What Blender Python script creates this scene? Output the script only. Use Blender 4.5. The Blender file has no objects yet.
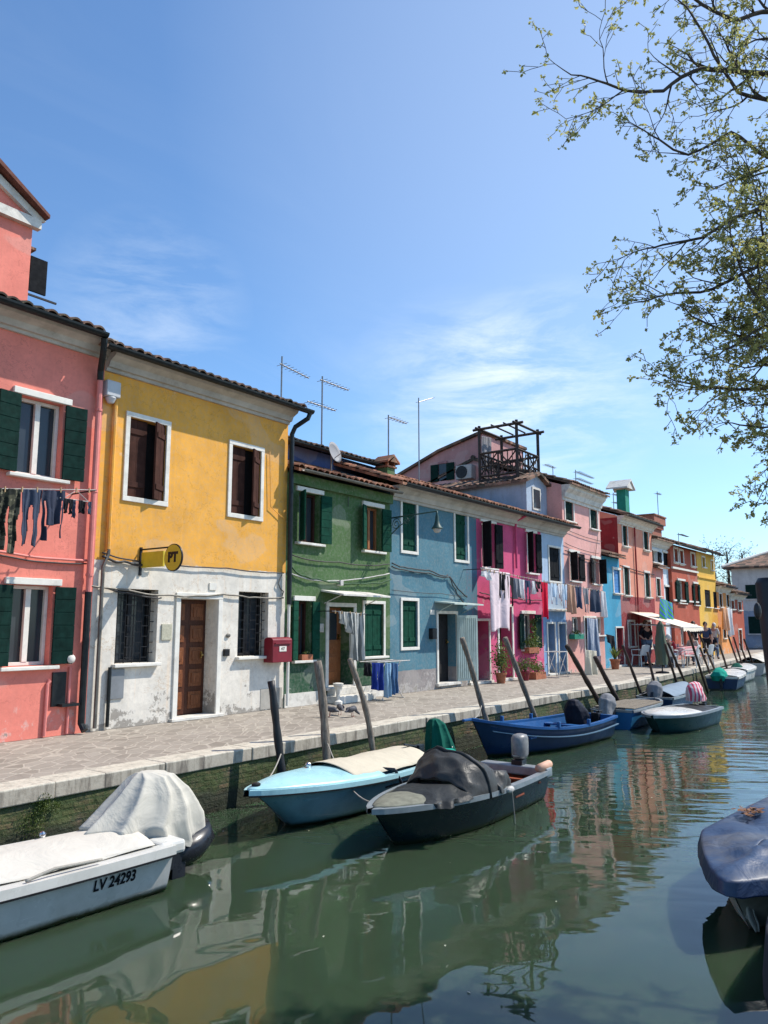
import bpy, bmesh, math, random
from mathutils import Vector, Matrix, noise
R = math.radians
sc = bpy.context.scene
C = sc.collection
rnd = random.Random(7)
# ------------------------------------------------------------------ survey helpers
# World: x runs along the row of houses, y into the house fronts (front plane y=0), z up, quay top z=0.
FL = 769.; PITCH = R(8.36); CP, SP = math.cos(PITCH), math.sin(PITCH)
CAM = (0., -10.73, 1.6)
WZ = -0.70
def ray(px, py):
    v = (px-384)/FL; w = (512-py)/FL
    Y = CP-w*SP; Z = SP+w*CP
    return (.8035*Y+.5954*v, .5954*Y-.8035*v, Z)
def onY(px, py, y=0.):
    r = ray(px, py); t = (y-CAM[1])/r[1]
    return Vector((t*r[0], y, CAM[2]+t*r[2]))
def onZ(px, py, z=0.):
    r = ray(px, py); t = (z-CAM[2])/r[2]
    return Vector((t*r[0], CAM[1]+t*r[1], z))
def onX(px, py, x):
    r = ray(px, py); t = x/r[0]
    return Vector((x, CAM[1]+t*r[1], CAM[2]+t*r[2]))
def atD(px, py, d):
    r = Vector(ray(px, py)); 
    return Vector(CAM)+r*d
# ------------------------------------------------------------------ materials
MATS = {}
def newmat(name):
    m = bpy.data.materials.new(name); m.use_nodes = True
    nt = m.node_tree; nt.nodes.clear()
    out = nt.nodes.new('ShaderNodeOutputMaterial'); b = nt.nodes.new('ShaderNodeBsdfPrincipled')
    nt.links.new(b.outputs[0], out.inputs[0]); MATS[name] = m
    return m, nt, b
class N:
    """small node helper"""
    def __init__(s, nt):
        s.nt = nt; s.pos = nt.nodes.new('ShaderNodeNewGeometry').outputs['Position']
    def link(s, a, b): s.nt.links.new(a, b)
    def val(s, sock, v):
        if hasattr(v, 'is_output') or isinstance(v, bpy.types.NodeSocket): s.link(v, sock)
        else: sock.default_value = v
    def map(s, scale=(1,1,1), rot=(0,0,0), vec=None):
        n = s.nt.nodes.new('ShaderNodeMapping'); s.link(vec or s.pos, n.inputs[0])
        n.inputs['Scale'].default_value = scale; n.inputs['Rotation'].default_value = rot
        return n.outputs[0]
    def noise(s, sc_=5., det=4., rough=.6, vec=None, dist=0.):
        n = s.nt.nodes.new('ShaderNodeTexNoise'); s.link(vec or s.pos, n.inputs['Vector'])
        n.inputs['Scale'].default_value = sc_; n.inputs['Detail'].default_value = det
        n.inputs['Roughness'].default_value = rough; n.inputs['Distortion'].default_value = dist
        return n.outputs['Fac']
    def ramp(s, fac, stops, interp='LINEAR'):
        n = s.nt.nodes.new('ShaderNodeValToRGB'); s.link(fac, n.inputs[0]); cr = n.color_ramp; cr.interpolation = interp
        while len(cr.elements) < len(stops): cr.elements.new(.5)
        for e, (p, c) in zip(cr.elements, stops):
            e.position = p; e.color = (c, c, c, 1) if isinstance(c, (int, float)) else (*c, 1)
        return n.outputs[0]
    def mix(s, fac, a, b, mode='MIX'):
        n = s.nt.nodes.new('ShaderNodeMix'); n.data_type = 'RGBA'; n.blend_type = mode
        s.val(n.inputs[0], fac)
        for k, v in ((6, a), (7, b)):
            if isinstance(v, bpy.types.NodeSocket): s.link(v, n.inputs[k])
            else: n.inputs[k].default_value = (*v, 1)
        return n.outputs[2]
    def math(s, op, a, b=0., clamp=False):
        n = s.nt.nodes.new('ShaderNodeMath'); n.operation = op; n.use_clamp = clamp
        s.val(n.inputs[0], a); s.val(n.inputs[1], b); return n.outputs[0]
    def xyz(s, vec=None):
        n = s.nt.nodes.new('ShaderNodeSeparateXYZ'); s.link(vec or s.pos, n.inputs[0]); return n.outputs
    def comb(s, x, y, z):
        n = s.nt.nodes.new('ShaderNodeCombineXYZ')
        for i, v in enumerate((x, y, z)): s.val(n.inputs[i], v)
        return n.outputs[0]
    def bump(s, h, b, strength=.3, dist=.02):
        n = s.nt.nodes.new('ShaderNodeBump'); n.inputs['Strength'].default_value = strength
        n.inputs['Distance'].default_value = dist; s.link(h, n.inputs['Height']); s.link(n.outputs[0], b.inputs['Normal'])
        return n
def col3(c): return tuple(c)
def sc3(c, k): return tuple(min(1, x*k) for x in c)
def plaster(name, c, low=None, zlow=0., damage=.35, split=None, wob=.05, grime=.25):
    """painted render: mottled, streaked, patched; 'low' is another paint below zlow; split=(x, colour) another paint left of x"""
    m, nt, b = newmat(name); n = N(nt)
    X, Y, Z = n.xyz()
    big = n.noise(1.3, 5, .65); fine = n.noise(14, 5, .7)
    streak = n.noise(1., 4, .6, n.map((5, 5, .5)))
    base = n.mix(n.ramp(big, [(.32, 0), (.68, 1)]), sc3(c, .84), sc3(c, 1.1))
    if split:
        f = n.math('LESS_THAN', n.math('ADD', X, n.math('MULTIPLY', fine, .03)), split[0]+.015)
        base = n.mix(f, base, split[1])
    if low:
        zz = n.math('ADD', Z, n.math('MULTIPLY', n.math('SUBTRACT', n.noise(2.5, 4, .6), .5), wob))
        lc = n.mix(n.ramp(n.noise(2.1, 5, .7), [(.35, 0), (.65, 1)]), sc3(low, .8), sc3(low, 1.08))
        base = n.mix(n.math('LESS_THAN', zz, zlow), base, lc)
    base = n.mix(n.math('MULTIPLY', n.ramp(fine, [(.3, 1), (.55, 0)]), .28), base, sc3(c, .62) if not low else (.35, .33, .3))
    base = n.mix(n.math('MULTIPLY', n.ramp(streak, [(.5, 0), (.75, 1)]), grime), base, (.22, .19, .16))
    drip = n.ramp(n.noise(1., 5, .7, n.map((11, 11, .35))), [(.56, 0), (.70, 1)])
    base = n.mix(n.math('MULTIPLY', drip, .22), base, sc3(c, 1.25))
    crack = n.ramp(n.math('ABSOLUTE', n.math('SUBTRACT', n.noise(1.1, 6, .62, None, .4), .5)), [(0, 1), (.0045, 0)])
    base = n.mix(n.math('MULTIPLY', crack, .45), base, sc3(c, .45))
    patch = n.ramp(n.noise(.75, 2, .4, n.map((1, 1, 1.5), (0, 0, 1))), [(.60, 0), (.615, 1)])
    base = n.mix(n.math('MULTIPLY', patch, .16), base, (.5, .47, .42))
    # salt-eaten plaster near the ground
    low_z = n.math('MULTIPLY', n.math('SUBTRACT', .85, Z), .62, True)
    dn = n.math('ADD', n.noise(2.0, 6, .72), n.math('MULTIPLY', low_z, damage))
    dm = n.ramp(dn, [(.70, 0), (.735, 1)])
    dcol = n.mix(fine, (.17, .15, .13), (.42, .39, .34))
    base = n.mix(dm, base, dcol)
    rim = n.ramp(dn, [(.64, 0), (.70, .45), (.72, 0)])
    base = n.mix(rim, base, (.6, .57, .52))
    n.link(base, b.inputs['Base Color']); b.inputs['Roughness'].default_value = .88
    b.inputs['Specular IOR Level'].default_value = .2
    h = n.math('SUBTRACT', n.math('ADD', n.math('MULTIPLY', fine, .5), n.math('MULTIPLY', n.noise(4, 4, .6), .8)), n.math('MULTIPLY', dm, .5))
    n.bump(h, b, .35, .012)
    return m
def simple(name, c, rough=.6, var=.25, scale=8., metal=0., bump=.0, dirt=None, streaks=None, spec=.4, hullz=False):
    m, nt, b = newmat(name); n = N(nt)
    f = n.noise(scale, 5, .65)
    base = n.mix(n.ramp(f, [(.3, 0), (.7, 1)]), sc3(c, 1-var), sc3(c, 1+var))
    if streaks:
        base = n.mix(n.math('MULTIPLY', n.ramp(n.noise(1., 4, .7, n.map(streaks)), [(.45, 0), (.7, 1)]), .5), base, sc3(c, .45))
    if dirt:
        base = n.mix(n.math('MULTIPLY', n.ramp(n.noise(scale*.45, 6, .7), [(.5, 0), (.72, 1)]), .7), base, dirt)
    n.link(base, b.inputs['Base Color']); b.inputs['Metallic'].default_value = metal
    b.inputs['Specular IOR Level'].default_value = spec
    n.link(n.ramp(n.noise(scale*1.7, 3, .6), [(.3, max(.03, rough-.1)), (.7, min(1, rough+.12))]), b.inputs['Roughness'])
    if hullz:
        X, Y, Z = n.xyz(); f = n.math('MULTIPLY', n.math('SUBTRACT', WZ+.05, n.math('SUBTRACT', Z, n.math('MULTIPLY', n.noise(7, 4, .6), .05))), 22., True)
        sl = n.mix(f, base, (.02, .028, .012)); sc_ = n.ramp(n.noise(1., 6, .75, n.map((2, 2, 22))), [(.62, 0), (.68, 1)])
        n.link(n.mix(n.math('MULTIPLY', sc_, .35), sl, sc3(c, 1.7)), b.inputs['Base Color'])
    if bump: n.bump(n.noise(scale*2.5, 4, .6), b, bump, .01)
    return m
def glassmat(name, c=(.02, .025, .03)):
    m, nt, b = newmat(name); n = N(nt)
    n.link(n.mix(n.noise(1.7, 3, .5), c, sc3(c, 2.4)), b.inputs['Base Color'])
    b.inputs['Roughness'].default_value = .12; b.inputs['Specular IOR Level'].default_value = .38
    n.bump(n.noise(1.2, 2, .4), b, .08, .02)
    return m
def tilemat(name, a, bcol, dark):
    m, nt, b = newmat(name); n = N(nt); X, Y, Z = n.xyz()
    v = n.comb(n.math('FLOOR', n.math('DIVIDE', X, .19)), n.math('FLOOR', n.math('DIVIDE', Y, .33)), 0.)
    w = nt.nodes.new('ShaderNodeTexWhiteNoise'); w.noise_dimensions = '3D'; n.link(v, w.inputs[0])
    base = n.ramp(w.outputs['Value'], [(0, dark), (.3, a), (.65, bcol), (1, sc3(bcol, 1.35))])
    base = n.mix(n.math('MULTIPLY', n.ramp(n.noise(3.5, 6, .75), [(.45, 0), (.62, 1)]), .75), base, (.09, .085, .06))
    base = n.mix(n.ramp(n.noise(22, 4, .7), [(.62, 0), (.72, .6)]), base, (.36, .34, .27))
    n.link(base, b.inputs['Base Color']); b.inputs['Roughness'].default_value = .92
    b.inputs['Specular IOR Level'].default_value = .14
    n.bump(n.noise(40, 4, .7), b, .4, .01)
    return m
def woodmat(name, c, grain=(2, 2, .35), rough=.8, dark=.45, sc_=14, moss=None):
    m, nt, b = newmat(name); n = N(nt); X, Y, Z = n.xyz()
    g = n.noise(sc_, 5, .7, n.map(grain), .6)
    base = n.mix(n.ramp(g, [(.35, 0), (.65, 1)]), sc3(c, dark), sc3(c, 1.2))
    base = n.mix(n.math('MULTIPLY', n.ramp(n.noise(3, 4, .6), [(.5, 0), (.7, 1)]), .5), base, sc3(c, .5))
    if moss:   # tide zone: weed and wet timber close to the water
        f = n.ramp(n.math('ADD', Z, n.math('MULTIPLY', n.noise(5, 4, .6), .35)), [(0, 0), (1, 1)])
        t = n.math('SUBTRACT', 1., n.math('MULTIPLY', n.math('ADD', n.math('ADD', Z, .50), n.math('MULTIPLY', n.noise(6, 4, .6), .3)), 5., True), True)
        base = n.mix(t, base, moss)
    n.link(base, b.inputs['Base Color']); b.inputs['Roughness'].default_value = rough
    b.inputs['Specular IOR Level'].default_value = .25
    n.bump(g, b, .6, .012)
    return m
def clothmat(name, c, stripes=None, c2=None, rough=.9, var=.12, pattern=None, c3=None, vec='x'):
    m, nt, b = newmat(name); n = N(nt); X, Y, Z = n.xyz()
    f = n.noise(6, 4, .6)
    base = n.mix(f, sc3(c, 1-var), sc3(c, 1+var))
    if stripes:
        s = X if vec == 'x' else (n.math('ADD', X, Z) if vec == 'd' else n.math('ADD', n.math('MULTIPLY', X, -.6), n.math('MULTIPLY', Y, .8)))
        w = n.math('FRACT', n.math('MULTIPLY', s, stripes))
        base = n.mix(n.math('LESS_THAN', w, .5), base, c2)
    if pattern == 'check':
        a_ = n.math('LESS_THAN', n.math('FRACT', n.math('MULTIPLY', X, 9.)), .5)
        d_ = n.math('LESS_THAN', n.math('FRACT', n.math('MULTIPLY', n.math('ADD', Y, Z), 9.)), .5)
        base = n.mix(n.math('MULTIPLY', n.math('ADD', a_, d_), .5), base, c2)
    if pattern == 'camo':
        base = n.mix(n.ramp(n.noise(11, 2, .5, None, .8), [(.48, 0), (.5, 1)], 'CONSTANT'), base, c2)
        base = n.mix(n.ramp(n.noise(8, 2, .5, n.map((1, 1, 1.4), (1, 0, 0))), [(.56, 0), (.57, 1)], 'CONSTANT'), base, c3)
    if pattern == 'worn':
        base = n.mix(n.ramp(n.noise(1.7, 6, .7), [(.48, 0), (.66, .8)]), base, c2)
    n.link(base, b.inputs['Base Color']); b.inputs['Roughness'].default_value = rough
    b.inputs['Specular IOR Level'].default_value = .15
    n.bump(n.noise(3.5, 4, .55, None, .7), b, .5, .05)
    return m
# ------------------------------------------------------------------ mesh builder
def origin(o):
    v = Vector((0, 0, 0))
    while o: v += o.location; o = o.parent
    return v
class MB:
    def __init__(s): s.v = []; s.f = []; s.m = []; s.mi = 0
    def vs(s, pts, M=None):
        i = len(s.v)
        s.v += [(M @ Vector(p)) if M else Vector(p) for p in pts]; return i
    def fc(s, *ids): s.f.append(tuple(ids)); s.m.append(s.mi)
    def box(s, x0, x1, y0, y1, z0, z1, M=None):
        i = s.vs([(x0,y0,z0),(x1,y0,z0),(x1,y1,z0),(x0,y1,z0),(x0,y0,z1),(x1,y0,z1),(x1,y1,z1),(x0,y1,z1)], M)
        for q in ((0,3,2,1),(4,5,6,7),(0,1,5,4),(1,2,6,5),(2,3,7,6),(3,0,4,7)): s.fc(*[i+k for k in q])
        return s
    def quad(s, a, b, c, d): i = s.vs([a, b, c, d]); s.fc(i, i+1, i+2, i+3); return s
    def grid(s, fn, nu, nv, closed_u=False):
        i = len(s.v); cu = nu if closed_u else nu+1
        for b in range(nv+1):
            for a in range(cu): s.v.append(Vector(fn(a/nu, b/nv)))
        for b in range(nv):
            for a in range(nu):
                a2 = (a+1) % cu
                s.fc(i+b*cu+a, i+b*cu+a2, i+(b+1)*cu+a2, i+(b+1)*cu+a)
        return i
    def tube(s, pts, r, n=8, caps=True, r1=None):
        pts = [Vector(p) for p in pts]; L = len(pts); i0 = len(s.v); up = None
        for k, p in enumerate(pts):
            d = (pts[min(k+1, L-1)]-pts[max(k-1, 0)])
            d = d.normalized() if d.length > 1e-9 else Vector((0, 0, 1))
            if up is None:
                up = d.cross(Vector((0, 0, 1)) if abs(d.z) < .9 else Vector((1, 0, 0))).normalized()
            else:
                up = (up - d*up.dot(d)); up = up.normalized() if up.length > 1e-6 else d.orthogonal().normalized()
            w = d.cross(up)
            rr = r[k] if isinstance(r, (list, tuple)) else (r if r1 is None else r+(r1-r)*k/(L-1))
            for a in range(n):
                t = 2*math.pi*a/n; s.v.append(p+(up*math.cos(t)+w*math.sin(t))*rr)
        for k in range(L-1):
            for a in range(n):
                s.fc(i0+k*n+a, i0+k*n+(a+1) % n, i0+(k+1)*n+(a+1) % n, i0+(k+1)*n+a)
        if caps:
            s.fc(*[i0+a for a in range(n)][::-1]); s.fc(*[i0+(L-1)*n+a for a in range(n)])
        return s
    def lathe(s, c, prof, n=12, M=None):
        """prof: (radius, z) list about vertical axis at c"""
        i0 = len(s.v)
        for r, z in prof:
            for a in range(n):
                t = 2*math.pi*a/n; p = Vector((c[0]+r*math.cos(t), c[1]+r*math.sin(t), c[2]+z)); s.v.append(M @ p if M else p)
        for k in range(len(prof)-1):
            for a in range(n): s.fc(i0+k*n+a, i0+k*n+(a+1) % n, i0+(k+1)*n+(a+1) % n, i0+(k+1)*n+a)
        s.fc(*[i0+a for a in range(n)][::-1]); s.fc(*[i0+(len(prof)-1)*n+a for a in range(n)])
        return s
    def prism(s, prof, x0, x1):
        """profile in (y,z) swept along x"""
        n = len(prof); i = s.vs([(x0, y, z) for y, z in prof]+[(x1, y, z) for y, z in prof])
        for a in range(n): s.fc(i+a, i+(a+1) % n, i+n+(a+1) % n, i+n+a)
        s.fc(*[i+a for a in range(n)][::-1]); s.fc(*[i+n+a for a in range(n)])
        return s
    def ball(s, c, r, n=10, m=7, sq=(1, 1, 1)):
        s.lathe((0, 0, 0), [(max(.02, math.sin(math.pi*k/m))*1, -math.cos(math.pi*k/m)) for k in range(m+1)], n,
                Matrix.Translation(c) @ Matrix.Diagonal((r*sq[0], r*sq[1], r*sq[2], 1)))
        return s
    def build(s, name, mat, parent=None, smooth=False, bevel=0, solid=0, subd=0, kind=None):
        me = bpy.data.meshes.new(name); og = origin(parent)
        me.from_pydata([tuple(v-og) for v in s.v], [], s.f)
        for mt in (mat if isinstance(mat, (list, tuple)) else [mat]): me.materials.append(mt)
        if any(s.m): me.polygons.foreach_set('material_index', s.m)
        bm = bmesh.new(); bm.from_mesh(me); bmesh.ops.recalc_face_normals(bm, faces=bm.faces); bm.to_mesh(me); bm.free()
        if smooth:
            me.polygons.foreach_set('use_smooth', [True]*len(me.polygons))
        o = bpy.data.objects.new(name, me); C.objects.link(o); o.parent = parent
        if bevel:
            md = o.modifiers.new('b', 'BEVEL'); md.width = bevel; md.segments = 2; md.limit_method = 'ANGLE'
        if solid:
            md = o.modifiers.new('s', 'SOLIDIFY'); md.thickness = solid; md.offset = 0
        if subd:
            md = o.modifiers.new('u', 'SUBSURF'); md.levels = subd; md.render_levels = subd
        if kind: o['kind'] = kind
        return o
def tag(o, label, cat, group=None):
    o['label'] = label; o['category'] = cat
    if group: o['group'] = group
    return o
def thing(name, label, cat, loc, group=None):
    o = bpy.data.objects.new(name, None); C.objects.link(o); o.location = loc
    return tag(o, label, cat, group)
def rotz(a, c=(0, 0, 0)): return Matrix.Translation(c) @ Matrix.Rotation(a, 4, 'Z') @ Matrix.Translation(-Vector(c))
def nz(p, s=1., k=1.): return noise.noise(Vector(p)*s)*k
def textmesh(name, body, size, mat, parent, M, depth=.004, bold=0.):
    cu = bpy.data.curves.new(name, 'FONT'); cu.body = body; cu.size = size; cu.extrude = depth; cu.align_x = 'CENTER'; cu.align_y = 'CENTER'
    cu.offset = bold
    t = bpy.data.objects.new(name+'_tmp', cu); C.objects.link(t)
    me = bpy.data.meshes.new_from_object(t); bpy.data.objects.remove(t)
    me.transform(Matrix.Translation(-origin(parent)) @ M); me.name = name
    me.materials.clear(); me.materials.append(mat)
    o = bpy.data.objects.new(name, me); C.objects.link(o); o.parent = parent
    return o
# ------------------------------------------------------------------ palette
WHITE = (.80, .78, .74)
white = simple('white_paint', (.69, .66, .59), .6, .1, 5, dirt=(.42, .39, .34))
stonew = simple('istrian_trim', (.62, .59, .53), .75, .15, 7, bump=.3, dirt=(.25, .23, .2))
cornw = simple('cornice_paint', (.44, .41, .365), .8, .18, 3, bump=.2, dirt=(.2, .18, .15))
gren = simple('dark_green_shutter', (.007, .026, .021), .85, .35, 9, streaks=(9, 9, 1.2), spec=.08)
gren2 = simple('bottle_green_shutter', (.006, .05, .030), .8, .3, 9, spec=.1)
teal = simple('teal_louvre', (.02, .12, .09), .5, .25, 9, spec=.3)
blk = simple('black_shutter', (.012, .013, .015), .85, .35, 9, spec=.08)
brnsh = simple('brown_shutter', (.055, .024, .018), .8, .3, 6, streaks=(9, 9, 1.), spec=.1)
gutm = simple('gutter_metal', (.014, .018, .02), .4, .4, 9, .4)
copper = simple('old_pipe', (.16, .15, .13), .5, .3, 7, .5)
iron = simple('iron', (.02, .02, .022), .5, .3, 12, .5)
wire = simple('cable', (.035, .033, .032), .6, .3, 20)
wirew = simple('pale_cable', (.45, .43, .4), .6, .2, 20)
glass = glassmat('window_glass')
glassl = glassmat('curtained_glass', (.10, .11, .12))
dark = simple('dark_interior', (.012, .011, .011), .9, .3, 3)
doorw = woodmat('varnished_door', (.085, .028, .014), (6, 6, .6), .45, .5); doorp = woodmat('varnished_panel', (.24, .085, .034), (6, 6, .6), .4, .35)
doorw2 = woodmat('orange_wood_door', (.34, .13, .05), (6, 6, .6), .5, .6)
curt = clothmat('lace_curtain', (.55, .53, .48))
tileA = tilemat('coppi_tiles', (.24, .095, .055), (.36, .17, .105), (.09, .055, .045))
tileB = tilemat('coppi_tiles_old', (.13, .085, .065), (.24, .14, .10), (.05, .042, .038))
terrac = simple('terracotta', (.34, .12, .06), .85, .25, 9, bump=.2)
leafm = None
def leafmat(name, a, b_, tr=.35):
    m, nt, b = newmat(name); n = N(nt)
    oi = nt.nodes.new('ShaderNodeTexNoise'); n.link(n.pos, oi.inputs['Vector']); oi.inputs['Scale'].default_value = 9
    c = n.mix(n.ramp(oi.outputs['Fac'], [(.35, 0), (.65, 1)]), a, b_)
    n.link(c, b.inputs['Base Color']); b.inputs['Roughness'].default_value = .55
    t = nt.nodes.new('ShaderNodeBsdfTranslucent'); n.link(c, t.inputs[0])
    ms = nt.nodes.new('ShaderNodeMixShader'); ms.inputs[0].default_value = tr
    n.link(b.outputs[0], ms.inputs[1]); n.link(t.outputs[0], ms.inputs[2])
    n.link(ms.outputs[0], nt.nodes['Material Output'].inputs[0])
    return m
leafy = leafmat('spring_leaf', (.25, .27, .08), (.42, .40, .15), .6)
plantm = leafmat('pot_plant_leaf', (.05, .10, .02), (.16, .20, .04))
bark = woodmat('bark', (.07, .06, .05), (1, 1, 1), .9, .5, 9)
# ------------------------------------------------------------------ houses
def O(xl, yt, xr, yb, y=0., xc=None):
    xc = xc if xc is not None else (xl+xr)/2
    a = onY(xl, (yt+yb)/2, y).x; b = onY(xr, (yt+yb)/2, y).x
    return [a, b, onY(xc, yb, y).z, onY(xc, yt, y).z]
def wall(name, x0, x1, z0, z1, ops, mat, parent, depth=7., y=0., rev=.22, gable=0., th=None):
    """front skin with real openings and reveals, side and back walls, and gable ends"""
    mb = MB()
    xs = sorted({x0, x1, *[v for o in ops for v in (max(x0, o[0]), min(x1, o[1]))]})
    zs = sorted({z0, z1, *[v for o in ops for v in (max(z0, o[2]), min(z1, o[3]))]})
    for a, b in zip(xs, xs[1:]):
        for c, d in zip(zs, zs[1:]):
            mx, mz = (a+b)/2, (c+d)/2
            if any(o[0] < mx < o[1] and o[2] < mz < o[3] for o in ops): continue
            mb.quad((a, y, c), (b, y, c), (b, y, d), (a, y, d))
    for o in ops:
        a, b, c, d = o[:4]; r = y+(o[4] if len(o) > 4 else rev)
        c = max(c, z0)
        mb.quad((a, y, c), (a, r, c), (a, r, d), (a, y, d)); mb.quad((b, y, c), (b, y, d), (b, r, d), (b, r, c))
        mb.quad((a, y, d), (a, r, d), (b, r, d), (b, y, d)); mb.quad((a, y, c), (b, y, c), (b, r, c), (a, r, c))
        mb.quad((a, r+.25, c), (b, r+.25, c), (b, r+.25, d), (a, r+.25, d))   # dark room behind, closed box
    for x in (x0, x1):
        if gable:
            i = mb.vs([(x, y, z0), (x, y+depth, z0), (x, y+depth, z1), (x, y+depth/2, z1+gable), (x, y, z1)]); mb.fc(i, i+1, i+2, i+3, i+4)
        else: mb.quad((x, y, z0), (x, y+depth, z0), (x, y+depth, z1), (x, y, z1))
    mb.quad((x0, y+depth, z0), (x1, y+depth, z0), (x1, y+depth, z1), (x0, y+depth, z1))
    bm = mb.build(name, mat, parent)
    return bm
def shutter(parent, hx, z0, z1, w, sign, mat, y=-.03, ang=0., boards=0, th=.035):
    """hinged at hx; ang 0 = lying back flat on the wall (pointing away from the opening by sign), 180 = shut"""
    M = Matrix.Translation((hx, y, 0)) @ Matrix.Rotation(-sign*ang, 4, 'Z') @ Matrix.Diagonal((sign, 1, 1, 1))
    mb = MB(); h = z1-z0
    if boards:
        n = boards
        for k in range(n): mb.box(.0, w, -th, 0, z0+h*k/n+.004, z0+h*(k+1)/n-.004, M)
        mb.box(.005, w-.005, -th*.8, -th*.2, z0+.005, z1-.005, M)
    else:
        mb.box(0, w, -th, 0, z0, z1, M)
        for zz in (z0+h*.16, z0+h*.84): mb.box(.02, w-.02, -th-.018, -th-.001, zz-.045, zz+.045, M)
        mb.box(w*.5-.004, w*.5+.004, -th-.004, -.001, z0+.01, z1-.01, M)
    o = mb.build('shutter', mat, parent, bevel=.004)
    h_ = MB()
    for zz in (z0+h*.16, z0+h*.84): h_.box(-.03, w*.55, -th-.026, -th-.0185, zz-.012, zz+.012, M)
    return o
def sashes(parent, o, y, mat, two=True, fr=.05, bars=0):
    a, b, c, d = o; mb = MB()
    mb.box(a, a+fr, y-.03, y+.03, c, d); mb.box(b-fr, b, y-.03, y+.03, c, d)
    mb.box(a+fr, b-fr, y-.03, y+.03, c, c+fr); mb.box(a+fr, b-fr, y-.03, y+.03, d-fr, d)
    if two: mb.box((a+b)/2-fr*.8, (a+b)/2+fr*.8, y-.038, y+.022, c+fr, d-fr)
    for k in range(bars): z = c+(d-c)*(k+1)/(bars+1); mb.box(a+fr, b-fr, y-.02, y+.015, z-.015, z+.015)
    return mb.build('sash', mat, parent, bevel=.004)
def window(h, o, style='open', sh=None, fr=.07, surround=True, sill=True, lintel=False, rev=.2, sashm=None, boards=7, gl=None, y=0., angs=(0., 0.), curtain=False, grey=None):
    """style open: leaves folded back on the wall, shut: leaves closed in the reveal, half: one ajar, grille, plain"""
    a, b, c, d = o[:4]; W = b-a; sm = grey or white
    # surround is the window part itself; everything else hangs under it
    mb = MB()
    if surround:
        p0, p1 = y-.028, y+.02
        mb.box(a-fr, a-.002, p0, p1, c-.002, d+.002); mb.box(b+.002, b+fr, p0, p1, c-.002, d+.002)
        mb.box(a-fr, b+fr, p0-.003, p1, d+.002, d+fr); mb.box(a-fr, b+fr, p0-.003, p1, c-fr, c-.002)
    else:
        q = .012; p0, p1 = y+rev-.06, y+rev-.02
        mb.box(a+.002, a+.03, p0, p1, c+.002, d-.002); mb.box(b-.03, b-.002, p0, p1, c+.002, d-.002); mb.box(a+.03, b-.03, p0, p1, d-.03, d-.002); mb.box(a+.03, b-.03, p0, p1, c+.002, c+.03)
    w = mb.build('window', sm, h, bevel=.006)
    if sill: MB().box(a-fr-.05, b+fr+.05, y-.10, y+.03, c-.055, c-.004).build('sill', sm if grey is None else grey, w, bevel=.008)
    if lintel: MB().box(a-fr-.04, b+fr+.04, y-.05, y+.02, d+.003, d+.10).build('lintel', sm, w, bevel=.006)
    MB().box(a+.001, b-.001, y+rev-.018, y+rev-.008, c+.001, d-.001).build('pane', gl or glass, w)
    if style in ('open', 'plain', 'grille'): sashes(w, [a+.004, b-.004, c+.004, d-.004], y+rev-.05, sashm or white)
    if curtain:
        mb = MB(); mb.grid(lambda u, v: (a+.06+(W-.12)*u, y+rev-.02+.0+.004*math.sin(u*40), c+.06+(d-c-.12)*v), 40, 2)
    if style == 'open' and sh:
        shutter(w, a-.01, c+.01, d-.01, W/2-.01, -1, sh, y-.035, angs[0], boards); shutter(w, b+.01, c+.01, d-.01, W/2-.01, 1, sh, y-.035, angs[1], boards)
    if style == 'shut':
        for s_, hx in ((1, a+.004), (-1, b-.004)):
            M_y = y+.07
            shutter(w, hx, c+.006, d-.006, W/2-.008, s_, sh, M_y, 0., boards)
    if style == 'half':
        shutter(w, a+.004, c+.006, d-.006, W*.52, 1, sh, y+.09, 0., boards)
        shutter(w, b-.004, c+.006, d-.006, W*.46, -1, sh, y+.06, R(28), boards)
    if style == 'grille':
        g = MB(); n = 4
        for k in range(n+1): x = a+W*(k+.5)/(n+1); g.tube([(x, y+.10, c), (x, y+.10, d)], .009, 6)
        for k in range(7):
            z = c+(d-c)*(k+.5)/7
            for j in range(n+2):
                xa = a+W*max(0, j-.5)/(n+1); xb = a+W*min(n+1, j+.5)/(n+1)
                zz = z+(.07 if j % 2 else 0); g.box(xa, xb, y+.095, y+.103, zz-.006, zz+.006)
        g.build('grille', iron, w)
    return w
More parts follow.
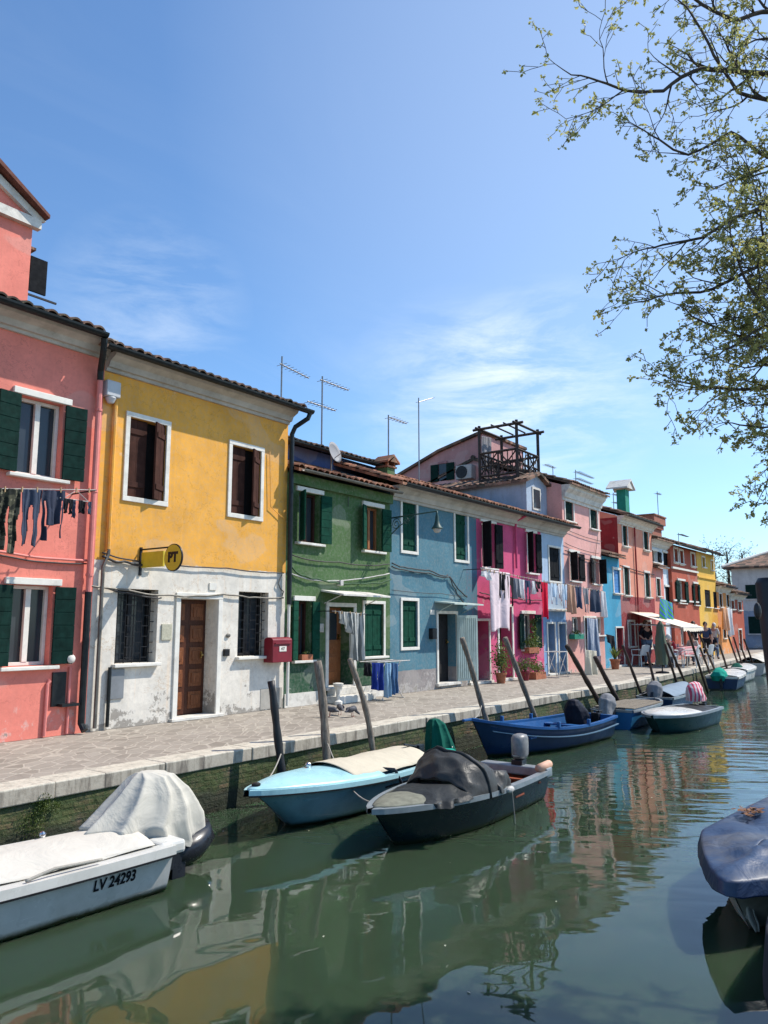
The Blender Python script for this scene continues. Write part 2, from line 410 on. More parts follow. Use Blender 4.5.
def door(h, o, mat, rev=.3, fr=.09, panels=(2, 5), leaf=None, framem=None, leafx=None, light=False, y=0.):
    a, b, c, d = o[:4]; mb = MB()
    mb.box(a-fr, a-.002, y-.03, y+.03, c, d+.002); mb.box(b+.002, b+fr, y-.03, y+.03, c, d+.002); mb.box(a-fr, b+fr, y-.033, y+.03, d+.003, d+fr)
    Pn = MB(); D = MB(); D.box(a+.003, b-.003, y+rev-.05, y+rev-.005, c+.02, d-.003)
    w_ = (b-a)/panels[0]; h_ = (d-c-.1)/panels[1]
    for i in range(panels[0]):
        for j in range(panels[1]):
            if light and j >= panels[1]-2: continue
            x0, x1 = a+w_*i+w_*.16, a+w_*(i+1)-w_*.16; z0, z1 = c+.07+h_*j+h_*.12, c+.07+h_*(j+1)-h_*.12
            Pn.box(x0, x1, y+rev-.062, y+rev-.0515, z0, z1); Pn.box(x0+w_*.12, x1-w_*.12, y+rev-.078, y+rev-.062, z0+h_*.16, z1-h_*.16)
    dd = D.build('door', mat, h, bevel=.005)
    mb.build('door_frame', framem or white, dd, bevel=.006)
    Pn.build('panelling', doorp if mat is doorw else mat, dd, bevel=.004)
    MB().box(b-.13, b-.10, y+rev-.10, y+rev-.051, c+.98, c+1.10).ball((b-.115, y+rev-.12, c+1.04), .025).build('handle', simple('brass', (.4, .28, .1), .3, .1, 5, 1.) if 'brass' not in MATS else MATS['brass'], dd)
    if light: MB().box(a+w_*.2, b-w_*.2, y+rev-.07, y+rev-.052, d-(d-c)*.42, d-.12).build('door_glass', glass, dd)
    MB().box(a-fr-.05, b+fr+.05, y-.09, y+.26, c-.05 if c > .05 else .0, c+.018).build('threshold', stonew, dd, bevel=.006)
    return dd
def tiles(x0, x1, y0, y1, z0, z1, per=.19, row=.33, th=.07):
    """courses of curved tiles between eave (y0,z0) and ridge (y1,z1)"""
    mb = MB(); nr = max(1, round(abs(y1-y0)/row)); nx = max(1, round((x1-x0)/per)); sub = 6
    jit = {}
    for j in range(nr):
        f0, f1 = j/nr, (j+1)/nr+.12/nr
        i0 = len(mb.v); N_ = nx*sub+1
        for e, f in ((0, f0), (1, f1)):
            for k in range(N_):
                c = min(k//sub, nx-1); jj = jit.setdefault((c, j), (rnd.uniform(-.02, .02), rnd.uniform(-.008, .012)))
                ph = (k % sub)/sub
                hgt = .058*abs(math.sin(math.pi*k/sub))**.75
                yy = y0+(y1-y0)*(f)+(jj[0] if e == 0 and j else (jj[0]*1.2 if e == 0 else 0)); zz = z0+(z1-z0)*f+hgt+(.03+jj[1] if e == 0 else 0)
                mb.v.append(Vector((x0+(x1-x0)*k/(N_-1), yy, zz)))
        for k in range(N_-1): mb.fc(i0+k, i0+k+1, i0+N_+k+1, i0+N_+k)
        # butt ends of the course
        i1 = len(mb.v)
        for k in range(N_):
            v = mb.v[i0+k]; mb.v.append(Vector((v.x, v.y+.005, v.z-.028)))
        for k in range(N_-1): mb.fc(i0+k, i1+k, i1+k+1, i0+k+1)
    # underlay board so that the roof has thickness
    a = mb.vs([(x0, y0, z0-th), (x1, y0, z0-th), (x1, y1, z1-th), (x0, y1, z1-th), (x0, y0, z0-.004), (x1, y0, z0-.004), (x1, y1, z1-.004), (x0, y1, z1-.004)])
    for q in ((0,1,2,3),(4,7,6,5),(0,4,5,1),(1,5,6,2),(3,2,6,7),(0,3,7,4)): mb.fc(*[a+k for k in q])
    return mb
def roof(h, x0, x1, ze, depth=7., over=.42, slope=.34, mat=None, y=0., lip=(.05, .05)):
    mid = y+depth/2; zr = ze+slope*(mid-(y-over))
    r = tiles(x0-lip[0], x1+lip[1], y-over, mid, ze, zr).build('roof', mat or tileA, h, smooth=False)
    b = tiles(x0-lip[0], x1+lip[1], y+depth+over*.6, mid+.01, ze+slope*(over*.4), zr-.004, row=.9).build('rear_slope', mat or tileA, r)
    mb = MB(); mb.tube([(x0-lip[0]+k*(x1-x0+lip[0]+lip[1])/12, mid, zr+.05+.008*(k % 2)) for k in range(13)], .085, 8); mb.build('ridge_tiles', mat or tileA, r)
    return r
def cornice(h, x0, x1, z, mat, y=0., H=.34, P=.34):
    mb = MB()
    pr = [(y+.02, z-H), (y-.05, z-H), (y-.06, z-H*.82), (y-.11, z-H*.8), (y-.15, z-H*.5), (y-P*.8, z-H*.28), (y-P*.85, z-H*.14), (y-P, z-H*.12), (y-P, z-.012), (y+.02, z-.012)]
    mb.prism(pr, x0, x1)
    return mb.build('cornice', mat, h)
def gutter(h, x0, x1, z, y=-.5, mat=None, r=.078):
    mb = MB(); n = 8; prof = [(y+r*math.cos(math.pi+math.pi*k/n), z+r*math.sin(math.pi+math.pi*k/n)) for k in range(n+1)]
    prof += [(y+(r-.008)*math.cos(2*math.pi-math.pi*k/n), z+(r-.008)*math.sin(2*math.pi-math.pi*k/n)) for k in range(n+1)]
    mb.prism(prof, x0, x1)
    k = x0+.3
    while k < x1:
        mb.box(k-.012, k+.012, y+r-.01, y+r+.12, z-.01, z+.006); k += .8
    return mb.build('gutter', mat or gutm, h)
def pipe(h, pts, r, mat, name='downpipe', joints=True):
    mb = MB(); mb.tube(pts, r, 10)
    p0, p1 = Vector(pts[-2]), Vector(pts[-1])
    if joints:
        L = (p1-p0).length; k = .5
        while k < L:
            q = p0+(p1-p0)*k/L; mb.lathe((q.x, q.y, q.z), [(r*1.25, -.02), (r*1.25, .02)], 10); k += 1.3
    return mb.build(name, mat, h, smooth=False)
def cable(h, pts, r=.012, mat=None, sag=.03, name='cable', n=10, wob=.01):
    P = []
    for a, b in zip(pts, pts[1:]):
        a, b = Vector(a), Vector(b)
        for k in range(n):
            t = k/n; p = a.lerp(b, t); p.z -= sag*4*t*(1-t); p += Vector((0, nz(p, 7, wob*.6), nz(p, 3.3, wob))); P.append(p)
    P.append(Vector(pts[-1])); 
    return MB().tube(P, r, 6).build(name, mat or wire, h, smooth=True)
bx = lambda px, py=600: onY(px, py).x
X1 = bx(90, 640); X2 = bx(285, 600); X3 = bx(390, 600); X4 = 18.85; X5 = 23.05; X6 = 24.85; X7 = 28.35; X8 = 30.25; X9 = onY(652.5, 560).x; X9b = onY(664, 590).x; X10 = 37.3; X11 = 41.8; X12 = 45.5; X13 = 48.4; X14 = 52.0
pinkp = plaster('salmon_pink_render', (.76, .235, .18), damage=.15, grime=.10)
yel = plaster('ochre_yellow_render', (.76, .37, .062), low=(.72, .67, .585), zlow=2.62, damage=.52, wob=.10, grime=.12)
grn = plaster('moss_green_render', (.065, .132, .045), damage=.2, grime=.15, low=(.025, .08, .042), zlow=1.05, wob=.08)
blu = plaster('steel_blue_render', (.075, .185, .235), low=(.26, .23, .22), zlow=.52, damage=.35, grime=.15)
mag = plaster('magenta_render', (.56, .085, .185), split=(X4, (.075, .185, .235)), damage=.3, grime=.1)
lbl = plaster('pale_blue_render', (.38, .50, .64), low=(.16, .30, .50), zlow=2.05, damage=.35, grime=.2)
ppk = plaster('pale_pink_render', (.70, .37, .33), damage=.35, grime=.18)
trq = plaster('turquoise_render', (.06, .30, .45), damage=.25, grime=.15)
sal = plaster('salmon_orange_render', (.68, .27, .18), damage=.2, grime=.12)
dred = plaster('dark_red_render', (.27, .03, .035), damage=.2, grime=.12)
whp = plaster('white_render', (.62, .68, .72), damage=.3, grime=.2)
brk = plaster('brick_red_render', (.42, .10, .06), damage=.3, grime=.15)
yl2 = plaster('bright_yellow_render', (.72, .43, .08), damage=.3, grime=.15)
org = plaster('orange_render', (.72, .30, .10), damage=.3, grime=.15)
grw = plaster('grey_white_render', (.58, .56, .53), low=(.26, .32, .40), zlow=2.6, damage=.3, grime=.3)
mauve = plaster('dusky_pink_render', (.46, .25, .24), damage=.1, grime=.3)
ultram = plaster('faded_blue_render', (.07, .12, .30), damage=.1, grime=.3)
dblue = plaster('slate_blue_render', (.16, .24, .38), damage=.1, grime=.35)
# --- house 1, salmon pink at left
def house(label, x0, x1, ze, mat, ops, depth=7., corn=cornw, roofm=None, gut=True, slope=.34, over=.42, cH=.34, ends=(0, 0), cP=.34, lip=(.05, .05)):
    h = thing('row_house', label, 'house', ((x0+x1)/2, 0, 0), 'painted houses in a row along the quay')
    wall('wall', x0, x1, 0, ze-.01, ops, mat, h, depth, gable=slope*depth/2)
    roof(h, x0, x1, ze+.03, depth, over, slope, roofm or tileA, lip=lip)
    if corn: cornice(h, x0+.003, x1-.003, ze, corn, H=cH, P=cP)
    if gut: gutter(h, x0-lip[0]+ends[0], x1+lip[1]+ends[1], ze+.0, -over-.05)
    return h
w1 = O(17, 399, 62, 477); w2 = O(9, 585, 51, 666)
H1x0 = 1.5
o1 = [w1+[.2], w2+[.2], [2.4, 3.2, 0.02, 2.15, .3], [2.6, 3.3, 3.4, 4.55]]
h1 = house('salmon pink house at the far left with laundry under its upper window', H1x0, X1, 6.10, pinkp, o1, gut=True, ends=(0, .0), slope=.36, cH=.27, lip=(.05, -.26), over=.36, roofm=tileB)
window(h1, w1, 'open', gren, lintel=True, surround=False, sill=True, angs=(R(8), R(6)), boards=6)
window(h1, w2, 'open', gren, lintel=True, surround=False, sill=True, angs=(R(5), R(10)), boards=6)
window(h1, o1[3], 'open', gren, lintel=True, surround=False)
door(h1, o1[2], doorw)
a = X1-.10
pipe(h1, [(a-.20, -.41, 6.02), (a-.17, -.36, 5.86), (a-.05, -.12, 5.60), (a-.03, -.09, 5.45)], .05, gutm, 'downpipe_elbow', joints=False)
pipe(h1, [(a-.03, -.09, 5.46), (a-.03, -.09, 2.1)], .045, simple('pink_pipe', (.66, .21, .18), .6, .15, 4))
pipe(h1, [(a-.03, -.091, 2.1), (a-.03, -.091, 1.0), (a-.03, -.091, .15), (a-.02, -.17, .05)], .052, gutm, 'downpipe_foot')
g_ = O(51, 672, 71, 706)
mb = MB(); mb.box(g_[0], g_[1]-.1, -.03, .01, g_[2], g_[3]); mb.build('meter_hatch', gutm, h1, bevel=.005)
MB().tube([(bx(45, 700), -.03, 0.02), (bx(46, 690), -.03, .75), (bx(54), -.03, .80)], .025).build('gas_pipe', MATS['pink_pipe'], h1)
MB().tube([(X1-.32, -.03, .02), (X1-.32, -.03, .98)], .02).build('gas_pipe', MATS['pink_pipe'], h1)
MB().box(X1-.50, X1-.22, -.17, -.002, .42, .46).build('hatch_ledge', gutm, h1)
MB().ball((X1-.36, -.08, 1.10), .075, sq=(1, .9, 1)).box(X1-.40, X1-.32, -.05, .01, 1.04, 1.18).build('meter_bulb', stonew, h1, smooth=True)
cable(h1, [(4.0, -.04, 2.70), (5.4, -.04, 2.62), (6.75, -.05, 2.58)], .02, MATS['pink_pipe'], .03)
cable(h1, [(4.0, -.04, 2.64), (5.4, -.04, 2.57), (6.75, -.05, 2.53)], .012, wire, .04)
# attic gable with pediment and open shutter
ay = 1.0; ax1 = onY(31, 250, ay).x; ax0 = ax1-1.75
at_ = MB()
z_b, z_e = 5.9, onY(31, 219, ay).z
cxm = (ax0+ax1)/2
i = at_.vs([(ax0, ay, z_b), (ax1, ay, z_b), (ax1, ay, z_e), (cxm, ay, z_e+.55), (ax0, ay, z_e), (ax0, ay+3, z_b), (ax1, ay+3, z_b), (ax1, ay+3, z_e), (cxm, ay+3, z_e+.55), (ax0, ay+3, z_e)])
for q in ((0,1,2,3,4),(5,9,8,7,6),(1,6,7,2),(0,4,9,5)): at_.fc(*[i+k for k in q])
# --- fit the attic to the survey: right corner and peak
dorm = at_.build('attic', pinkp, h1)
mb = MB(); mb.box(ax0-.1, ax1+.10, ay-.10, ay+.02, z_e-.16, z_e-.0)
for s_ in (-1, 1):
    xa = cxm+s_*((ax1-ax0)/2+.18); 
    i = mb.vs([(xa, ay-.08, z_e+.02), (cxm, ay-.08, z_e+.62), (cxm, ay-.08, z_e+.46), (xa-s_*.15, ay-.08, z_e-.03), (xa, ay+.01, z_e+.02), (cxm, ay+.01, z_e+.62), (cxm, ay+.01, z_e+.46), (xa-s_*.15, ay+.01, z_e-.03)])
    for q in ((0,1,2,3),(4,7,6,5),(0,4,5,1),(1,5,6,2),(2,6,7,3),(3,7,4,0)): mb.fc(*[i+k for k in q])
mb.build('pediment', stonew, dorm)
mb = MB()
for s_ in (-1, 1):
    xa = cxm+s_*((ax1-ax0)/2+.17)
    i = mb.vs([(xa, ay-.22, z_e+.03), (cxm, ay-.22, z_e+.68), (cxm, ay+3.1, z_e+.68), (xa, ay+3.1, z_e+.03), (xa, ay-.22, z_e+.09), (cxm, ay-.22, z_e+.76), (cxm, ay+3.1, z_e+.76), (xa, ay+3.1, z_e+.09)])
    for q in ((0,1,2,3),(4,7,6,5),(0,4,5,1),(1,5,6,2),(2,6,7,3),(3,7,4,0)): mb.fc(*[i+k for k in q])
mb.build('attic_roof', simple('dark_terracotta', (.13, .045, .03), .85, .3, 9), dorm)
MB().box(ax0+.30, ax0+.72, ay-.04, ay-.002, z_e-1.5, z_e-.45).build('attic_shutter', gren, dorm)
MB().box(ax1+.01, onY(47, 275, ay).x, ay+.0, ay+.04, onY(38, 293, ay).z, onY(38, 258, ay).z).build('attic_shutter', blk, dorm)
mb = MB(); mb.box(ax1-.02, ax1+.16, ay+.3, ay+1.2, z_e-.44, z_e-.38); mb.box(ax1-.02, ax1+.22, ay+.25, ay+1.25, z_e-.377, z_e-.33); mb.build('side_canopy', tileB, dorm)
MB().box(ax1+.0, ax1+.5, ay+.0, ay+.03, onY(40, 297, ay).z-.03, onY(40, 297, ay).z).build('shutter_stay', iron, dorm)
# --- house 2, yellow over white
v1 = O(128, 421, 165, 499); v2 = O(231, 448, 260, 515)
g1 = O(116, 589, 157, 663); g2 = O(238, 592, 268, 656); d2 = O(178, 599, 216, 719); d2[2] = .03
h2 = house('yellow house with peeling white ground floor and brown door', X1, X2, 5.95, yel, [v1+[.16], v2+[.16], g1+[.3], g2+[.3], d2+[.36]], roofm=tileB, lip=(.255, .15), ends=(0, .12), cH=.29, over=.36)
window(h2, v1, 'half', brnsh, sill=False, fr=.085, boards=0, rev=.16, gl=dark); window(h2, v2, 'half', brnsh, sill=False, fr=.085, boards=0, rev=.16, gl=dark)
for o in (g1, g2): window(h2, o, 'grille', fr=.0, surround=False, rev=.3, sill=True, sashm=iron)
door(h2, d2, doorw, .36, .10, (2, 5))
pipe(h2, [(X2+.22, -.41, 5.92), (X2+.18, -.38, 5.78), (X2+.02, -.18, 5.60), (X2-.01, -.12, 5.45), (X2-.01, -.12, 2.2), (X2-.01, -.12, 2.0)], .05, gutm, joints=False)
MB().tube([(X2-.01, -.12, 2.02), (X2-.01, -.12, .05)], .03).build('white_pipe', white, h2)
MB().tube([(X1+.20, -.06, 2.78), (X1+.20, -.06, 2.7), (X1+.12, -.06, 2.5), (X1+.12, -.06, .05)], .03, 8).build('conduit', copper, h2)
MB().tube([(X1+.34, -.05, .95), (X1+.34, -.05, .05)], .028, 8).build('conduit', gutm, h2)
MB().tube([(X1+.20, -.05, 5.2), (X1+.20, -.05, 2.75)], .034, 8).build('conduit', MATS['ochre_yellow_render'], h2)
mb = MB(); q = onY(112, 387, -.1); mb.box(q.x-.12, q.x+.13, -.16, .0, 5.22, 5.48); mb.lathe((q.x, -.08, 5.12), [(.05, 0), (.09, .08), (.09, .10)], 10)
mb.build('siren_box', simple('grey_plastic', (.45, .46, .47), .5, .1, 4), h2, bevel=.015)
o = O(107, 669, 123, 699); MB().box(o[0], o[1], -.03, .01, o[2], o[3]).build('meter_hatch', simple('grey_metal', (.22, .23, .24), .45, .15, 5, .3), h2, bevel=.006)
o = O(161, 624, 171, 640); MB().box(o[0], o[1], -.025, .005, o[2], o[3]).build('plaque', simple('stone_plaque', (.42, .40, .30), .6, .2, 30), h2, bevel=.004)
o = O(223, 649, 228, 656); MB().box(o[0], o[1], -.05, .01, o[2], o[3]).build('intercom', iron, h2, bevel=.006)
o = O(225, 633, 230, 638); MB().ball(((o[0]+o[1])/2, -.02, (o[2]+o[3])/2), .045, sq=(1.2, .5, .9)).build('wall_socket', copper, h2)
o = O(209, 583, 216, 590); hn = MB().box(o[0], o[1], -.02, .004, o[2], o[3]).build('number_plate', white, h2)
MB().box(X2-.62, X2-.05, -.008, .002, .02, .40).build('patched_render', simple('grey_cement', (.34, .32, .28), .9, .2, 5, bump=.3), h2)
zs_ = 2.62
cable(h2, [(X1+.1, -.05, 2.72), (X1+.7, -.05, 2.64), (X1+1.2, -.05, 2.62), (X2-1.6, -.05, 2.63), (X2-.1, -.05, 2.62)], .013, wire, .02)
cable(h2, [(X1+.1, -.07, 2.66), (X1+.5, -.07, 2.60), (X1+1.1, -.07, 2.58)], .022, wire, .03, wob=.05)
cable(h2, [(X1-.1, -.05, 2.22), (X1+.6, -.05, 2.17), (X1+1.3, -.06, 2.10), (X1+2.6, -.05, 2.16), (X2-.1, -.05, 2.13)], .016, copper, .03, wob=.03)
cable(h2, [(X1+.1, -.04, 2.19), (X1+.6, -.04, 2.13), (X1+1.25, -.05, 2.05)], .014, wire, .03, wob=.05)
cable(h2, [(X2-.15, -.05, 2.6), (X2-.25, -.05, 2.4), (X2-.1, -.05, 2.25), (X2-.2, -.05, 2.1)], .012, copper, .02, wob=.06)
cable(h2, [(X2-.55, -.04, 5.0), (X2-.50, -.04, 3.9), (X2-.1, -.05, 3.7)], .008, MATS['ochre_yellow_render'], 0)
# post sign: yellow panel and disc on an iron arm
sg = thing('hanging_sign', 'round yellow PT post sign on a bracket above the white ground floor', 'sign', (7.9, -.02, 2.45))
sx = onY(140, 562).x; sz = onY(140, 562).z
ysig = simple('sign_yellow', (.60, .45, .03), .5, .12, 6)
MB().box(sx-.02, sx+.02, -.03, .02, sz-.22, sz+.24).tube([(sx, -.02, sz+.20), (sx, -.85, sz+.20)], .014).build('bracket', iron, sg)
MB().box(sx-.02, sx+.02, -.62, -.06, sz-.10, sz+.15).build('panel', ysig, sg, bevel=.004)
M = Matrix.Translation((sx, -.86, sz+.03)) @ Matrix.Rotation(R(90), 4, 'Y')
MB().lathe((0, 0, 0), [(.210, -.016), (.218, -.012), (.218, .012), (.210, .016)], 40, M).build('disc_rim', iron, sg, smooth=False)
dk = MB().lathe((0, 0, 0), [(.204, -.018), (.204, .018)], 40, M).build('disc', ysig, sg)
for s_ in (-1, 1):
    Mt = Matrix.Translation((sx+s_*.021, -.86, sz+.03)) @ Matrix.Rotation(R(-90*-s_), 4, 'Z') @ Matrix.Rotation(R(90), 4, 'X')
    textmesh('lettering', 'PT', .21, iron, dk, Mt, .003, .012)
# letter box
lb = thing('letter_box', 'dark red letter box on the white wall beside the green house', 'letter box', (10.8, -.2, 1.0))
redm = simple('post_red', (.17, .008, .018), .4, .15, 6)
q0 = onY(271, 664, -.26); q1 = onY(293, 638, -.26)
bx0, bx1, bz0, bz1 = q0.x+.04, q1.x-.02, q0.z+.02, q1.z+.02
mb = MB(); n = 8; prof = [(-.02, bz0), (-.26, bz0), (-.26, bz1-.06)]+[(-.14+.12*math.cos(math.pi-t*math.pi/n), bz1-.06+.06*math.sin(t*math.pi/n)) for t in range(1, n)]+[(-.02, bz1-.06)]
mb.prism(prof, bx0, bx1); lbb = mb.build('body', redm, lb, bevel=.008)
MB().box(bx0+.05, bx1-.05, -.285, -.262, bz1-.13, bz1-.105).build('slot_hood', redm, lb, bevel=.004)
lp = MB().box((bx0+bx1)/2-.09, (bx0+bx1)/2+.10, -.268, -.261, bz1-.27, bz1-.17).build('notice', white, lb)
textmesh('lettering', '4 7', .07, iron, lp, Matrix.Translation(((bx0+bx1)/2, -.270, bz1-.22)) @ Matrix.Rotation(R(90), 4, 'X'), .001, .003)
MB().box(bx0+.1, bx1-.1, -.02, .01, bz0+.05, bz1-.08).build('wall_plate', redm, lb)
# --- house 3, green
a1 = O(299, 493, 319, 543); a2 = O(366, 507, 378, 551); a3 = O(296, 601, 310, 660); d3 = O(328, 607, 353, 697); a4 = O(364, 604, 383, 656)
a2 = [a2[0]-.05, a2[1]+.1, a2[2], a2[3]]
d3[2] = .30
h3 = house('low green house with striped door drape and canopy', X2, X3, 4.72, grn, [a1+[.2], a2+[.2], a3+[.2], d3+[.4], a4+[.2]], corn=None, lip=(-.02, -.02), over=.30, gut=False, slope=.30, depth=3.2)
MB().box(X2+.004, X3-.004, -.10, .02, 4.46, 4.67).build('cornice', MATS['moss_green_render'], h3)
gutter(h3, X2+.1, X3, 4.72, -.36, copper, .05)
window(h3, a1, 'open', gren2, surround=False, lintel=True, sashm=brnsh, angs=(R(60), R(8)), boards=6)
window(h3, a2, 'open', gren2, surround=False, lintel=True, sashm=doorw2, angs=(R(25), R(8)), boards=6)
window(h3, a3, 'open', gren2, surround=False, lintel=True, sashm=brnsh, angs=(R(15), R(8)), boards=6)
window(h3, a4, 'shut', gren2, fr=.07, boards=0, rev=.2)
door(h3, d3, doorw2, .40, .09, (1, 5), light=True)
MB().box(d3[0]-.12, d3[1]+.25, -.45, .0, .0, .15).box(d3[0]-.02, d3[1]+.05, -.22, -.002, .15, .30).build('doorstep', stonew, h3, bevel=.01)
MB().box(X2+.02, d3[0]-.14, -.025, .01, .0, .26).build('plinth', stonew, h3); MB().box(d3[1]+.26, X3-.01, -.025, .01, .0, .26).build('plinth', stonew, h3)
def canopy(h, x0, x1, z, out, drop, mat):
    mb = MB(); i = mb.vs([(x0, -.002, z), (x1, -.002, z), (x1, -out, z-drop), (x0, -out, z-drop), (x0, -.002, z+.035), (x1, -.002, z+.035), (x1, -out, z-drop+.035), (x0, -out, z-drop+.035)])
    for q in ((0,1,2,3),(4,7,6,5),(0,4,5,1),(1,5,6,2),(2,6,7,3),(3,7,4,0)): mb.fc(*[i+k for k in q])
    for x in (x0+.1, x1-.1): mb.tube([(x, -.01, z-.25), (x, -out*.8, z-drop*.8)], .01, 6)
    return mb.build('canopy', mat, h)
canopy(h3, d3[0]-.25, d3[1]+.55, 2.30, .62, .10, stonew)
cable(h3, [(X2+.1, -.05, 2.62), (X2+1.2, -.05, 2.52), (X3-.1, -.05, 2.80)], .014, wirew, .04)
cable(h3, [(X2+.1, -.05, 3.0), (X2+1.6, -.05, 2.95), (X3-.1, -.05, 3.02)], .013, wire, .05)
cable(h3, [(X2+.1, -.06, 2.75), (X2+.5, -.06, 2.58), (X2+2.4, -.06, 2.52), (X3-.05, -.06, 2.66)], .018, simple('green_cable', (.03, .08, .03), .7, .2, 9), .05, wob=.04)
cable(h3, [(X2+1.9, -.05, 4.42), (X2+1.9, -.05, 4.2)], .01, wire, 0)
MB().box(d3[0]-.32, d3[0]-.18, -.04, .01, 1.45, 1.63).build('intercom', stonew, h3, bevel=.01)
lampb = MB().box(d3[0]+.28, d3[0]+.38, -.10, .01, 2.44, 2.56); lampb.build('wall_light', wirew, h3, bevel=.01)
# chimney on green roof
def chimney(h, x, y, z0, z1, w, mat, capm=None, style='box', parent_name='chimney'):
    mb = MB(); mb.box(x-w/2, x+w/2, y-w/2, y+w/2, z0, z1)
    c = mb.build('chimney', mat, h)
    c2 = MB()
    if style == 'box':
        c2.box(x-w*.62, x+w*.62, y-w*.62, y+w*.62, z1-.001+.004, z1+.05)
        for s_ in (-1, 1):
            i = c2.vs([(x+s_*w*.8, y-w*.8, z1+.12), (x, y-w*.8, z1+.30), (x, y+w*.8, z1+.30), (x+s_*w*.8, y+w*.8, z1+.12), (x+s_*w*.8, y-w*.8, z1+.17), (x, y-w*.8, z1+.36), (x, y+w*.8, z1+.36), (x+s_*w*.8, y+w*.8, z1+.17)])
            for q in ((0,1,2,3),(4,7,6,5),(0,4,5,1),(1,5,6,2),(2,6,7,3),(3,7,4,0)): c2.fc(*[i+k for k in q])
        for a_ in (-1, 1):
            for b_ in (-1, 1): c2.box(x+a_*w*.45-.03, x+a_*w*.45+.03, y+b_*w*.45-.03, y+b_*w*.45+.03, z1+.04, z1+.22)
        i = c2.vs([(x-w*.5, y-w*.82, z1+.14), (x+w*.5, y-w*.82, z1+.14), (x, y-w*.82, z1+.28)]); c2.fc(i, i+1, i+2)
    c2.build('chimney_cap', capm or tileA, c)
    return c
chimney(h3, onY(386, 470, 1.2).x, 1.2, 4.7, 5.72, .34, MATS['moss_green_render'], tileA)
# --- house 4, steel blue
b1 = O(402, 503, 416, 551); b2 = O(455, 515, 467, 560); b3 = O(402, 601, 417, 647); d4 = O(438, 614, 456, 677); d4[2] = .12
b4z = onY(397, 700).z
h4 = house('steel blue house with green shutters and a white metal door leaf', X3, 18.25, 4.93, blu, [b1+[.2], b2+[.2], b3+[.2], d4+[.3]], corn=None, lip=(.1, 0), gut=False, over=.45)
for o in (b1, b2, b3): window(h4, o, 'shut', gren2, fr=.075, boards=0, sill=False)
door(h4, d4, dark, .30, .08, (1, 3))
mb = MB(); a, b, c, d = d4
Mx = Matrix.Translation((b-.01, -.035, 0)) @ Matrix.Rotation(R(-25), 4, 'Z')
mb.box(0, .66, -.02, .02, c+.03, d-.03, Mx)
for k in range(10): mb.box(.03+k*.062, .06+k*.062, -.035, .035, c+.09, d-.09, Mx)
mb.build('outer_door_leaf', simple('mint_metal', (.42, .50, .46), .4, .15, 4, streaks=(8, 8, .5)), h4, bevel=.004)
canopy(h4, d4[0]-.15, d4[1]+.45, 2.17, .6, .06, simple('pale_green_metal', (.45, .52, .46), .5, .2, 5))
MB().box(d4[0]-.42, d4[0]-.22, -.12, .01, 1.25, 1.52).build('mail_box', iron, h4, bevel=.02)
MB().box(d4[0]-.36, d4[0]-.18, -.02, .01, 1.86, 1.98).build('number_plate', white, h4)
cable(h4, [(X3, -.05, 2.98), (X3+1.6, -.05, 2.90), (X3+2.6, -.05, 2.86), (18.2, -.05, 2.35)], .016, wire, .05, wob=.03)
cable(h4, [(X3, -.06, 3.05), (X3+1.6, -.06, 2.96), (X3+2.5, -.06, 2.9)], .016, wire, .05, wob=.05)
cable(h4, [(X3, -.05, 2.42), (X3+2.2, -.05, 2.40), (18.2, -.05, 2.38)], .008, wire, .02)
cable(h4, [(17.3, -.05, 2.85), (17.6, -.05, 2.55), (18.0, -.05, 2.2), (18.2, -.05, 2.15)], .016, wire, .05, wob=.05)
cornice(h4, X3+.01, 18.25, 4.93, cornw)
gutter(h4, X3-.08, 18.25, 4.93, -.50)
# --- house 5, magenta
c1 = O(484, 523, 492, 568); c1 = [c1[0]-.12, c1[1]+.12, c1[2], c1[3]]; c2 = O(527, 533, 535, 573); c3 = O(524, 614, 532, 649); c3 = [c3[0]-.1, c3[1]+.1, c3[2], c3[3]]; d5 = O(470, 621, 489, 683); d5[2] = .05; d5b = O(499, 607, 512, 680); d5b[2] = .05
h5 = house('magenta pink house with a long line of washing and potted plants', 18.252, X5, 4.93, mag, [c1+[.2], c2+[.2], c3+[.2], d5+[.4], d5b+[.4]], lip=(0, 0), ends=(0, 0), over=.45)
window(h5, c1, 'open', blk, surround=False, lintel=True, boards=0, angs=(R(70), R(8))); window(h5, c2, 'open', blk, surround=False, lintel=True, boards=0, angs=(R(60), R(8)))
window(h5, c3, 'open', gren, surround=False, lintel=True, boards=0, angs=(R(8), R(8)))
door(h5, d5, simple('maroon_door', (.10, .008, .03), .5, .2, 5), .40, .07, (1, 3)); door(h5, d5b, doorw, .40, .09, (1, 4), light=True)
pipe(h5, [(21.2, -.42, 4.9), (21.15, -.1, 4.75), (21.15, -.07, 4.6), (21.15, -.07, 3.3)], .035, MATS['magenta_render'], joints=False)
cable(h5, [(18.9, -.05, 2.5), (20.5, -.05, 2.42), (22.9, -.05, 2.38)], .016, wire, .03, wob=.04)
# --- house 6, pale blue
e1 = O(549, 548, 560, 581); e2 = O(548, 624, 555, 671); e3 = O(559, 624, 566, 671); e2[2] = e3[2] = .04
h6 = house('narrow pale blue house between the magenta and pale pink houses', X5, X6, 4.93, lbl, [e1+[.15], e2+[.35], e3+[.35]], lip=(0, .25), ends=(0, .0), over=.45)
window(h6, e1, 'shut', blk, fr=.07, boards=0, sill=False)
door(h6, e2, doorw2, .35, .07, (1, 4)); door(h6, e3, simple('taupe_door', (.18, .12, .11), .6, .2, 5), .35, .07, (1, 4))
MB().box(X5+.02, X6-.02, -.14, .01, 2.05, 2.12).build('ledge', stonew, h6, bevel=.01)
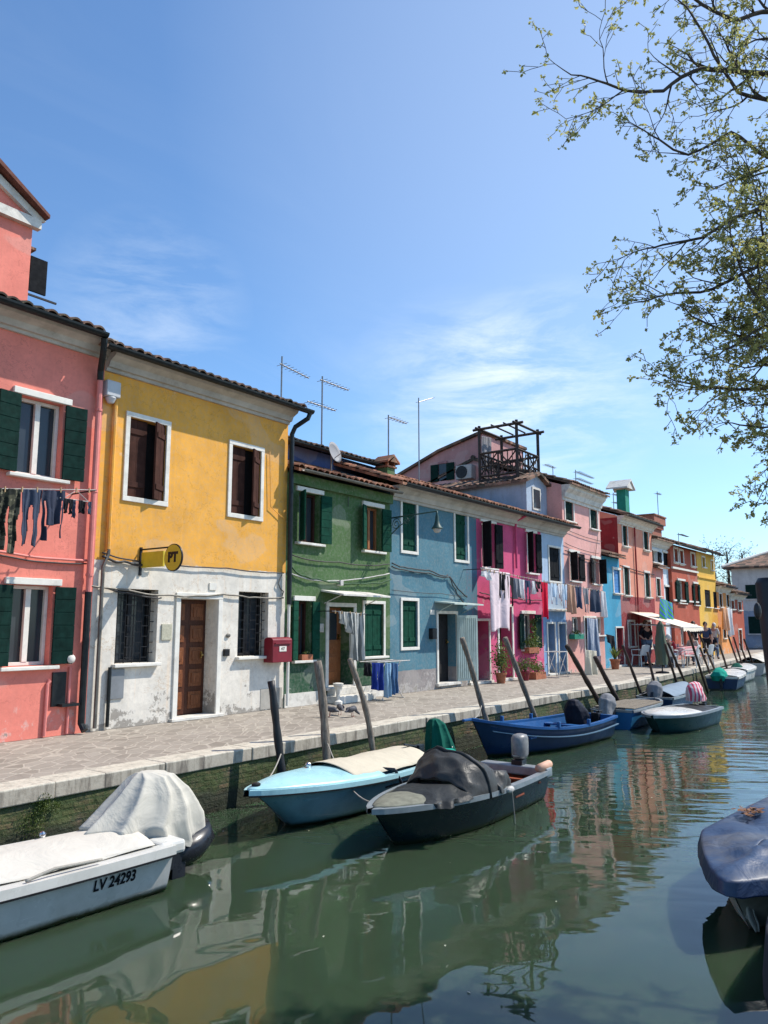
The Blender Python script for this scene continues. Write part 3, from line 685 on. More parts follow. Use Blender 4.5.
# --- house 7, pale pink, three floors
f1 = O(565, 500, 573, 521); f2 = O(590, 510, 597, 529); f3 = O(571, 553, 577, 581); f4 = O(591, 559, 600, 584); f5 = O(572, 617, 581, 633); f6 = O(597, 617, 604, 635); d7 = O(585, 618, 596, 668); d7[2] = .05
f3 = [f3[0]-.1, f3[1]+.1, f3[2], f3[3]]; f4 = [f4[0]+.1, f4[1]-.1, f4[2], f4[3]]
h7 = house('tall pale pink three storey house hung with clothes', X6, X7, 6.45, ppk, [o+[.18] for o in (f1, f2, f3, f4, f5, f6)]+[d7+[.3]], roofm=tileB, lip=(.05, .05), cH=.55, gut=False, corn=stonew)
window(h7, f1, 'shut', gren, boards=0); window(h7, f2, 'shut', gren, boards=0)
window(h7, f3, 'open', blk, surround=False, lintel=True, boards=0, angs=(R(60), R(8))); window(h7, f4, 'open', blk, surround=False, lintel=True, boards=0, angs=(R(10), R(112)))
window(h7, f5, 'plain', surround=False); window(h7, f6, 'plain', surround=False); door(h7, d7, dark, .3, .07, (1, 3))
cable(h7, [(X6, -.05, 4.9), (X7, -.05, 4.75)], .01, wire, .05); cable(h7, [(X6, -.05, 4.4), (X7-.4, -.05, 4.25)], .01, wire, .05); cable(h7, [(X7-.4, -.05, 4.9), (X7-.8, -.05, 4.0)], .01, wire, 0)
cable(h7, [(X6, -.06, 4.15), (X7, -.06, 3.9)], .016, wire, .05, wob=.04)
# --- house 8, turquoise
i1 = O(613.5, 570, 619.5, 593); d8 = O(616.5, 628, 623.5, 664); d8[2] = .05
h8 = house('small turquoise blue house with one window', X7, X8, 4.22, trq, [i1+[.12], d8+[.3]], roofm=tileB, lip=(0, 0), gut=False, corn=None, over=.3)
window(h8, i1, 'shut', simple('sky_shutter', (.06, .20, .45), .5, .2, 5), fr=.09, lintel=True); door(h8, d8, simple('blue_door', (.01, .09, .22), .5, .2, 5), .3, .06, (1, 3))
# --- house 9, salmon with the cafe
j = [O(622.5, 526, 627, 546), O(643.5, 532, 648, 550), O(624, 568, 629, 595), O(645, 573, 649.5, 597), O(628.5, 622, 634.5, 646), O(646.5, 622, 651, 648)]; d9 = O(638.5, 625, 643.5, 662); d9[2] = .05
sal2 = plaster('salmon_over_red', (.68, .27, .18), low=(.26, .03, .035), zlow=2.75, damage=.1, grime=.12, wob=.02)
h9 = house('salmon orange three storey house with dark red cafe front', X8, X9, 5.98, sal2, [o+[.15] for o in j]+[d9+[.3]], roofm=tileB, lip=(.05, .05), corn=stonew)
for k, o in enumerate(j): window(h9, o, 'plain' if k > 3 else 'shut', gren, fr=.09, sill=True, boards=0, grey=stonew)
door(h9, d9, doorw, .3, .08, (1, 3), light=True)
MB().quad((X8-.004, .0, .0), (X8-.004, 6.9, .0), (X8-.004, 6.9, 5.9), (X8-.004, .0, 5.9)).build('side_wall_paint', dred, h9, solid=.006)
pipe(h9, [(32.1, -.07, 5.66), (32.1, -.07, .1)], .035, dred, joints=False)
cable(h9, [(X8, -.05, 3.95), (X9, -.05, 3.8)], .02, wire, .03)
chs = thing('tall_chimney', 'tall green chimney with a pitched cap on the salmon house roof', 'chimney', (31.6, 1.4, 6.3))
g5 = simple('chimney_green', (.015, .22, .15), .8, .2, 5, bump=.2)
qa = onY(619, 518, 1.2); qb = onY(632, 492, 1.2)
cw = .52; ccx = (onY(621.5, 505, 1.2).x+onY(633.5, 505, 1.2).x)/2
MB().box(ccx-cw/2, ccx+cw/2, 1.2, 1.2+cw*.8, 6.2, qb.z).build('stack', g5, chs)
mb = MB(); zt = qb.z
for s_ in (-1, 1):
    i = mb.vs([(ccx+s_*.56, .98, zt+.02), (ccx, .98, zt+.42), (ccx, 2.0, zt+.42), (ccx+s_*.56, 2.0, zt+.02), (ccx+s_*.56, .98, zt+.09), (ccx, .98, zt+.50), (ccx, 2.0, zt+.50), (ccx+s_*.56, 2.0, zt+.09)])
    for q in ((0,1,2,3),(4,7,6,5),(0,4,5,1),(1,5,6,2),(2,6,7,3),(3,7,4,0)): mb.fc(*[i+k for k in q])
i = mb.vs([(ccx-.50, 1.03, zt+.04), (ccx+.50, 1.03, zt+.04), (ccx, 1.03, zt+.40)]); mb.fc(i, i+1, i+2)
mb.build('cap', stonew, chs)
# small pink lean-to beside the white house
k1 = O(656.5, 579, 660, 596); k2 = O(657, 626, 661, 646)
h9b = house('narrow low pink house right of the salmon cafe house', X9+.005, X9b, 4.15, plaster('rose_render', (.68, .24, .19)), [k1+[.15], k2+[.2]], depth=1.6, roofm=tileB, lip=(0, .1), corn=None, gut=False, over=.22)
window(h9b, k1, 'shut', gren, boards=0, grey=stonew); window(h9b, k2, 'plain')
# --- house 10, white upper
l = [O(655.5, 551, 661, 562), O(667, 553, 671, 567), O(663, 586, 666, 602), O(669, 587, 674, 603), O(666, 628, 670, 648)]
h10 = house('white house with black shutters standing behind the low pink one', X9+.01, X10, 5.42, whp, [o+[.15] for o in l], roofm=tileB, lip=(0, 0), gut=False, corn=stonew, cH=.3, depth=6.)
for k, o in enumerate(l): window(h10, o, 'shut' if k else 'open', blk, surround=False, lintel=True, boards=0)
# keep the low house in front: shift it out a little
h10.location.y += .16
# chimney behind
cs = thing('brick_chimney', 'stepped brick chimney behind the white house roof', 'chimney', (38, 3, 6))
br = simple('old_brick', (.30, .11, .07), .9, .3, 12, bump=.4)
qx0 = onY(652, 520, 3).x; qx1 = onY(661, 520, 3).x; qz = onY(656, 517, 3).z
mb = MB(); mb.box(qx0, qx1, 3, 3.6, 5.5, qz-.7).box(qx0-.15, qx1+.12, 2.9, 3.7, qz-.7, qz-.45).box(qx0-.25, qx1+.22, 2.8, 3.8, qz-.45, qz); mb.build('stack', br, cs)
MB().box(qx0-.3, qx1+.27, 2.75, 3.85, qz+.004, qz+.08).build('cap', tileA, cs)
# --- house 11, brick red
mm = [O(674, 549, 677.5, 562), O(679.7, 551, 683, 563.5), O(691, 554, 694.5, 566), O(678.5, 581, 684.5, 603), O(694, 584, 697.5, 605), O(681, 628, 686, 646), O(693, 626, 697, 655)]
mm[6][2] = .05
h11 = house('brick red house with white framed upper windows', X10, X11, 5.38, brk, [o+[.15] for o in mm], roofm=tileB, lip=(0, 0), corn=None)
for k, o in enumerate(mm[:6]): window(h11, o, 'plain' if k in (0, 1, 2, 5) else 'open', gren, surround=k < 3, lintel=k > 2, boards=0, fr=.1)
door(h11, mm[6], doorw, .15)
MB().box(X10+.01, X11-.01, -.08, .01, 4.25, 4.34).build('string_course', white, h11); MB().box(X10+.01, X11-.01, -.06, .01, 2.72, 2.80).build('string_course', white, h11)
# --- house 12, bright yellow
nn = [O(702, 557.5, 704.7, 567), O(711, 561, 713, 570), O(705, 590, 710.5, 607), O(713.5, 592, 717, 608), O(707, 628, 711.5, 646)]
h12 = house('tall bright yellow house near the far end of the row', X11, X12, 5.45, yl2, [o+[.15] for o in nn], roofm=tileB, lip=(0, 0), corn=None)
for k, o in enumerate(nn): window(h12, o, 'plain' if k in (0, 1, 4) else 'shut', blk, boards=0, fr=.08, surround=k < 2)
MB().box(X11+.02, X12-.02, -.06, .01, 4.05, 4.12).build('string_course', yl2, h12)
# --- 13 orange, 14 red
pp = [O(719.3, 594, 722, 607), O(726.5, 595, 729, 607), O(723, 627, 726, 638)]
h13 = house('low orange house with white washing hung out', X12, X13, 3.75, org, [o+[.15] for o in pp], roofm=tileB, lip=(0, 0), corn=stonew, depth=3.6)
for o in pp: window(h13, o, 'shut', blk, boards=0, fr=.08)
qq = [O(731, 601, 734, 609), O(738, 602, 741, 610), O(739, 630, 742, 649)]; qq[2][2] = .05
h14 = house('low red house with step gable at the end of the row', X13, X14, 3.45, brk, [o+[.15] for o in qq], roofm=tileB, lip=(0, 0), corn=stonew, depth=5)
for o in qq[:2]: window(h14, o, 'plain', fr=.1)
door(h14, qq[2], doorw, .15)
mb = MB(); 
for k in range(4): mb.box(X13-1.6+.7*k, X13-1.6+.7*(k+1)+.0, 1.5, 1.8, 3.5, 5.7-.35*k*(k > 0)); 
mb.box(X13-1.7, X13+.6, 1.8, 5, 3.5, 5.2)
mb.build('step_gable', brk, h14)
# --- far house closing the street
fx = 60.
h15 = thing('far_house', 'grey white house with hipped tile roof closing the street', 'house', (fx+4, -2, 0))
fy0, fy1, fz = -9.0, 2.3, 5.75
mb = MB(); mb.box(fx, fx+9, fy0, fy1, 0, fz); mb.build('wall', grw, h15)
mb = MB(); i = mb.vs([(fx-.5, fy0-.5, fz), (fx+9.5, fy0-.5, fz), (fx+9.5, fy1+.5, fz), (fx-.5, fy1+.5, fz), (fx+4.5, fy0+4.5, fz+1.75), (fx+4.5, fy1-3.2, fz+1.75), (fx-.5, fy0-.5, fz-.12), (fx+9.5, fy0-.5, fz-.12), (fx+9.5, fy1+.5, fz-.12), (fx-.5, fy1+.5, fz-.12)])
for q in ((0,4,5,3),(1,4,0),(2,5,4,1),(3,5,2),(6,7,8,9),(0,6,9,3),(0,1,7,6),(1,2,8,7),(2,3,9,8)): mb.fc(*[i+k for k in q])
mb.build('roof', tileB, h15)
MB().tube([(fx-.5, fy1+.5, fz+.04), (fx+4.5, fy1-3.2, fz+1.8)], .11, 8).tube([(fx+4.5, fy1-3.2, fz+1.8), (fx+4.5, fy0+4.5, fz+1.8)], .11, 8).build('ridge_tiles', stonew, h15)
for yy, z0, z1 in ((1.0, 3.45, 4.45), (-1.6, 3.45, 4.45), (-4.2, 3.45, 4.45), (.95, 1.0, 2.2), (-1.6, 1.0, 2.2), (-4.2, .9, 2.2), (.1, .9, 2.1)):
    w = MB().box(fx-.03, fx+.02, yy-.42, yy+.42, z0, z1).build('window', gren, h15, bevel=.01)
    MB().box(fx-.1, fx+.01, yy-.5, yy+.5, z0-.08, z0-.01).build('sill', stonew, w)
# low red wing attached left of far house
# ------------------------------------------------------------------ houses seen over the roofs
def backhouse(label, x0, x1, y0, dep, ze, pk, mat, roofm, z0=4.0, gable_y=False, cat='house'):
    h = thing('rear_house', label, cat, ((x0+x1)/2, y0+dep/2, 0))
    mb = MB()
    if gable_y:   # ridge runs along y, gable faces the canal
        cx = (x0+x1)/2
        i = mb.vs([(x0, y0, 0), (x1, y0, 0), (x1, y0, ze), (cx, y0, pk), (x0, y0, ze), (x0, y0+dep, 0), (x1, y0+dep, 0), (x1, y0+dep, ze), (cx, y0+dep, pk), (x0, y0+dep, ze)])
        for q in ((0,1,2,3,4),(5,9,8,7,6),(1,6,7,2),(0,4,9,5)): mb.fc(*[i+k for k in q])
        mb.build('wall', mat, h)
        mb = MB()
        for s_, xe in ((-1, x0-.15), (1, x1+.15)):
            zz = ze-(pk-ze)*.15/((x1-x0)/2)
            i = mb.vs([(xe, y0-.12, zz), (cx, y0-.12, pk), (cx, y0+dep+.1, pk), (xe, y0+dep+.1, zz), (xe, y0-.12, zz+.09), (cx, y0-.12, pk+.09), (cx, y0+dep+.1, pk+.09), (xe, y0+dep+.1, zz+.09)])
            for q in ((0,1,2,3),(4,7,6,5),(0,4,5,1),(1,5,6,2),(2,6,7,3),(3,7,4,0)): mb.fc(*[i+k for k in q])
        mb.build('roof', roofm, h)
    else:
        wall('wall', x0, x1, 0, ze, [], mat, h, dep, y=y0, gable=(pk-ze))
        mid = y0+dep/2
        r = tiles(x0-.05, x1+.05, y0-.3, mid, ze+.02, pk+.05).build('roof', roofm, h)
        tiles(x0-.05, x1+.05, y0+dep+.2, mid+.01, ze+.02, pk+.046, row=.9).build('rear_slope', roofm, r)
        gutter(h, x0, x1, ze, y0-.35)
    return h
# blue house behind the green one
qa, qb = onY(300, 441, 5), onY(391, 470, 5)
qa, qb = onY(300, 441, 1.4), onY(388, 469, 1.4)
hb1 = backhouse('faded blue house rising behind the green house roof', onY(286, 440, 1.4).x-.3, qb.x, 1.7, 4.5, (qa.z+qb.z)/2, qa.z+.75, ultram, tileB)
# dusky pink attic storey at the rear of the tall pale pink house; its side wall faces the camera
xw_ = X6+.02
hb2 = thing('rear_house', 'dusky pink upper storey left of the wooden roof terrace', 'house', (26, 5, 0))
prof = [(3.1, 5.), (8.6, 5.), (8.6, 6.9), (5.0, 8.25), (3.1, 8.72)]
mb = MB(); i = mb.vs([(xw_, y, z) for y, z in prof]+[(X7-.05, y, z) for y, z in prof]); n = len(prof)
mb.fc(*[i+k for k in range(n)]); mb.fc(*[i+n+k for k in range(n)][::-1])
for k in range(n): mb.fc(i+k, i+(k+1) % n, i+n+(k+1) % n, i+n+k)
mb.build('wall', mauve, hb2)
mb = MB()
for (ya, za), (yb, zb) in ((( 8.8, 6.82), (5.0, 8.26)), ((5.0, 8.26), (3.0, 8.75))):
    i = mb.vs([(xw_-.14, ya, za), (xw_-.14, yb, zb), (X7+.1, yb, zb), (X7+.1, ya, za), (xw_-.14, ya, za+.10), (xw_-.14, yb, zb+.10), (X7+.1, yb, zb+.10), (X7+.1, ya, za+.10)])
    for q in ((0,1,2,3),(4,7,6,5),(0,4,5,1),(1,5,6,2),(2,6,7,3),(3,7,4,0)): mb.fc(*[i+k for k in q])
mb.build('roof', tileB, hb2)
ya, yb = onX(439, 470, xw_).y, onX(447, 470, xw_).y; zt_w, zb_w = onX(443, 464, xw_).z, onX(443, 481, xw_).z; wd = abs(ya-yb)
w = MB().box(xw_-.02, xw_+.03, yb, ya, zb_w, zt_w).build('window', glass, hb2)
MB().box(xw_-.07, xw_-.025, ya+.01, ya+wd*.95, zb_w, zt_w).build('shutter', gren, w); MB().box(xw_-.07, xw_-.025, yb-wd*.95, yb-.01, zb_w, zt_w).build('shutter', gren, w)
MB().box(xw_-.06, xw_+.02, yb-.02, ya+.02, zt_w+.01, zt_w+.09).build('lintel', simple('mauve_trim', (.30, .14, .14)), w)
ya, yb = onX(456, 470, xw_-.3).y, onX(472, 470, xw_-.3).y; za, zb = onX(464, 465, xw_-.3).z, onX(464, 479, xw_-.3).z
ac = thing('air_conditioner', 'white air conditioner on the dusky pink upper wall', 'air conditioner', (xw_-.2, yb, zb))
MB().box(xw_-.34, xw_-.01, yb, ya, zb, za).build('casing', simple('ac_plastic', (.42, .40, .37), .5, .1, 5), ac, bevel=.02)
MB().lathe((0, 0, 0), [(.24, -.012), (.24, .012), (.1, .018)], 20, Matrix.Translation((xw_-.352, ya+(yb-ya)*.38, (za+zb)/2)) @ Matrix.Rotation(R(90), 4, 'Y')).build('fan_grille', iron, ac)
# pale blue dormer with gable on the long roof
dy0 = .55
da, db, dtp = onY(526, 479, dy0), onY(546.5, 490, dy0), onY(535, 472, dy0)
dz0 = 5.0
hd = thing('dormer', 'pale blue gabled dormer under the wooden roof terrace', 'dormer', (da.x, dy0, 5))
mb = MB(); cx = (da.x+db.x)/2; zE = da.z
i = mb.vs([(da.x, dy0, dz0), (db.x, dy0, dz0), (db.x, dy0, zE), (cx, dy0, dtp.z-.06), (da.x, dy0, zE), (da.x, dy0+5, dz0), (db.x, dy0+5, dz0), (db.x, dy0+5, zE), (cx, dy0+5, dtp.z-.06), (da.x, dy0+5, zE)])
for q in ((0,1,2,3,4),(5,9,8,7,6),(1,6,7,2),(0,4,9,5)): mb.fc(*[i+k for k in q])
mb.build('wall', plaster('dormer_blue', (.36, .44, .54), damage=0, grime=.5), hd)
def slab_roof(x0, x1, ze, zp, y0, y1, mat, parent, ov=.25):
    cx = (x0+x1)/2; mb = MB()
    for s_, xe in ((-1, x0-ov), (1, x1+ov)):
        k = (zp-ze)/((x1-x0)/2); zz = ze-k*ov
        L = math.hypot(cx-xe, zp-zz)
        nrow = 5; per = .2; ny = int((y1-y0)/per)
        # corrugated along y
        i0 = len(mb.v)
        for a_ in range(nrow+1):
            t = a_/nrow
            for b_ in range(ny*4+1):
                yy = y0+(y1-y0)*b_/(ny*4); hh = .035*abs(math.sin(math.pi*b_/4))
                mb.v.append(Vector((xe+(cx-xe)*t, yy, zz+(zp-zz)*t+hh+.05)))
        W_ = ny*4+1
        for a_ in range(nrow):
            for b_ in range(W_-1): mb.fc(i0+a_*W_+b_, i0+a_*W_+b_+1, i0+(a_+1)*W_+b_+1, i0+(a_+1)*W_+b_)
        i = mb.vs([(xe, y0, zz-.04), (cx, y0, zp-.04), (cx, y1, zp-.04), (xe, y1, zz-.04), (xe, y0, zz+.05), (cx, y0, zp+.05), (cx, y1, zp+.05), (xe, y1, zz+.05)])
        for q in ((0,1,2,3),(4,7,6,5),(0,4,5,1),(1,5,6,2),(2,6,7,3),(3,7,4,0)): mb.fc(*[i+k for k in q])
    return mb.build('roof', mat, parent)
slab_roof(da.x, db.x, zE, dtp.z-.06, dy0-.18, dy0+4, tileB, hd)
o = O(533, 490, 539, 508, dy0)
w = MB().box(o[0]-.08, o[1]+.08, dy0-.03, dy0+.02, o[2]-.08, o[3]+.08).build('window', stonew, hd); MB().box(o[0], o[1], dy0-.045, dy0-.031, o[2], o[3]).build('pane', glass, w)
# altana: timber roof terrace
tim = woodmat('dark_timber', (.055, .045, .04), (3, 3, 1), .8)
al = thing('roof_terrace', 'dark timber roof terrace with crossed railings and open pergola', 'roof terrace', (24, 1.7, 6.6))
xb_ = da.x+.1
bb = onX(517, 450, xb_); aa = onX(479.5, 450, xb_); cc = onY(538, 450, bb.y)
P = {'a': Vector((xb_, aa.y, 0)), 'b': Vector((xb_, bb.y, 0)), 'c': Vector((cc.x, bb.y, 0)), 'd': Vector((cc.x, aa.y, 0))}
zt2 = onX(517, 423, xb_).z; zr = onX(517, 448.5, xb_).z; zfl = zr-.92
def beam(mb, a, b, s_):
    mb.tube([a, b], s_, 4)
mb = MB()
for k in 'abcd':
    p = P[k]; beam(mb, (p.x, p.y, zfl-.6), (p.x, p.y, zt2+.12), .06)
posts = mb.build('posts', tim, al)
mb = MB()
for k1, k2 in ('ab', 'bc', 'cd', 'da'):
    a, b = P[k1], P[k2]; d_ = (b-a).normalized()*.25
    beam(mb, (a.x-d_.x, a.y-d_.y, zt2), (b.x+d_.x, b.y+d_.y, zt2), .05)
for f in (.33, .66):
    a = P['a'].lerp(P['b'], f); b = P['d'].lerp(P['c'], f); beam(mb, (a.x, a.y, zt2+.09), (b.x, b.y, zt2+.07), .035)
mb.build('pergola', tim, al)
for k1, k2 in ('ab', 'bc', 'cd', 'da'):
    mb = MB(); a, b = P[k1], P[k2]; n = max(2, round((b-a).length/1.3))
    for q in range(n):
        u, v = a.lerp(b, q/n), a.lerp(b, (q+1)/n)
        U = lambda z: (u.x, u.y, z)
        V = lambda z: (v.x, v.y, z)
        beam(mb, U(zr), V(zr), .045); beam(mb, U(zfl+.1), V(zfl+.1), .04); beam(mb, U(zfl+.12), V(zr), .028); beam(mb, V(zfl+.12), U(zr), .028)
        beam(mb, U(zfl), U(zr), .035); m_ = u.lerp(v, .5); beam(mb, (m_.x, m_.y, zfl+.1), (m_.x, m_.y, zr), .022); beam(mb, U((zr+zfl)/2), V((zr+zfl)/2), .022)
        for f in (.25, .75): m2 = u.lerp(v, f); beam(mb, (m2.x, m2.y, zfl+.1), (m2.x, m2.y, zr), .016)
    mb.build('railing', tim, al)
mb = MB(); a, b, c, d = P['a'], P['b'], P['c'], P['d']
i = mb.vs([(p.x, p.y, z) for z in (zfl-.12, zfl) for p in (a, b, c, d)])
for q in ((0,1,2,3),(4,7,6,5),(0,1,5,4),(1,2,6,5),(2,3,7,6),(3,0,4,7)): mb.fc(*[i+k for k in q])
mb.build('deck', tim, al)
print('altana', P, zfl, zt2, da, db, dtp)
# ------------------------------------------------------------------ antennas and dish
galv = simple('galvanised', (.22, .22, .22), .45, .2, 9, .6)
def antenna(label, pxb, pyb, pyt, y, arms, group='television aerials on the roofs'):
    b = onY(pxb, pyb, y); t = onY(pxb, pyt, y)
    h = thing('tv_antenna', label, 'antenna', (b.x, y, b.z-.5), group)
    MB().tube([(b.x, y, b.z-1.0), (b.x, y, t.z)], .022, 6).build('mast', galv, h)
    for (dxl, dxr, py_, tilt) in arms:
        z = onY(pxb, py_, y).z; s0 = onY(pxb+dxl, py_, y).x; s1 = onY(pxb+dxr, py_, y).x
        mb = MB(); mb.tube([(s0, y, z), (s1, y, z+tilt)], .016, 6)
        n = max(4, int(abs(s1-s0)/.13))
        for k in range(n):
            f = (k+.5)/n; x = s0+(s1-s0)*f; L = .11+.08*(1-f)
            mb.tube([(x, y-L, z+tilt*f), (x, y+L, z+tilt*f)], .007, 4)
        mb.build('boom', galv, h)
antenna('tall thin aerial above the yellow house ridge', 281, 408, 356, 3.2, [(-1, 28, 364, -.1)])
antenna('double aerial with dish reflector behind the green house', 321.5, 450, 376, 2.2, [(-1, 27, 380, 0), (-14, 14, 406, 0)])
antenna('short aerial on the chimney of the green house', 388.5, 455, 415, 1.6, [(0, 18, 417, 0)])
antenna('tall aerial in front of the dusky pink gable', 419, 452, 398, 3.2, [(0, 14, 402, .35)])
antenna('two-armed aerial above the pale pink house', 576, 485, 470, 3.2, [(0, 17, 471.5, .0), (0, 16, 478, 0)])
antenna('thin aerial left of the green chimney', 614, 512, 493, 3.2, [(0, 8, 494, 0), (0, 8, 502, 0)])
antenna('aerial mast above the brick chimney', 658.5, 517, 492, 3.2, [(-2, 2, 494, 0)])
antenna('small aerial above the brick red house', 679, 545, 533, 3.2, [(0, 9, 534, 0)])
antenna('small aerial seen beyond the roof terrace', 553, 475, 466, 5, [(-8, 2, 467.5, 0)])
ds = thing('satellite_dish', 'grey satellite dish on the wall behind the green roof', 'satellite dish', onY(333, 458, 3.6))
q = onY(333, 453, 1.0)
Md = Matrix.Translation(q) @ Vector((.15, -.95, .25)).to_track_quat('Z', 'Y').to_matrix().to_4x4() @ Matrix.Scale(.62, 4)
MB().lathe((0, 0, 0), [(.02, 0), (.2, .015), (.33, .05), (.42, .10), (.43, .105), (.33, .06), (.2, .03)], 24, Md).build('reflector', simple('dish_grey', (.22, .22, .23), .6, .1, 4), ds, smooth=True)
MB().tube([q+Vector((0, .05, 0)), q+Vector((0, .05, -.55))], .02).tube([q+Vector((0, 0, -.15)), q+Vector((.05, -.28, .0))], .01).build('mount', galv, ds)
# ------------------------------------------------------------------ quay, ground, canal
EDGE = [(-30, -3.11), (22.6, -3.11), (31.5, -2.66), (44, -1.85), (56, -1.1), (56, -10.53)]
def prect(name, mat, polys, z, thick, kind='structure'):
    mb = MB()
    for p in polys:
        n = len(p); i = mb.vs([(x, y, z) for x, y in p]+[(x, y, z-thick) for x, y in p])
        mb.fc(*[i+k for k in range(n)]); mb.fc(*[i+n+k for k in range(n)][::-1])
        for k in range(n): mb.fc(i+k, i+(k+1) % n, i+n+(k+1) % n, i+n+k)
    return mb.build(name, mat, None, kind=kind)
m, nt, b = newmat('trachyte_paving'); n = N(nt)
X, Y, Z = n.xyz(); wq = n.math('MULTIPLY', n.math('SUBTRACT', n.noise(3.2, 3, .6), .5), .16)
pu = n.math('ADD', n.math('ADD', n.math('MULTIPLY', X, .80*3.0), n.math('MULTIPLY', Y, .60*3.0)), wq); pv = n.math('ADD', n.math('ADD', n.math('MULTIPLY', X, -.60*5.4), n.math('MULTIPLY', Y, .80*5.4)), wq)
vec_ = n.comb(pu, pv, 0.)
vo = nt.nodes.new('ShaderNodeTexVoronoi'); vo.feature = 'DISTANCE_TO_EDGE'; n.link(vec_, vo.inputs['Vector']); vo.inputs['Scale'].default_value = 1.; vo.inputs['Randomness'].default_value = .72
vc = nt.nodes.new('ShaderNodeTexVoronoi'); n.link(vec_, vc.inputs['Vector']); vc.inputs['Scale'].default_value = 1.; vc.inputs['Randomness'].default_value = .72
tone = n.xyz(vc.outputs['Color'])[0]
base = n.mix(tone, (.215, .188, .155), (.305, .272, .228))
jw = n.ramp(n.math('ADD', vo.outputs['Distance'], n.math('MULTIPLY', n.noise(7, 3, .6), .03)), [(.03, 1), (.085, 0)])
base = n.mix(n.math('MULTIPLY', jw, n.ramp(n.noise(1.8, 4, .6), [(.3, .25), (.6, .95)])), base, (.42, .375, .31))
base = n.mix(n.math('MULTIPLY', n.ramp(n.noise(.7, 5, .7), [(.42, 0), (.65, 1)]), .45), base, (.33, .29, .25))
base = n.mix(n.math('MULTIPLY', n.ramp(n.noise(8, 6, .75), [(.52, 0), (.7, 1)]), .45), base, (.13, .112, .095))
n.link(base, b.inputs['Base Color']); b.inputs['Roughness'].default_value = .85; b.inputs['Specular IOR Level'].default_value = .2
n.bump(n.math('SUBTRACT', n.noise(9, 4, .6), jw), b, .3, .01)
pavem = m
m, nt, b = newmat('istrian_kerb'); n = N(nt); X, Y, Z = n.xyz()
jo = n.math('LESS_THAN', n.math('FRACT', n.math('DIVIDE', n.math('ADD', X, 100.3), 1.37)), .008)
base = n.mix(n.noise(2.3, 5, .7), (.43, .39, .31), (.62, .57, .47))
st = n.ramp(n.noise(1, 5, .75, n.map((7, 7, 1.2))), [(.48, 0), (.66, 1)])
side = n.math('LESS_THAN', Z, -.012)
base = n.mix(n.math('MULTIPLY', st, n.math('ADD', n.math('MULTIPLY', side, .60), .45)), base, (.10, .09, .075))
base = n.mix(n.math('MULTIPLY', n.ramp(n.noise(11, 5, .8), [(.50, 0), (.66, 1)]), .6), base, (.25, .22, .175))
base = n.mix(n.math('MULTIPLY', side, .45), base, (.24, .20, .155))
base = n.mix(jo, base, (.08, .07, .06))
n.link(base, b.inputs['Base Color']); b.inputs['Roughness'].default_value = .8; n.bump(n.math('SUBTRACT', n.noise(14, 5, .7), jo), b, .4, .012)
kerbm = m
m, nt, b = newmat('canal_brick'); n = N(nt); X, Y, Z = n.xyz()
br_ = nt.nodes.new('ShaderNodeTexBrick'); wv = n.math('MULTIPLY', n.noise(2.2, 4, .6), .07)
n.link(n.comb(n.math('ADD', X, wv), n.math('ADD', Z, wv), 0.), br_.inputs[0])
br_.inputs['Color1'].default_value = (.20, .12, .07, 1); br_.inputs['Color2'].default_value = (.10, .085, .05, 1); br_.inputs['Mortar'].default_value = (.03, .03, .022, 1)
br_.inputs['Scale'].default_value = 1.; br_.inputs['Mortar Size'].default_value = .010; br_.inputs['Brick Width'].default_value = .25; br_.inputs['Row Height'].default_value = .068
base = n.mix(n.math('MULTIPLY', n.ramp(n.noise(2.4, 6, .75), [(.36, 0), (.56, 1)]), .85), br_.outputs[0], (.045, .075, .014))
base = n.mix(n.ramp(n.noise(3.1, 5, .7, n.map((1, 1, 1), (0, 0, 2))), [(.58, 0), (.68, .8)]), base, (.09, .10, .03))
wet = n.math('MULTIPLY', n.math('SUBTRACT', n.math('MULTIPLY', n.noise(3, 4, .6), .25), n.math('ADD', Z, .50)), 8., True)
base = n.mix(n.math('MULTIPLY', wet, .85), base, (.014, .018, .010))
n.link(base, b.inputs['Base Color']); b.inputs['Roughness'].default_value = .8
n.bump(n.math('ADD', n.math('MULTIPLY', br_.outputs['Fac'], -1.2), n.math('MULTIPLY', n.noise(9, 5, .7), 1.4)), b, .8, .03)
cbrick = m
edge = [Vector((x, y, 0)) for x, y in EDGE]
KW = .40
poly = [(x, y+KW) for x, y in EDGE[:5]]
poly = poly[:4]+[(56+.4, -1.1+KW), (56.4, -10.53), (90, -10.53), (90, .12), (-30, .12)]
prect('quay_paving', pavem, [poly], -.004, .6)
mb = MB()
E5 = [Vector((x, y, 0)) for x, y in EDGE]
for a, b_ in zip(E5[:4], E5[1:5]):
    L = int(max(1, round((b_.x-a.x)/1.37)))
    for k in range(L):
        p, q = a.lerp(b_, k/L), a.lerp(b_, (k+1)/L); g = .004
        dz = rnd.uniform(-.004, .004); dy = rnd.uniform(-.012, .012)
        i = mb.vs([(p.x+g, p.y+dy, -.16), (q.x-g, q.y+dy, -.16), (q.x-g, q.y+KW, -.16), (p.x+g, p.y+KW, -.16), (p.x+g, p.y+dy, .004+dz), (q.x-g, q.y+dy, .004+dz), (q.x-g, q.y+KW, .004+dz), (p.x+g, p.y+KW, .004+dz)])
        for q_ in ((0,3,2,1),(4,5,6,7),(0,1,5,4),(1,2,6,5),(2,3,7,6),(3,0,4,7)): mb.fc(*[i+k_ for k_ in q_])
mb.box(56, 56.4, -10.5, -1.1, -.16, .004)
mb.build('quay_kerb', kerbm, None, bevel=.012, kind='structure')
mb = MB()
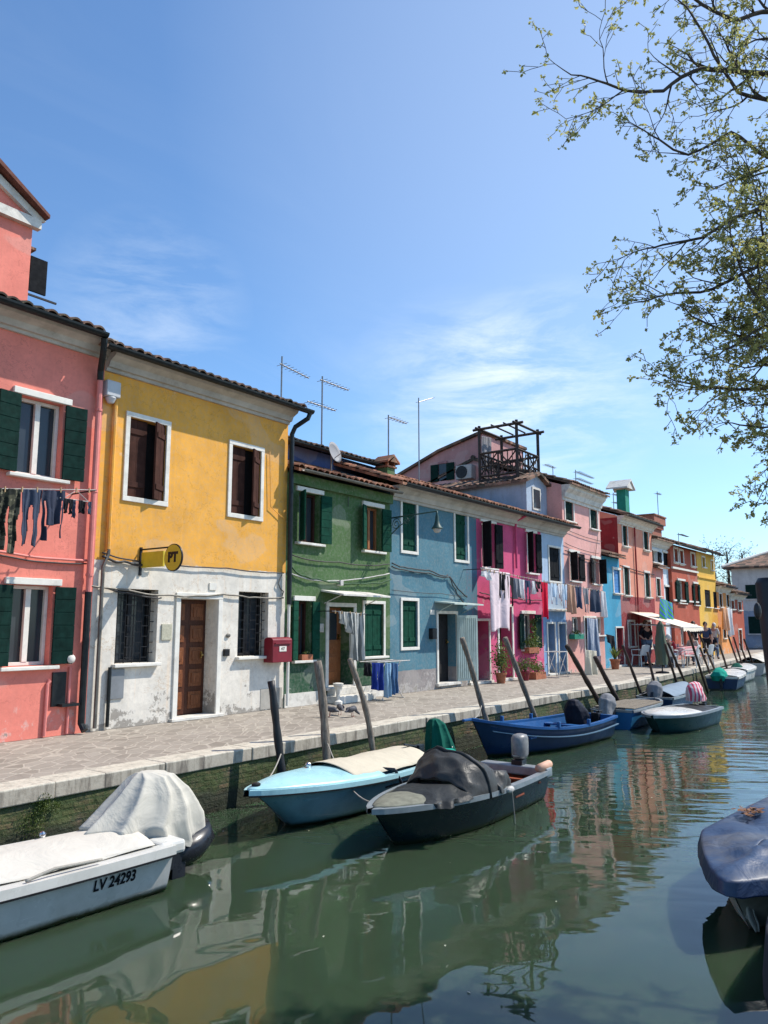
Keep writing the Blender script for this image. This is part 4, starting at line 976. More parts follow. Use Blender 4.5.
for a, b_ in zip(E5, E5[1:]):
    L = max(2, int((b_-a).length/.35))
    dn = Vector((b_.y-a.y, -(b_.x-a.x), 0)).normalized()*-1
    def fn(u, v, a=a, b_=b_, dn=dn):
        p = a.lerp(b_, u); z = -.155-1.8*v; o_ = .035+.03*nz((p.x*1.3, p.y*1.3, z*3), 1.2)+.015*v
        return (p.x+dn.x*o_, p.y+dn.y*o_, z)
    mb.grid(fn, L, 26)
cw_ = mb.build('canal_wall', cbrick, None); tag(cw_, 'mossy brick retaining wall under the pale quay kerb', 'canal wall')
prect('far_ground', simple('earth', (.16, .14, .12), .9, .2, 1.), [[(-60, .10), (400, .10), (400, 400), (-60, 400)], [(90, -400), (400, -400), (400, .1), (90, .1)]], -.02, .5)
prect('near_quay', pavem, [[(-60, -60), (90, -60), (90, -10.53), (-60, -10.53)]], 0., 1.6)
# weeds on the wall
def tuft(mb, c, r, n, s, flat=(1, 1, 1)):
    for k in range(n):
        p = Vector((rnd.gauss(0, 1)*flat[0], rnd.gauss(0, 1)*flat[1], rnd.gauss(0, 1)*flat[2]))*r*.5+Vector(c)
        a_ = Vector((rnd.uniform(-1, 1), rnd.uniform(-1, 1), rnd.uniform(-1, 1))).normalized()*s*rnd.uniform(.6, 1.3); b_ = a_.cross(Vector((rnd.uniform(-1, 1), rnd.uniform(-1, 1), .3))).normalized()*s*.35
        i = mb.vs([p, p+a_*.5+b_, p+a_, p+a_*.5-b_]); mb.fc(i, i+1, i+2, i+3)
for k, (px_, py_, r_, n_) in enumerate([(44, 804, .085, 420), (34, 822, .14, 380), (56, 806, .05, 120)]):
    q = onY(px_, py_, -3.12); mb = MB(); tuft(mb, q, r_, n_, .017, (1, .25, 1.2)); t_ = mb.build('moss', leafmat('weed%d' % k, (.05, .09, .015), (.10, .14, .02)), None, kind='stuff')
# water
m, nt, b = newmat('canal_water'); n = N(nt); X, Y, Z = n.xyz()
b.inputs['Roughness'].default_value = .015; b.inputs['IOR'].default_value = 1.33
n.link(n.mix(n.noise(.35, 3, .5), (.025, .044, .023), (.032, .054, .029)), b.inputs['Base Color'])
b.inputs['Specular IOR Level'].default_value = .60
far = n.math('MULTIPLY', n.math('SUBTRACT', n.math('ADD', X, n.math('MULTIPLY', n.noise(.4, 2, .5), 4.)), 7.2), .10, True)
U_ = n.math('ADD', n.math('MULTIPLY', X, .88), n.math('MULTIPLY', Y, .47)); V_ = n.math('ADD', n.math('MULTIPLY', X, -.47), n.math('MULTIPLY', Y, .88))
b.inputs['Subsurface Weight'].default_value = 1.; b.inputs['Subsurface Radius'].default_value = (.5, .9, .6); b.inputs['Subsurface Scale'].default_value = .6
swell = n.noise(1., 2, .4, n.comb(n.math('MULTIPLY', U_, 1.15), n.math('MULTIPLY', V_, .75), 0.), .3)
rip = n.noise(1., 2, .45, n.comb(n.math('MULTIPLY', U_, 3.6), n.math('MULTIPLY', V_, .9), 0.), .3)
fine = n.noise(1., 2, .5, n.comb(n.math('MULTIPLY', U_, 9.), n.math('MULTIPLY', V_, 2.6), 0.))
h_ = n.math('ADD', n.math('MULTIPLY', swell, .012), n.math('ADD', n.math('MULTIPLY', n.math('MULTIPLY', rip, n.math('ADD', .05, far)), .011), n.math('MULTIPLY', n.math('MULTIPLY', fine, far), .0028)))
bp = n.bump(h_, b, 1., 1.)
MB().quad((-80, -11, WZ), (60, -11, WZ), (60, 0, WZ), (-80, 0, WZ)).build('canal_water', m, None, kind='structure')
mb = MB()
for k in range(70):
    x_ = rnd.uniform(4.5, 22); y_ = rnd.choice((rnd.uniform(-3.9, -3.2), rnd.uniform(-9, -4.5), rnd.uniform(-8, -6))); s__ = rnd.uniform(.006, .018); a_ = rnd.uniform(0, 6.3)
    u_ = Vector((math.cos(a_), math.sin(a_), 0))*s__; v_ = Vector((-math.sin(a_), math.cos(a_), 0))*s__*.5; p = Vector((x_, y_, WZ+.004)); i = mb.vs([p-u_, p-v_, p+u_, p+v_+Vector((0, 0, .004))]); mb.fc(i, i+1, i+2, i+3)
mb.build('floating_debris', simple('foam_bits', (.35, .34, .26), .8, .5, 30), None, kind='stuff')
# ------------------------------------------------------------------ boats
def bframe(stern, bow):
    s = Vector((*stern, WZ)); b = Vector((*bow, WZ)); d = b-s
    return Matrix.Translation(s) @ Matrix.Rotation(math.atan2(d.y, d.x), 4, 'Z'), d.length
class Hull:
    def __init__(s, M, L, B, h0=.38, h1=.55, draft=.16, stern=.8, full=.45, rake=.35, blunt=2.2, flare=.72, sag=.0, upsweep=2.):
        s.M, s.L, s.B, s.h0, s.h1, s.dr, s.st, s.full, s.rake, s.bl, s.fl, s.sag, s.up = M, L, B, h0, h1, draft, stern, full, rake, blunt, flare, sag, upsweep
    def beam(s, t):
        if t < s.full: k = s.st+(1-s.st)*math.sin(t/s.full*math.pi/2)
        else: u = (t-s.full)/(1-s.full); k = (1-u**s.bl)**.75 if u < 1 else 0
        return s.B/2*max(k, .012)
    def sheer(s, t): return s.h0+(s.h1-s.h0)*t**s.up-s.sag*math.sin(math.pi*t)
    def pt(s, t, v, side, inset=0.):
        """v 0 keel .. 1 sheer"""
        zk = -s.dr+(s.dr*.9)*max(0, (t-.6)/.4)**2.2; zs = s.sheer(t); z = zk+(zs-zk)*v
        b_ = s.beam(t)
        w = (v/.28)**.7*s.fl*.92 if v < .28 else s.fl*.92+(1-s.fl*.92)*((v-.28)/.72)**.8
        w *= 1-.25*max(0, (t-.55)/.45)*(1-v)
        y = side*max(0, b_*w-inset); x = t*s.L-s.rake*(t**5)*(1-v)**.9
        if t > .98: x -= inset
        return s.M @ Vector((x, y, z))
    def T(s, x, y, z): return s.M @ Vector((x, y, z))
    def hull(s, parent, mat, low=None, zlow=.0, inner=True, innermat=None, floor=.06, t1=.86):
        mb = MB(); nt_, nv = 30, 10
        for side in (-1, 1):
            mb.grid(lambda u, v: s.pt(u, v, side), nt_, nv)
        # transom
        row = [s.pt(0, k/nv, -1) for k in range(nv, -1, -1)]+[s.pt(0, k/nv, 1) for k in range(1, nv+1)]
        i = mb.vs(row); mb.fc(*[i+k for k in range(len(row))])
        h = mb.build('hull', mat, parent, smooth=True)
        for p in h.data.polygons:
            if len(p.vertices) > 4: p.use_smooth = False
        if inner:
            mb = MB()
            for side in (-1, 1): mb.grid(lambda u, v: s.pt(.015+u*.97, .22+.775*v, side, .045), nt_, 5)
            mb.grid(lambda u, v: s.pt(.015+u*.97, .22, 1, .045).lerp(s.pt(.015+u*.97, .22, -1, .045), v), nt_, 2)
            row = [s.pt(0.015, .22+.775*k/5, -1, .045) for k in range(5, -1, -1)]+[s.pt(.015, .22+.775*k/5, 1, .045) for k in range(6)]
            i = mb.vs(row); mb.fc(*[i+k for k in range(len(row))])
            mb.build('lining', innermat or mat, parent)
        return h
    def rail(s, parent, mat, w=.045, h=.035, out=.02, name='gunwale', t0=0., dz=0., t1=1., smooth=True):
        mb = MB()
        for side in (-1, 1):
            prof = [(out, -h), (out, 0.004), (-w, .004), (-w, -h)]
            def fn(u, v):
                t = t0+(t1-t0)*v; c = s.M.inverted() @ s.pt(t, 1, side); o_, z_ = prof[int(round(u*4)) % 4]
                nx = 0
                if t > .9: nx = o_*((t-.9)/.1)
                return s.M @ Vector((c.x+nx, side*max(0, abs(c.y)+o_), c.z+z_+dz))
            mb.grid(fn, 4, 36, closed_u=True)
        a, b_ = s.M.inverted() @ s.pt(0, 1, -1), s.M.inverted() @ s.pt(0, 1, 1)
        if t0 == 0: mb.box(-.012, w, a.y+.01, b_.y-.01, a.z-h+dz, a.z+.002+dz, s.M)
        return mb.build(name, mat, parent, smooth=False)
    def deck(s, parent, mat, t0=.5, t1=1., camber=.05, name='foredeck', inset=.03, dz=-.005, wob=0., solid=.02, sagm=0., n=24):
        def fn(u, v):
            t = t0+(t1-t0)*v; a = s.M.inverted() @ s.pt(t, 1, -1, 0)
            y = abs(a.y)-inset*min(1, abs(a.y)/.1); k = 2*u-1
            z = a.z+dz+camber*(1-k*k)*min(1, abs(a.y)/(s.B*.3))-sagm*math.sin(math.pi*v)*(1-k*k)
            q = s.M @ Vector((a.x-inset*(t > .97), k*y, z)); q.z += nz(q, 3.2, wob)+nz(q, 9, wob*.35)
            return q
        mb = MB(); mb.grid(fn, 14, n); return mb.build(name, mat, parent, smooth=True, solid=solid)
def motor(parent, M, cowlmat, legmat, s=1., cover=None, cov_r=(1, 1), up=True, tilt=0., name='outboard_motor'):
    """M at the transom top centre, +x towards the bow"""
    M = M @ Matrix.Rotation(tilt, 4, 'Y') @ Matrix.Scale(s, 4)
    mb = MB(); mb.box(-.08, .05, -.10, .10, -.22, .03, M); mb.box(-.26, -.10, -.045, .045, -.75, .08, M)
    mb.box(-.34, -.08, -.06, .06, -.52, -.49, M); mb.tube([M @ Vector((0, .05, .08)), M @ Vector((.42, .10, .16))], .018*s)
    mo = mb.build(name, legmat, parent, bevel=.01)
    mb = MB(); mb.tube([M @ Vector((x, 0, z)) for x, z in ((-.14, -.72), (-.36, -.72))], [.05*s, .03*s], 8)
    for k in range(3):
        a_ = k*2.094; mb.box(-.33, -.31, -.03, .03, .03, .12, M @ Matrix.Translation((0, 0, -.72)) @ Matrix.Rotation(a_, 4, 'X'))
    mb.build('propeller', legmat, mo)
    if cover is None:
        mb = MB(); mb.lathe((0, 0, 0), [(.10, .04), (.135, .07), (.15, .12), (.155, .30), (.15, .38), (.125, .43), (.06, .45)], 16, M @ Matrix.Translation((-.10, 0, 0)) @ Matrix.Diagonal((1.25, .9, 1, 1)))
        mb.build('cowling', cowlmat, mo, smooth=True)
    return mo, M
def drape(parent, M, rings, mat, name='motor_cover', folds=7, amp=.05, seed=0., sub=1, nseg=60, top=True, wob=.02, solid=0, crease=.045):
    """rings: (z, cx, cy, half length, half width) from hem to crown"""
    mb = MB(); nr = len(rings)-1; fine = 6
    def ring(f):
        k = min(int(f), nr-1); t = f-k; a, b = rings[k], rings[k+1]; t2 = t*t*(3-2*t)*.4+t*.6
        return [a[j]+(b[j]-a[j])*t2 for j in range(5)]
    def fn(u, v):
        z, cx, cy, a, b = ring(v*nr); th = 2*math.pi*u
        tri = lambda q_: 1-4*abs((q_/6.2832) % 1-.5)
        fo = 1+amp*(1-v*.7)*(tri(folds*th+seed+2.2*math.sin(v*3+seed))+.55*tri((folds*2-1)*th+seed*2.+v*2))
        x = cx+a*math.copysign(abs(math.cos(th))**.85, math.cos(th))*fo; y = cy+b*math.copysign(abs(math.sin(th))**.85, math.sin(th))*fo
        q = M @ Vector((x, y, z)); d = nz((q.x*4, q.y*4, q.z*4+seed), 1., wob)
        rd = Vector((x-cx, y-cy, 0)); rd = rd.normalized() if rd.length > 1e-5 else Vector((0, 0, 1)); sz_ = min(1, max(a, b)*3)
        q = q+rd*crease*.75*sz_; q = q-rd*crease*sz_*(abs(nz((q.x*3.1+q.z*1.5, q.y*3.1, q.z*2.2+seed), 1.))**.8)*1.6-rd*crease*.35*sz_*abs(nz((q.x*8+q.z*3, q.y*8, q.z*5+seed), 1.))
        return q+Vector((d, nz((q.x*4+9, q.y*4, q.z*4), 1, wob), d*.6))
    i = mb.grid(fn, nseg, nr*fine, closed_u=True)
    if top: mb.fc(*[i+nr*fine*nseg+k for k in range(nseg)])
    return mb.build(name, mat, parent, smooth=True, subd=0, solid=solid)
def taut(parent, M, rings, mat, ridges, name='motor_cover', sag=.10, wob=.008, seed=0., nseg=120, fine=8):
    """tarpaulin pulled tight over something: flat panels between sharp ridges that run down from the crown"""
    nr = len(rings)-1; K = len(ridges); mb = MB()
    def at(th, rg_): z, cx, cy, a, b = rg_; return Vector((cx+a*math.cos(th), cy+b*math.sin(th), z))
    def fn(u, v):
        f = v*nr; k = min(int(f), nr-1); t = f-k; rg_ = [rings[k][j]+(rings[k+1][j]-rings[k][j])*t for j in range(5)]
        w = u*K; i = int(w) % K; g = w-int(w); sh = lambda q_: ridges[q_ % K]+(6.2832 if q_ >= K else 0)+.22*math.sin(q_*2.1+seed)*v
        p, q = at(sh(i), rg_), at(sh(i+1), rg_); c = Vector((rg_[1], rg_[2], rg_[0])); m = p.lerp(q, g); m = m.lerp(c, sag*math.sin(math.pi*g)*(1-.5*v))
        hem = .05*(math.sin(math.pi*g)**2)*max(0, 1-v*4); m.z += hem
        fold = .014*max(0, math.sin(g*9+i*2+v*5+seed))**3*(1 if i % 2 else .5); m += (m-c)*fold*2
        x = M @ m; return x+Vector((nz(x+Vector((seed, 0, 0)), 5, wob), nz(x, 6, wob), nz(x+Vector((0, 3, 0)), 5, wob)))
    n_ = nseg; i0 = mb.grid(fn, n_, nr*fine, closed_u=True); mb.fc(*[i0+nr*fine*n_+k for k in range(n_)])
    return mb.build(name, mat, parent, smooth=True)
def rope(parent, pts, r=.008, mat=None, sag=.0, name='rope'):
    P_ = []
    for a, b_ in zip(pts, pts[1:]):
        a, b_ = Vector(a), Vector(b_)
        for k in range(12): t = k/12; p = a.lerp(b_, t); p.z -= 4*sag*t*(1-t); P_.append(p)
    P_.append(Vector(pts[-1])); return MB().tube(P_, r, 6).build(name, mat or ropem, parent, smooth=True)
ropem = simple('rope', (.30, .28, .24), .9, .2, 60, bump=.4)
GP = 'boats moored along the canal'
wgel = simple('white_gelcoat', (.58, .565, .52), .28, .07, 3, dirt=(.42, .42, .38), spec=.5)
tarpw = clothmat('cream_tarpaulin', (.52, .49, .43), var=.1)
tarpd = clothmat('beige_canvas', (.50, .45, .35), var=.12)
motgrey = simple('motor_grey', (.20, .20, .20), .4, .3, 9, dirt=(.05, .05, .05))
motblk = simple('motor_black', (.015, .016, .02), .3, .3, 9)
chrome = simple('chrome', (.6, .6, .6), .2, .1, 9, 1.)
# A: white boat, stern towards the right with big covered motor
q0 = onZ(180, 846, WZ+.42)
M, L = bframe((4.62, -4.55), (.2, -4.25))
A = thing('motor_boat', 'white boat with registration LV 24293 and a big pale motor cover', 'boat', (2.5, -4.5, WZ), GP)
H = Hull(M, L, 1.15, .40, .50, .15, .88, .4, .5, 2.4, .86)
H.hull(A, simple('white_hull', (.52, .51, .48), .3, .08, 3, dirt=(.36, .36, .32), spec=.5, hullz=True), inner=False)
H.rail(A, wgel, .10, .07, .035)
H.deck(A, tarpw, 0.035, .93, .08, 'boat_cover', .07, .02, .014, .004, n=60)
H.deck(A, wgel, .90, 1., .03, 'foredeck')
MB().box(-.16, .10, -.46, .46, .30, .415, M).build('transom_step', wgel, A, bevel=.03)
# registration on the port quarter seen from the camera: local side facing -y
side = 1 if (H.T(0, 1, 0).y < H.T(0, -1, 0).y) else -1
hullA = [o_ for o_ in A.children if o_.name.startswith('hull')][0]
tx_ = textmesh('registration', 'LV 24293', .125, simple('black_lettering', (.012, .012, .014), .9, .1, 9, spec=.05), hullA, Matrix.Identity(4), 0., .004)
og_ = origin(hullA)
for v_ in tx_.data.vertices:
    p = v_.co+og_; xx, yy = p.x*.81, p.y*1.0; t_ = .125-xx/H.L; vv = .70+yy/.55
    a_ = H.pt(t_, vv, side); e1_ = H.pt(t_+.01, vv, side)-a_; e2_ = H.pt(t_, vv+.02, side)-a_; nn = e1_.cross(e2_).normalized()
    if nn.y > 0: nn = -nn
    v_.co = a_+nn*.006-og_
H.rail(A, iron, .02, .012, .04, 'rubbing_strake', dz=-.072)
mo, Mm = motor(A, M @ Matrix.Translation((-.12, .15, .30)), motblk, motblk, .9, cover=1, tilt=R(0))
# the tent shaped cover, surveyed outline
yc = -4.45
pL_, pA_, pR_ = onY(84, 812, yc), onY(143, 771, yc), onY(205, 830, yc)
Mc = Matrix.Translation((pA_.x, yc, 0)); zb = pR_.z; wL, wR = pA_.x-pL_.x, pR_.x-pA_.x
def rg(z, xl, xr, hw): return (z, (xr-xl)/2, 0, (xr+xl)/2, hw)
dz_ = pA_.z-zb
rings = [rg(zb+.0, wL*.70, wR*.86, .38), rg(zb+.04, wL*.76, wR*.92, .38), rg(zb+dz_*.36, wL*1.02, wR*.90, .38), rg(zb+dz_*.52, wL*.76, wR*.80, .36), rg(zb+dz_*.74, wL*.44, wR*.62, .30), rg(zb+dz_*.93, wL*.20, wR*.40, .20), rg(pA_.z-.01, wL*.10, wR*.16, .09), rg(pA_.z, .02, .02, .02)]
taut(mo, Mc, rings, clothmat('grey_white_canvas', (.47, .445, .385), var=.15), [.15, .85, 1.6, 2.5, 3.2, 4.0, 4.55, 5.05, 5.7], sag=.16, seed=1.)
MB().lathe((0, 0, 0), [(.06, 0), (.22, .03), (.29, .12), (.27, .26)], 20, Matrix.Translation((pR_.x-.34, yc-.03, zb-.20)) @ Matrix.Rotation(R(-14), 4, 'Y') @ Matrix.Diagonal((1.35, 1.1, 1, 1))).build('motor_skirt', motblk, mo, smooth=True)
MB().ball((pR_.x+.02, yc-.03, zb-.04), .05).build('propeller_tip', chrome, mo, smooth=True)
rope(A, [H.pt(.16, 1, 1)+Vector((0, 0, .04)), H.pt(.25, 1, 1)+Vector((0, 0, .06)), H.pt(.3, 1, 1)+Vector((0, 0, .02))], .012)
for t in (.15, .5): MB().ball(H.pt(t, 1, -side)+Vector((0, .0, .04)), .03).build('cleat', chrome, A)
# B: light blue boat
M, L = bframe((9.62, -4.12), (6.12, -4.36))
B_ = thing('motor_boat', 'light blue boat with cream cover and green wrapped motor', 'boat', (8, -4.3, WZ), GP)
lbg = simple('light_blue_gelcoat', (.33, .56, .60), .3, .08, 3, spec=.5, dirt=(.16, .3, .34))
lbh = simple('blue_hull', (.10, .23, .29), .35, .1, 3, hullz=True, spec=.5, dirt=(.05, .13, .16))
H = Hull(M, L, 1.18, .41, .52, .12, .85, .38, .75, 1.9, .80)
H.hull(B_, lbh, inner=False)
H.rail(B_, lbg, .06, .05, .03)
H.rail(B_, iron, .02, .014, .034, 'rubbing_strake', dz=-.052)
H.deck(B_, lbg, .46, 1., .11, 'foredeck', .0, .0)
H.deck(B_, tarpd, .06, .60, .13, 'boat_cover', .09, .03, .018, .004, n=40)
q = H.pt(.965, 1, 1).lerp(H.pt(.965, 1, -1), .5); MB().lathe((q.x, q.y, q.z+.03), [(.035, 0), (.05, .01), (.05, .03), (.03, .04)], 14).build('bow_fitting', iron, B_)
q = H.pt(.66, 1, 1).lerp(H.pt(.66, 1, -1), .62); MB().box(q.x-.05, q.x+.06, q.y-.03, q.y+.03, q.z+.05, q.z+.12).ball((q.x, q.y, q.z+.14), .04).build('cleat', chrome, B_, bevel=.01)
s_ = 1 if H.T(0, 1, 0).y < H.T(0, -1, 0).y else -1
for t, dz_ in ((.40, 0),): 
    q = H.pt(t, 1, s_); rope(B_, [q+Vector((-.1, .2, .06)), q+Vector((0, .02, .05)), q+Vector((.05, -.05, -.12)), q+Vector((.12, -.05, -.20))], .02, motblk)
MB().box(-.0, .55, .0, .01, 0, .02, Matrix.Translation(H.pt(.45, .72, s_)+Vector((0, -.012, 0)))).build('hull_strip', iron, B_)
tg = clothmat('green_tarpaulin', (.006, .085, .06), var=.35); tg2 = clothmat('bright_green_tarpaulin', (.01, .26, .19), var=.3)
mo, Mm = motor(B_, M @ Matrix.Translation((-.02, 0, .46)), motblk, motblk, 1., cover=1)
pm = onY(436, 742, -4.1); pt_ = onY(436, 718, -4.1); pb_ = onY(436, 757, -4.1)
Mc = Matrix.Translation((pm.x, -4.12, 0)); zt, zb = pt_.z, pb_.z
taut(mo, Mc, [(zb-.12, .14, 0, .44, .20), (zb+.06, .10, 0, .34, .20), ((zt+zb)/2, .03, 0, .25, .18), (zt-.08, -.03, 0, .17, .14), (zt-.015, -.07, 0, .09, .08), (zt, -.07, 0, .03, .03)], tg, [.2, 1.2, 2.2, 3.3, 4.2, 4.9, 5.6], sag=.18, seed=2.)
Mc = Matrix.Translation((pm.x-.36, -4.45, .16)); drape(B_, Mc, [(zb-.24, 0, 0, .26, .15), (zb-.03, 0, 0, .24, .14), (zb+.03, .02, 0, .16, .09), (zb+.05, .04, 0, .03, .02)], tg2, 'bunched_tarp', 6, .16, 2., wob=.05)
rope(mo, [(pm.x-.2, -4.28, zb+.12), (pm.x-.02, -4.33, zb+.07), (pm.x+.22, -4.26, zb+.14)], .008, wirew)
# C: dark green boat
M, L = bframe((9.90, -5.68), (6.48, -5.76))
Cb = thing('motor_boat', 'dark green boat with black tarpaulin hood and grey outboard', 'boat', (8.2, -5.7, WZ), GP)
dgh = simple('dark_green_hull', (.005, .016, .018), .22, .15, 3, hullz=True, spec=.4, dirt=(.012, .022, .022))
alu = simple('aluminium_rail', (.30, .33, .34), .4, .2, 7, .5)
ply = simple('weathered_ply_deck', (.16, .16, .12), .8, .3, 9, dirt=(.07, .075, .055))
H = Hull(M, L, 1.12, .39, .45, .15, .86, .42, .45, 2.0, .84)
wood_in = simple('red_brown_lining', (.24, .055, .02), .6, .25, 8)
H.hull(Cb, dgh, inner=True, innermat=wood_in)
H.rail(Cb, alu, .07, .05, .02)
H.deck(Cb, ply, .52, 1., .05, 'foredeck', .05, .002)
tarpk = clothmat('black_tarpaulin', (.03, .032, .032), rough=.5, var=.4); tarpk2 = clothmat('shiny_black_tarp', (.05, .05, .048), rough=.42, var=.4)
s_ = 1 if H.T(0, 1, 0).y < H.T(0, -1, 0).y else -1
# hood: an arched tarpaulin
pa, pb = onY(402, 778, -5.75), onY(500, 783, -5.75); ptp = onY(450, 745, -5.75)
cxh = (onY(418, 775, -5.75).x+onY(485, 780, -5.75).x)/2
zb = WZ+.40; zt = ptp.z-.02
def fn(u, v):
    th = math.pi*u; k = v; r_ = .44+.05*math.sin(k*3)
    xx = cxh-.42+.84*k-.05*math.sin(th)
    hz = (zt-zb)*(1-.55*max(0, k-.45)/.55)*(1 if k > .12 else .72+.28*k/.12)*(.55+.45*min(1, k/.35))
    y = -5.78-r_*math.cos(th)*(1.0); z = zb-.01+hz*max(0, math.sin(th))**.75
    q = Vector((xx, y, z)); q += Vector((nz(q, 5, .03), nz(q+Vector((3, 0, 0)), 5, .02), nz(q+Vector((0, 5, 0)), 6, .03)-.07*abs(nz(q+Vector((0, 0, 4)), 4.2)))); return q
mb = MB(); i = mb.grid(fn, 50, 50); hood = mb.build('hood', tarpk2, Cb, smooth=True, solid=.006)
mb = MB(); mb.tube([Vector((fn(k/24, .42).x, fn(k/24, .42).y, fn(k/24, .42).z+.012)) for k in range(25)], .022, 8); mb.build('hood_hoop', tarpk, hood, smooth=True)
Mc = Matrix.Translation((cxh-.62, -5.80, 0)); drape(Cb, Mc, [(zb-.0, 0, 0, .42, .46), (zb+.05, 0, 0, .40, .42), (zb+.09, .06, 0, .28, .30), (zb+.12, .12, 0, .14, .18), (zb+.13, .2, 0, .04, .04)], tarpk, 'bunched_tarp', 9, .12, 3., wob=.06)
Mc = Matrix.Translation((cxh+.30, -6.12, 0)); drape(Cb, Mc, [(zb-.02, 0, 0, .30, .16), (zb+.06, 0, 0, .26, .13), (zb+.15, .0, 0, .14, .08), (zb+.2, .0, 0, .03, .03)], tarpk2, 'bunched_tarp', 7, .2, 5., wob=.07)
MB().box(.35, .42, -.5, .5, .27, .30, M).box(.9, 1.15, -.52, .52, .22, .25, M).build('thwart', wood_in, Cb, bevel=.01)
mo, Mm = motor(Cb, M @ Matrix.Translation((.10, .05, .46)), motgrey, motblk, .80)
MB().box(-.02, .16, -.5, .5, .30, .42, M).build('transom_board', alu, Cb, bevel=.015)
MB().tube([H.pt(.0, 1, s_)+Vector((.08, .06, .05)), H.pt(.09, 1, s_)+Vector((.0, .06, .05))], .055, 10).build('fender', simple('peach_fender', (.55, .32, .22), .6, .15, 9), Cb, smooth=True)
MB().tube([M @ Vector((.5, -.2, .35)), M @ Vector((1.2, -.35, .62))], .018).box(1.12, 1.42, -.42, -.30, .60, .62, M).build('paddle', doorw2, Cb)
q = H.pt(.42, 1, s_); MB().ball(q+Vector((0, -.03, -.02)), .05, sq=(1.6, .7, .8)).build('rope_bundle', wirew, Cb); rope(Cb, [q+Vector((0, -.05, -.02)), q+Vector((.02, -.08, -.48))], .007)
pc = H.pt(.07, .72, s_); ux = (H.pt(.03, .72, s_)-H.pt(.12, .72, s_)).normalized(); uz = (H.pt(.07, .9, s_)-H.pt(.07, .6, s_)).normalized(); un = ux.cross(uz).normalized(); uz = un.cross(ux)
# D: blue rowing boat
M, L = bframe((16.0, -4.42), (11.92, -3.78))
D_ = thing('rowing_boat', 'open royal blue wooden boat with a raised bow and black covered motor', 'boat', (14, -4.1, WZ), GP)
dbh = simple('navy_paint', (.006, .03, .085), .35, .15, 3, hullz=True, spec=.4, dirt=(.006, .02, .05)); rbl = simple('royal_blue_paint', (.012, .085, .25), .45, .12, 4)
H = Hull(M, L, 1.35, .46, .70, .16, .72, .45, .45, 1.9, .80, sag=.06, upsweep=3.)
H.hull(D_, dbh, inner=True, innermat=rbl); H.rail(D_, rbl, .06, .04, .02)
H.rail(D_, simple('pale_blue_strip', (.10, .18, .26), .5, .1, 4), .0, .012, .035, 'rubbing_strake', dz=-.16, t1=.93)
for xx in (.9, 1.9, 2.9): MB().box(xx, xx+.20, -H.beam(xx/L)+.05, H.beam(xx/L)-.05, .29, .32, M).build('thwart', rbl, D_, bevel=.008)
H.deck(D_, rbl, .86, 1., .03, 'foredeck', .04, -.02)
MB().box(L-.04, L+.22, -.03, .03, .66, .70, M).build('bow_spike', rbl, D_, bevel=.01)
for xx in (1.4, 2.4):
    for sg_ in (-1, 1): q = H.pt(xx/L, 1, sg_); MB().box(q.x-.03, q.x+.03, q.y-.03, q.y+.03, q.z-.01, q.z+.10).build('rowlock', rbl, D_, bevel=.008)
mo, Mm = motor(D_, M @ Matrix.Translation((.10, 0.05, .46)), motblk, motblk, .85, cover=1)
pt_ = onY(579, 698, -4.2); Mc = Matrix.Translation((15.45, -4.20, 0)); zt = pt_.z
drape(mo, Mc, [(WZ+.30, .12, 0, .30, .20), (WZ+.55, .05, 0, .28, .20), (zt-.12, -.04, 0, .22, .16), (zt-.02, -.10, 0, .12, .10), (zt, -.12, 0, .03, .03)], clothmat('navy_cover', (.012, .013, .022), rough=.6), 'motor_cover', 5, .05, 2.)
greyc = clothmat('grey_motor_cover', (.20, .20, .21), c2=(.33, .33, .33), pattern='worn')
# E: blue boat with board deck
M, L = bframe((17.35, -4.28), (20.3, -4.30))
E_ = thing('motor_boat', 'blue boat covered with grey boards, grey hooded motor at its stern', 'boat', (18.8, -4.3, WZ), GP)
H = Hull(M, L, 1.0, .42, .46, .15, .92, .42, .3, 2.6, .9)
H.hull(E_, simple('azure_hull', (.015, .13, .30), .4, .15, 4), inner=False); H.rail(E_, alu, .05, .05, .02)
bw = woodmat('grey_boards', (.20, .17, .13), (1, 5, 1), .85, .6)
for k in range(5):
    y0_ = -.46+k*.185; MB().box(.06, 2.3-.1*abs(k-2), y0_, y0_+.178, .44+.004*(k % 2), .465+.004*(k % 2), M).build('deck_board', bw, E_, bevel=.004)
mo, Mm = motor(E_, M @ Matrix.Translation((-.02, 0, .44)), motblk, motblk, .8, cover=1, tilt=R(35))
q = onY(607, 703, -4.3); Mc = Matrix.Translation((q.x, -4.3, q.z)) @ Matrix.Rotation(R(30), 4, 'Y')
drape(mo, Mc, [(-.34, .0, 0, .14, .12), (-.18, 0, 0, .19, .15), (.0, 0, 0, .21, .17), (.13, 0, 0, .17, .14), (.20, 0, 0, .08, .07), (.21, 0, 0, .02, .02)], greyc, 'motor_cover', 5, .06, 1.)
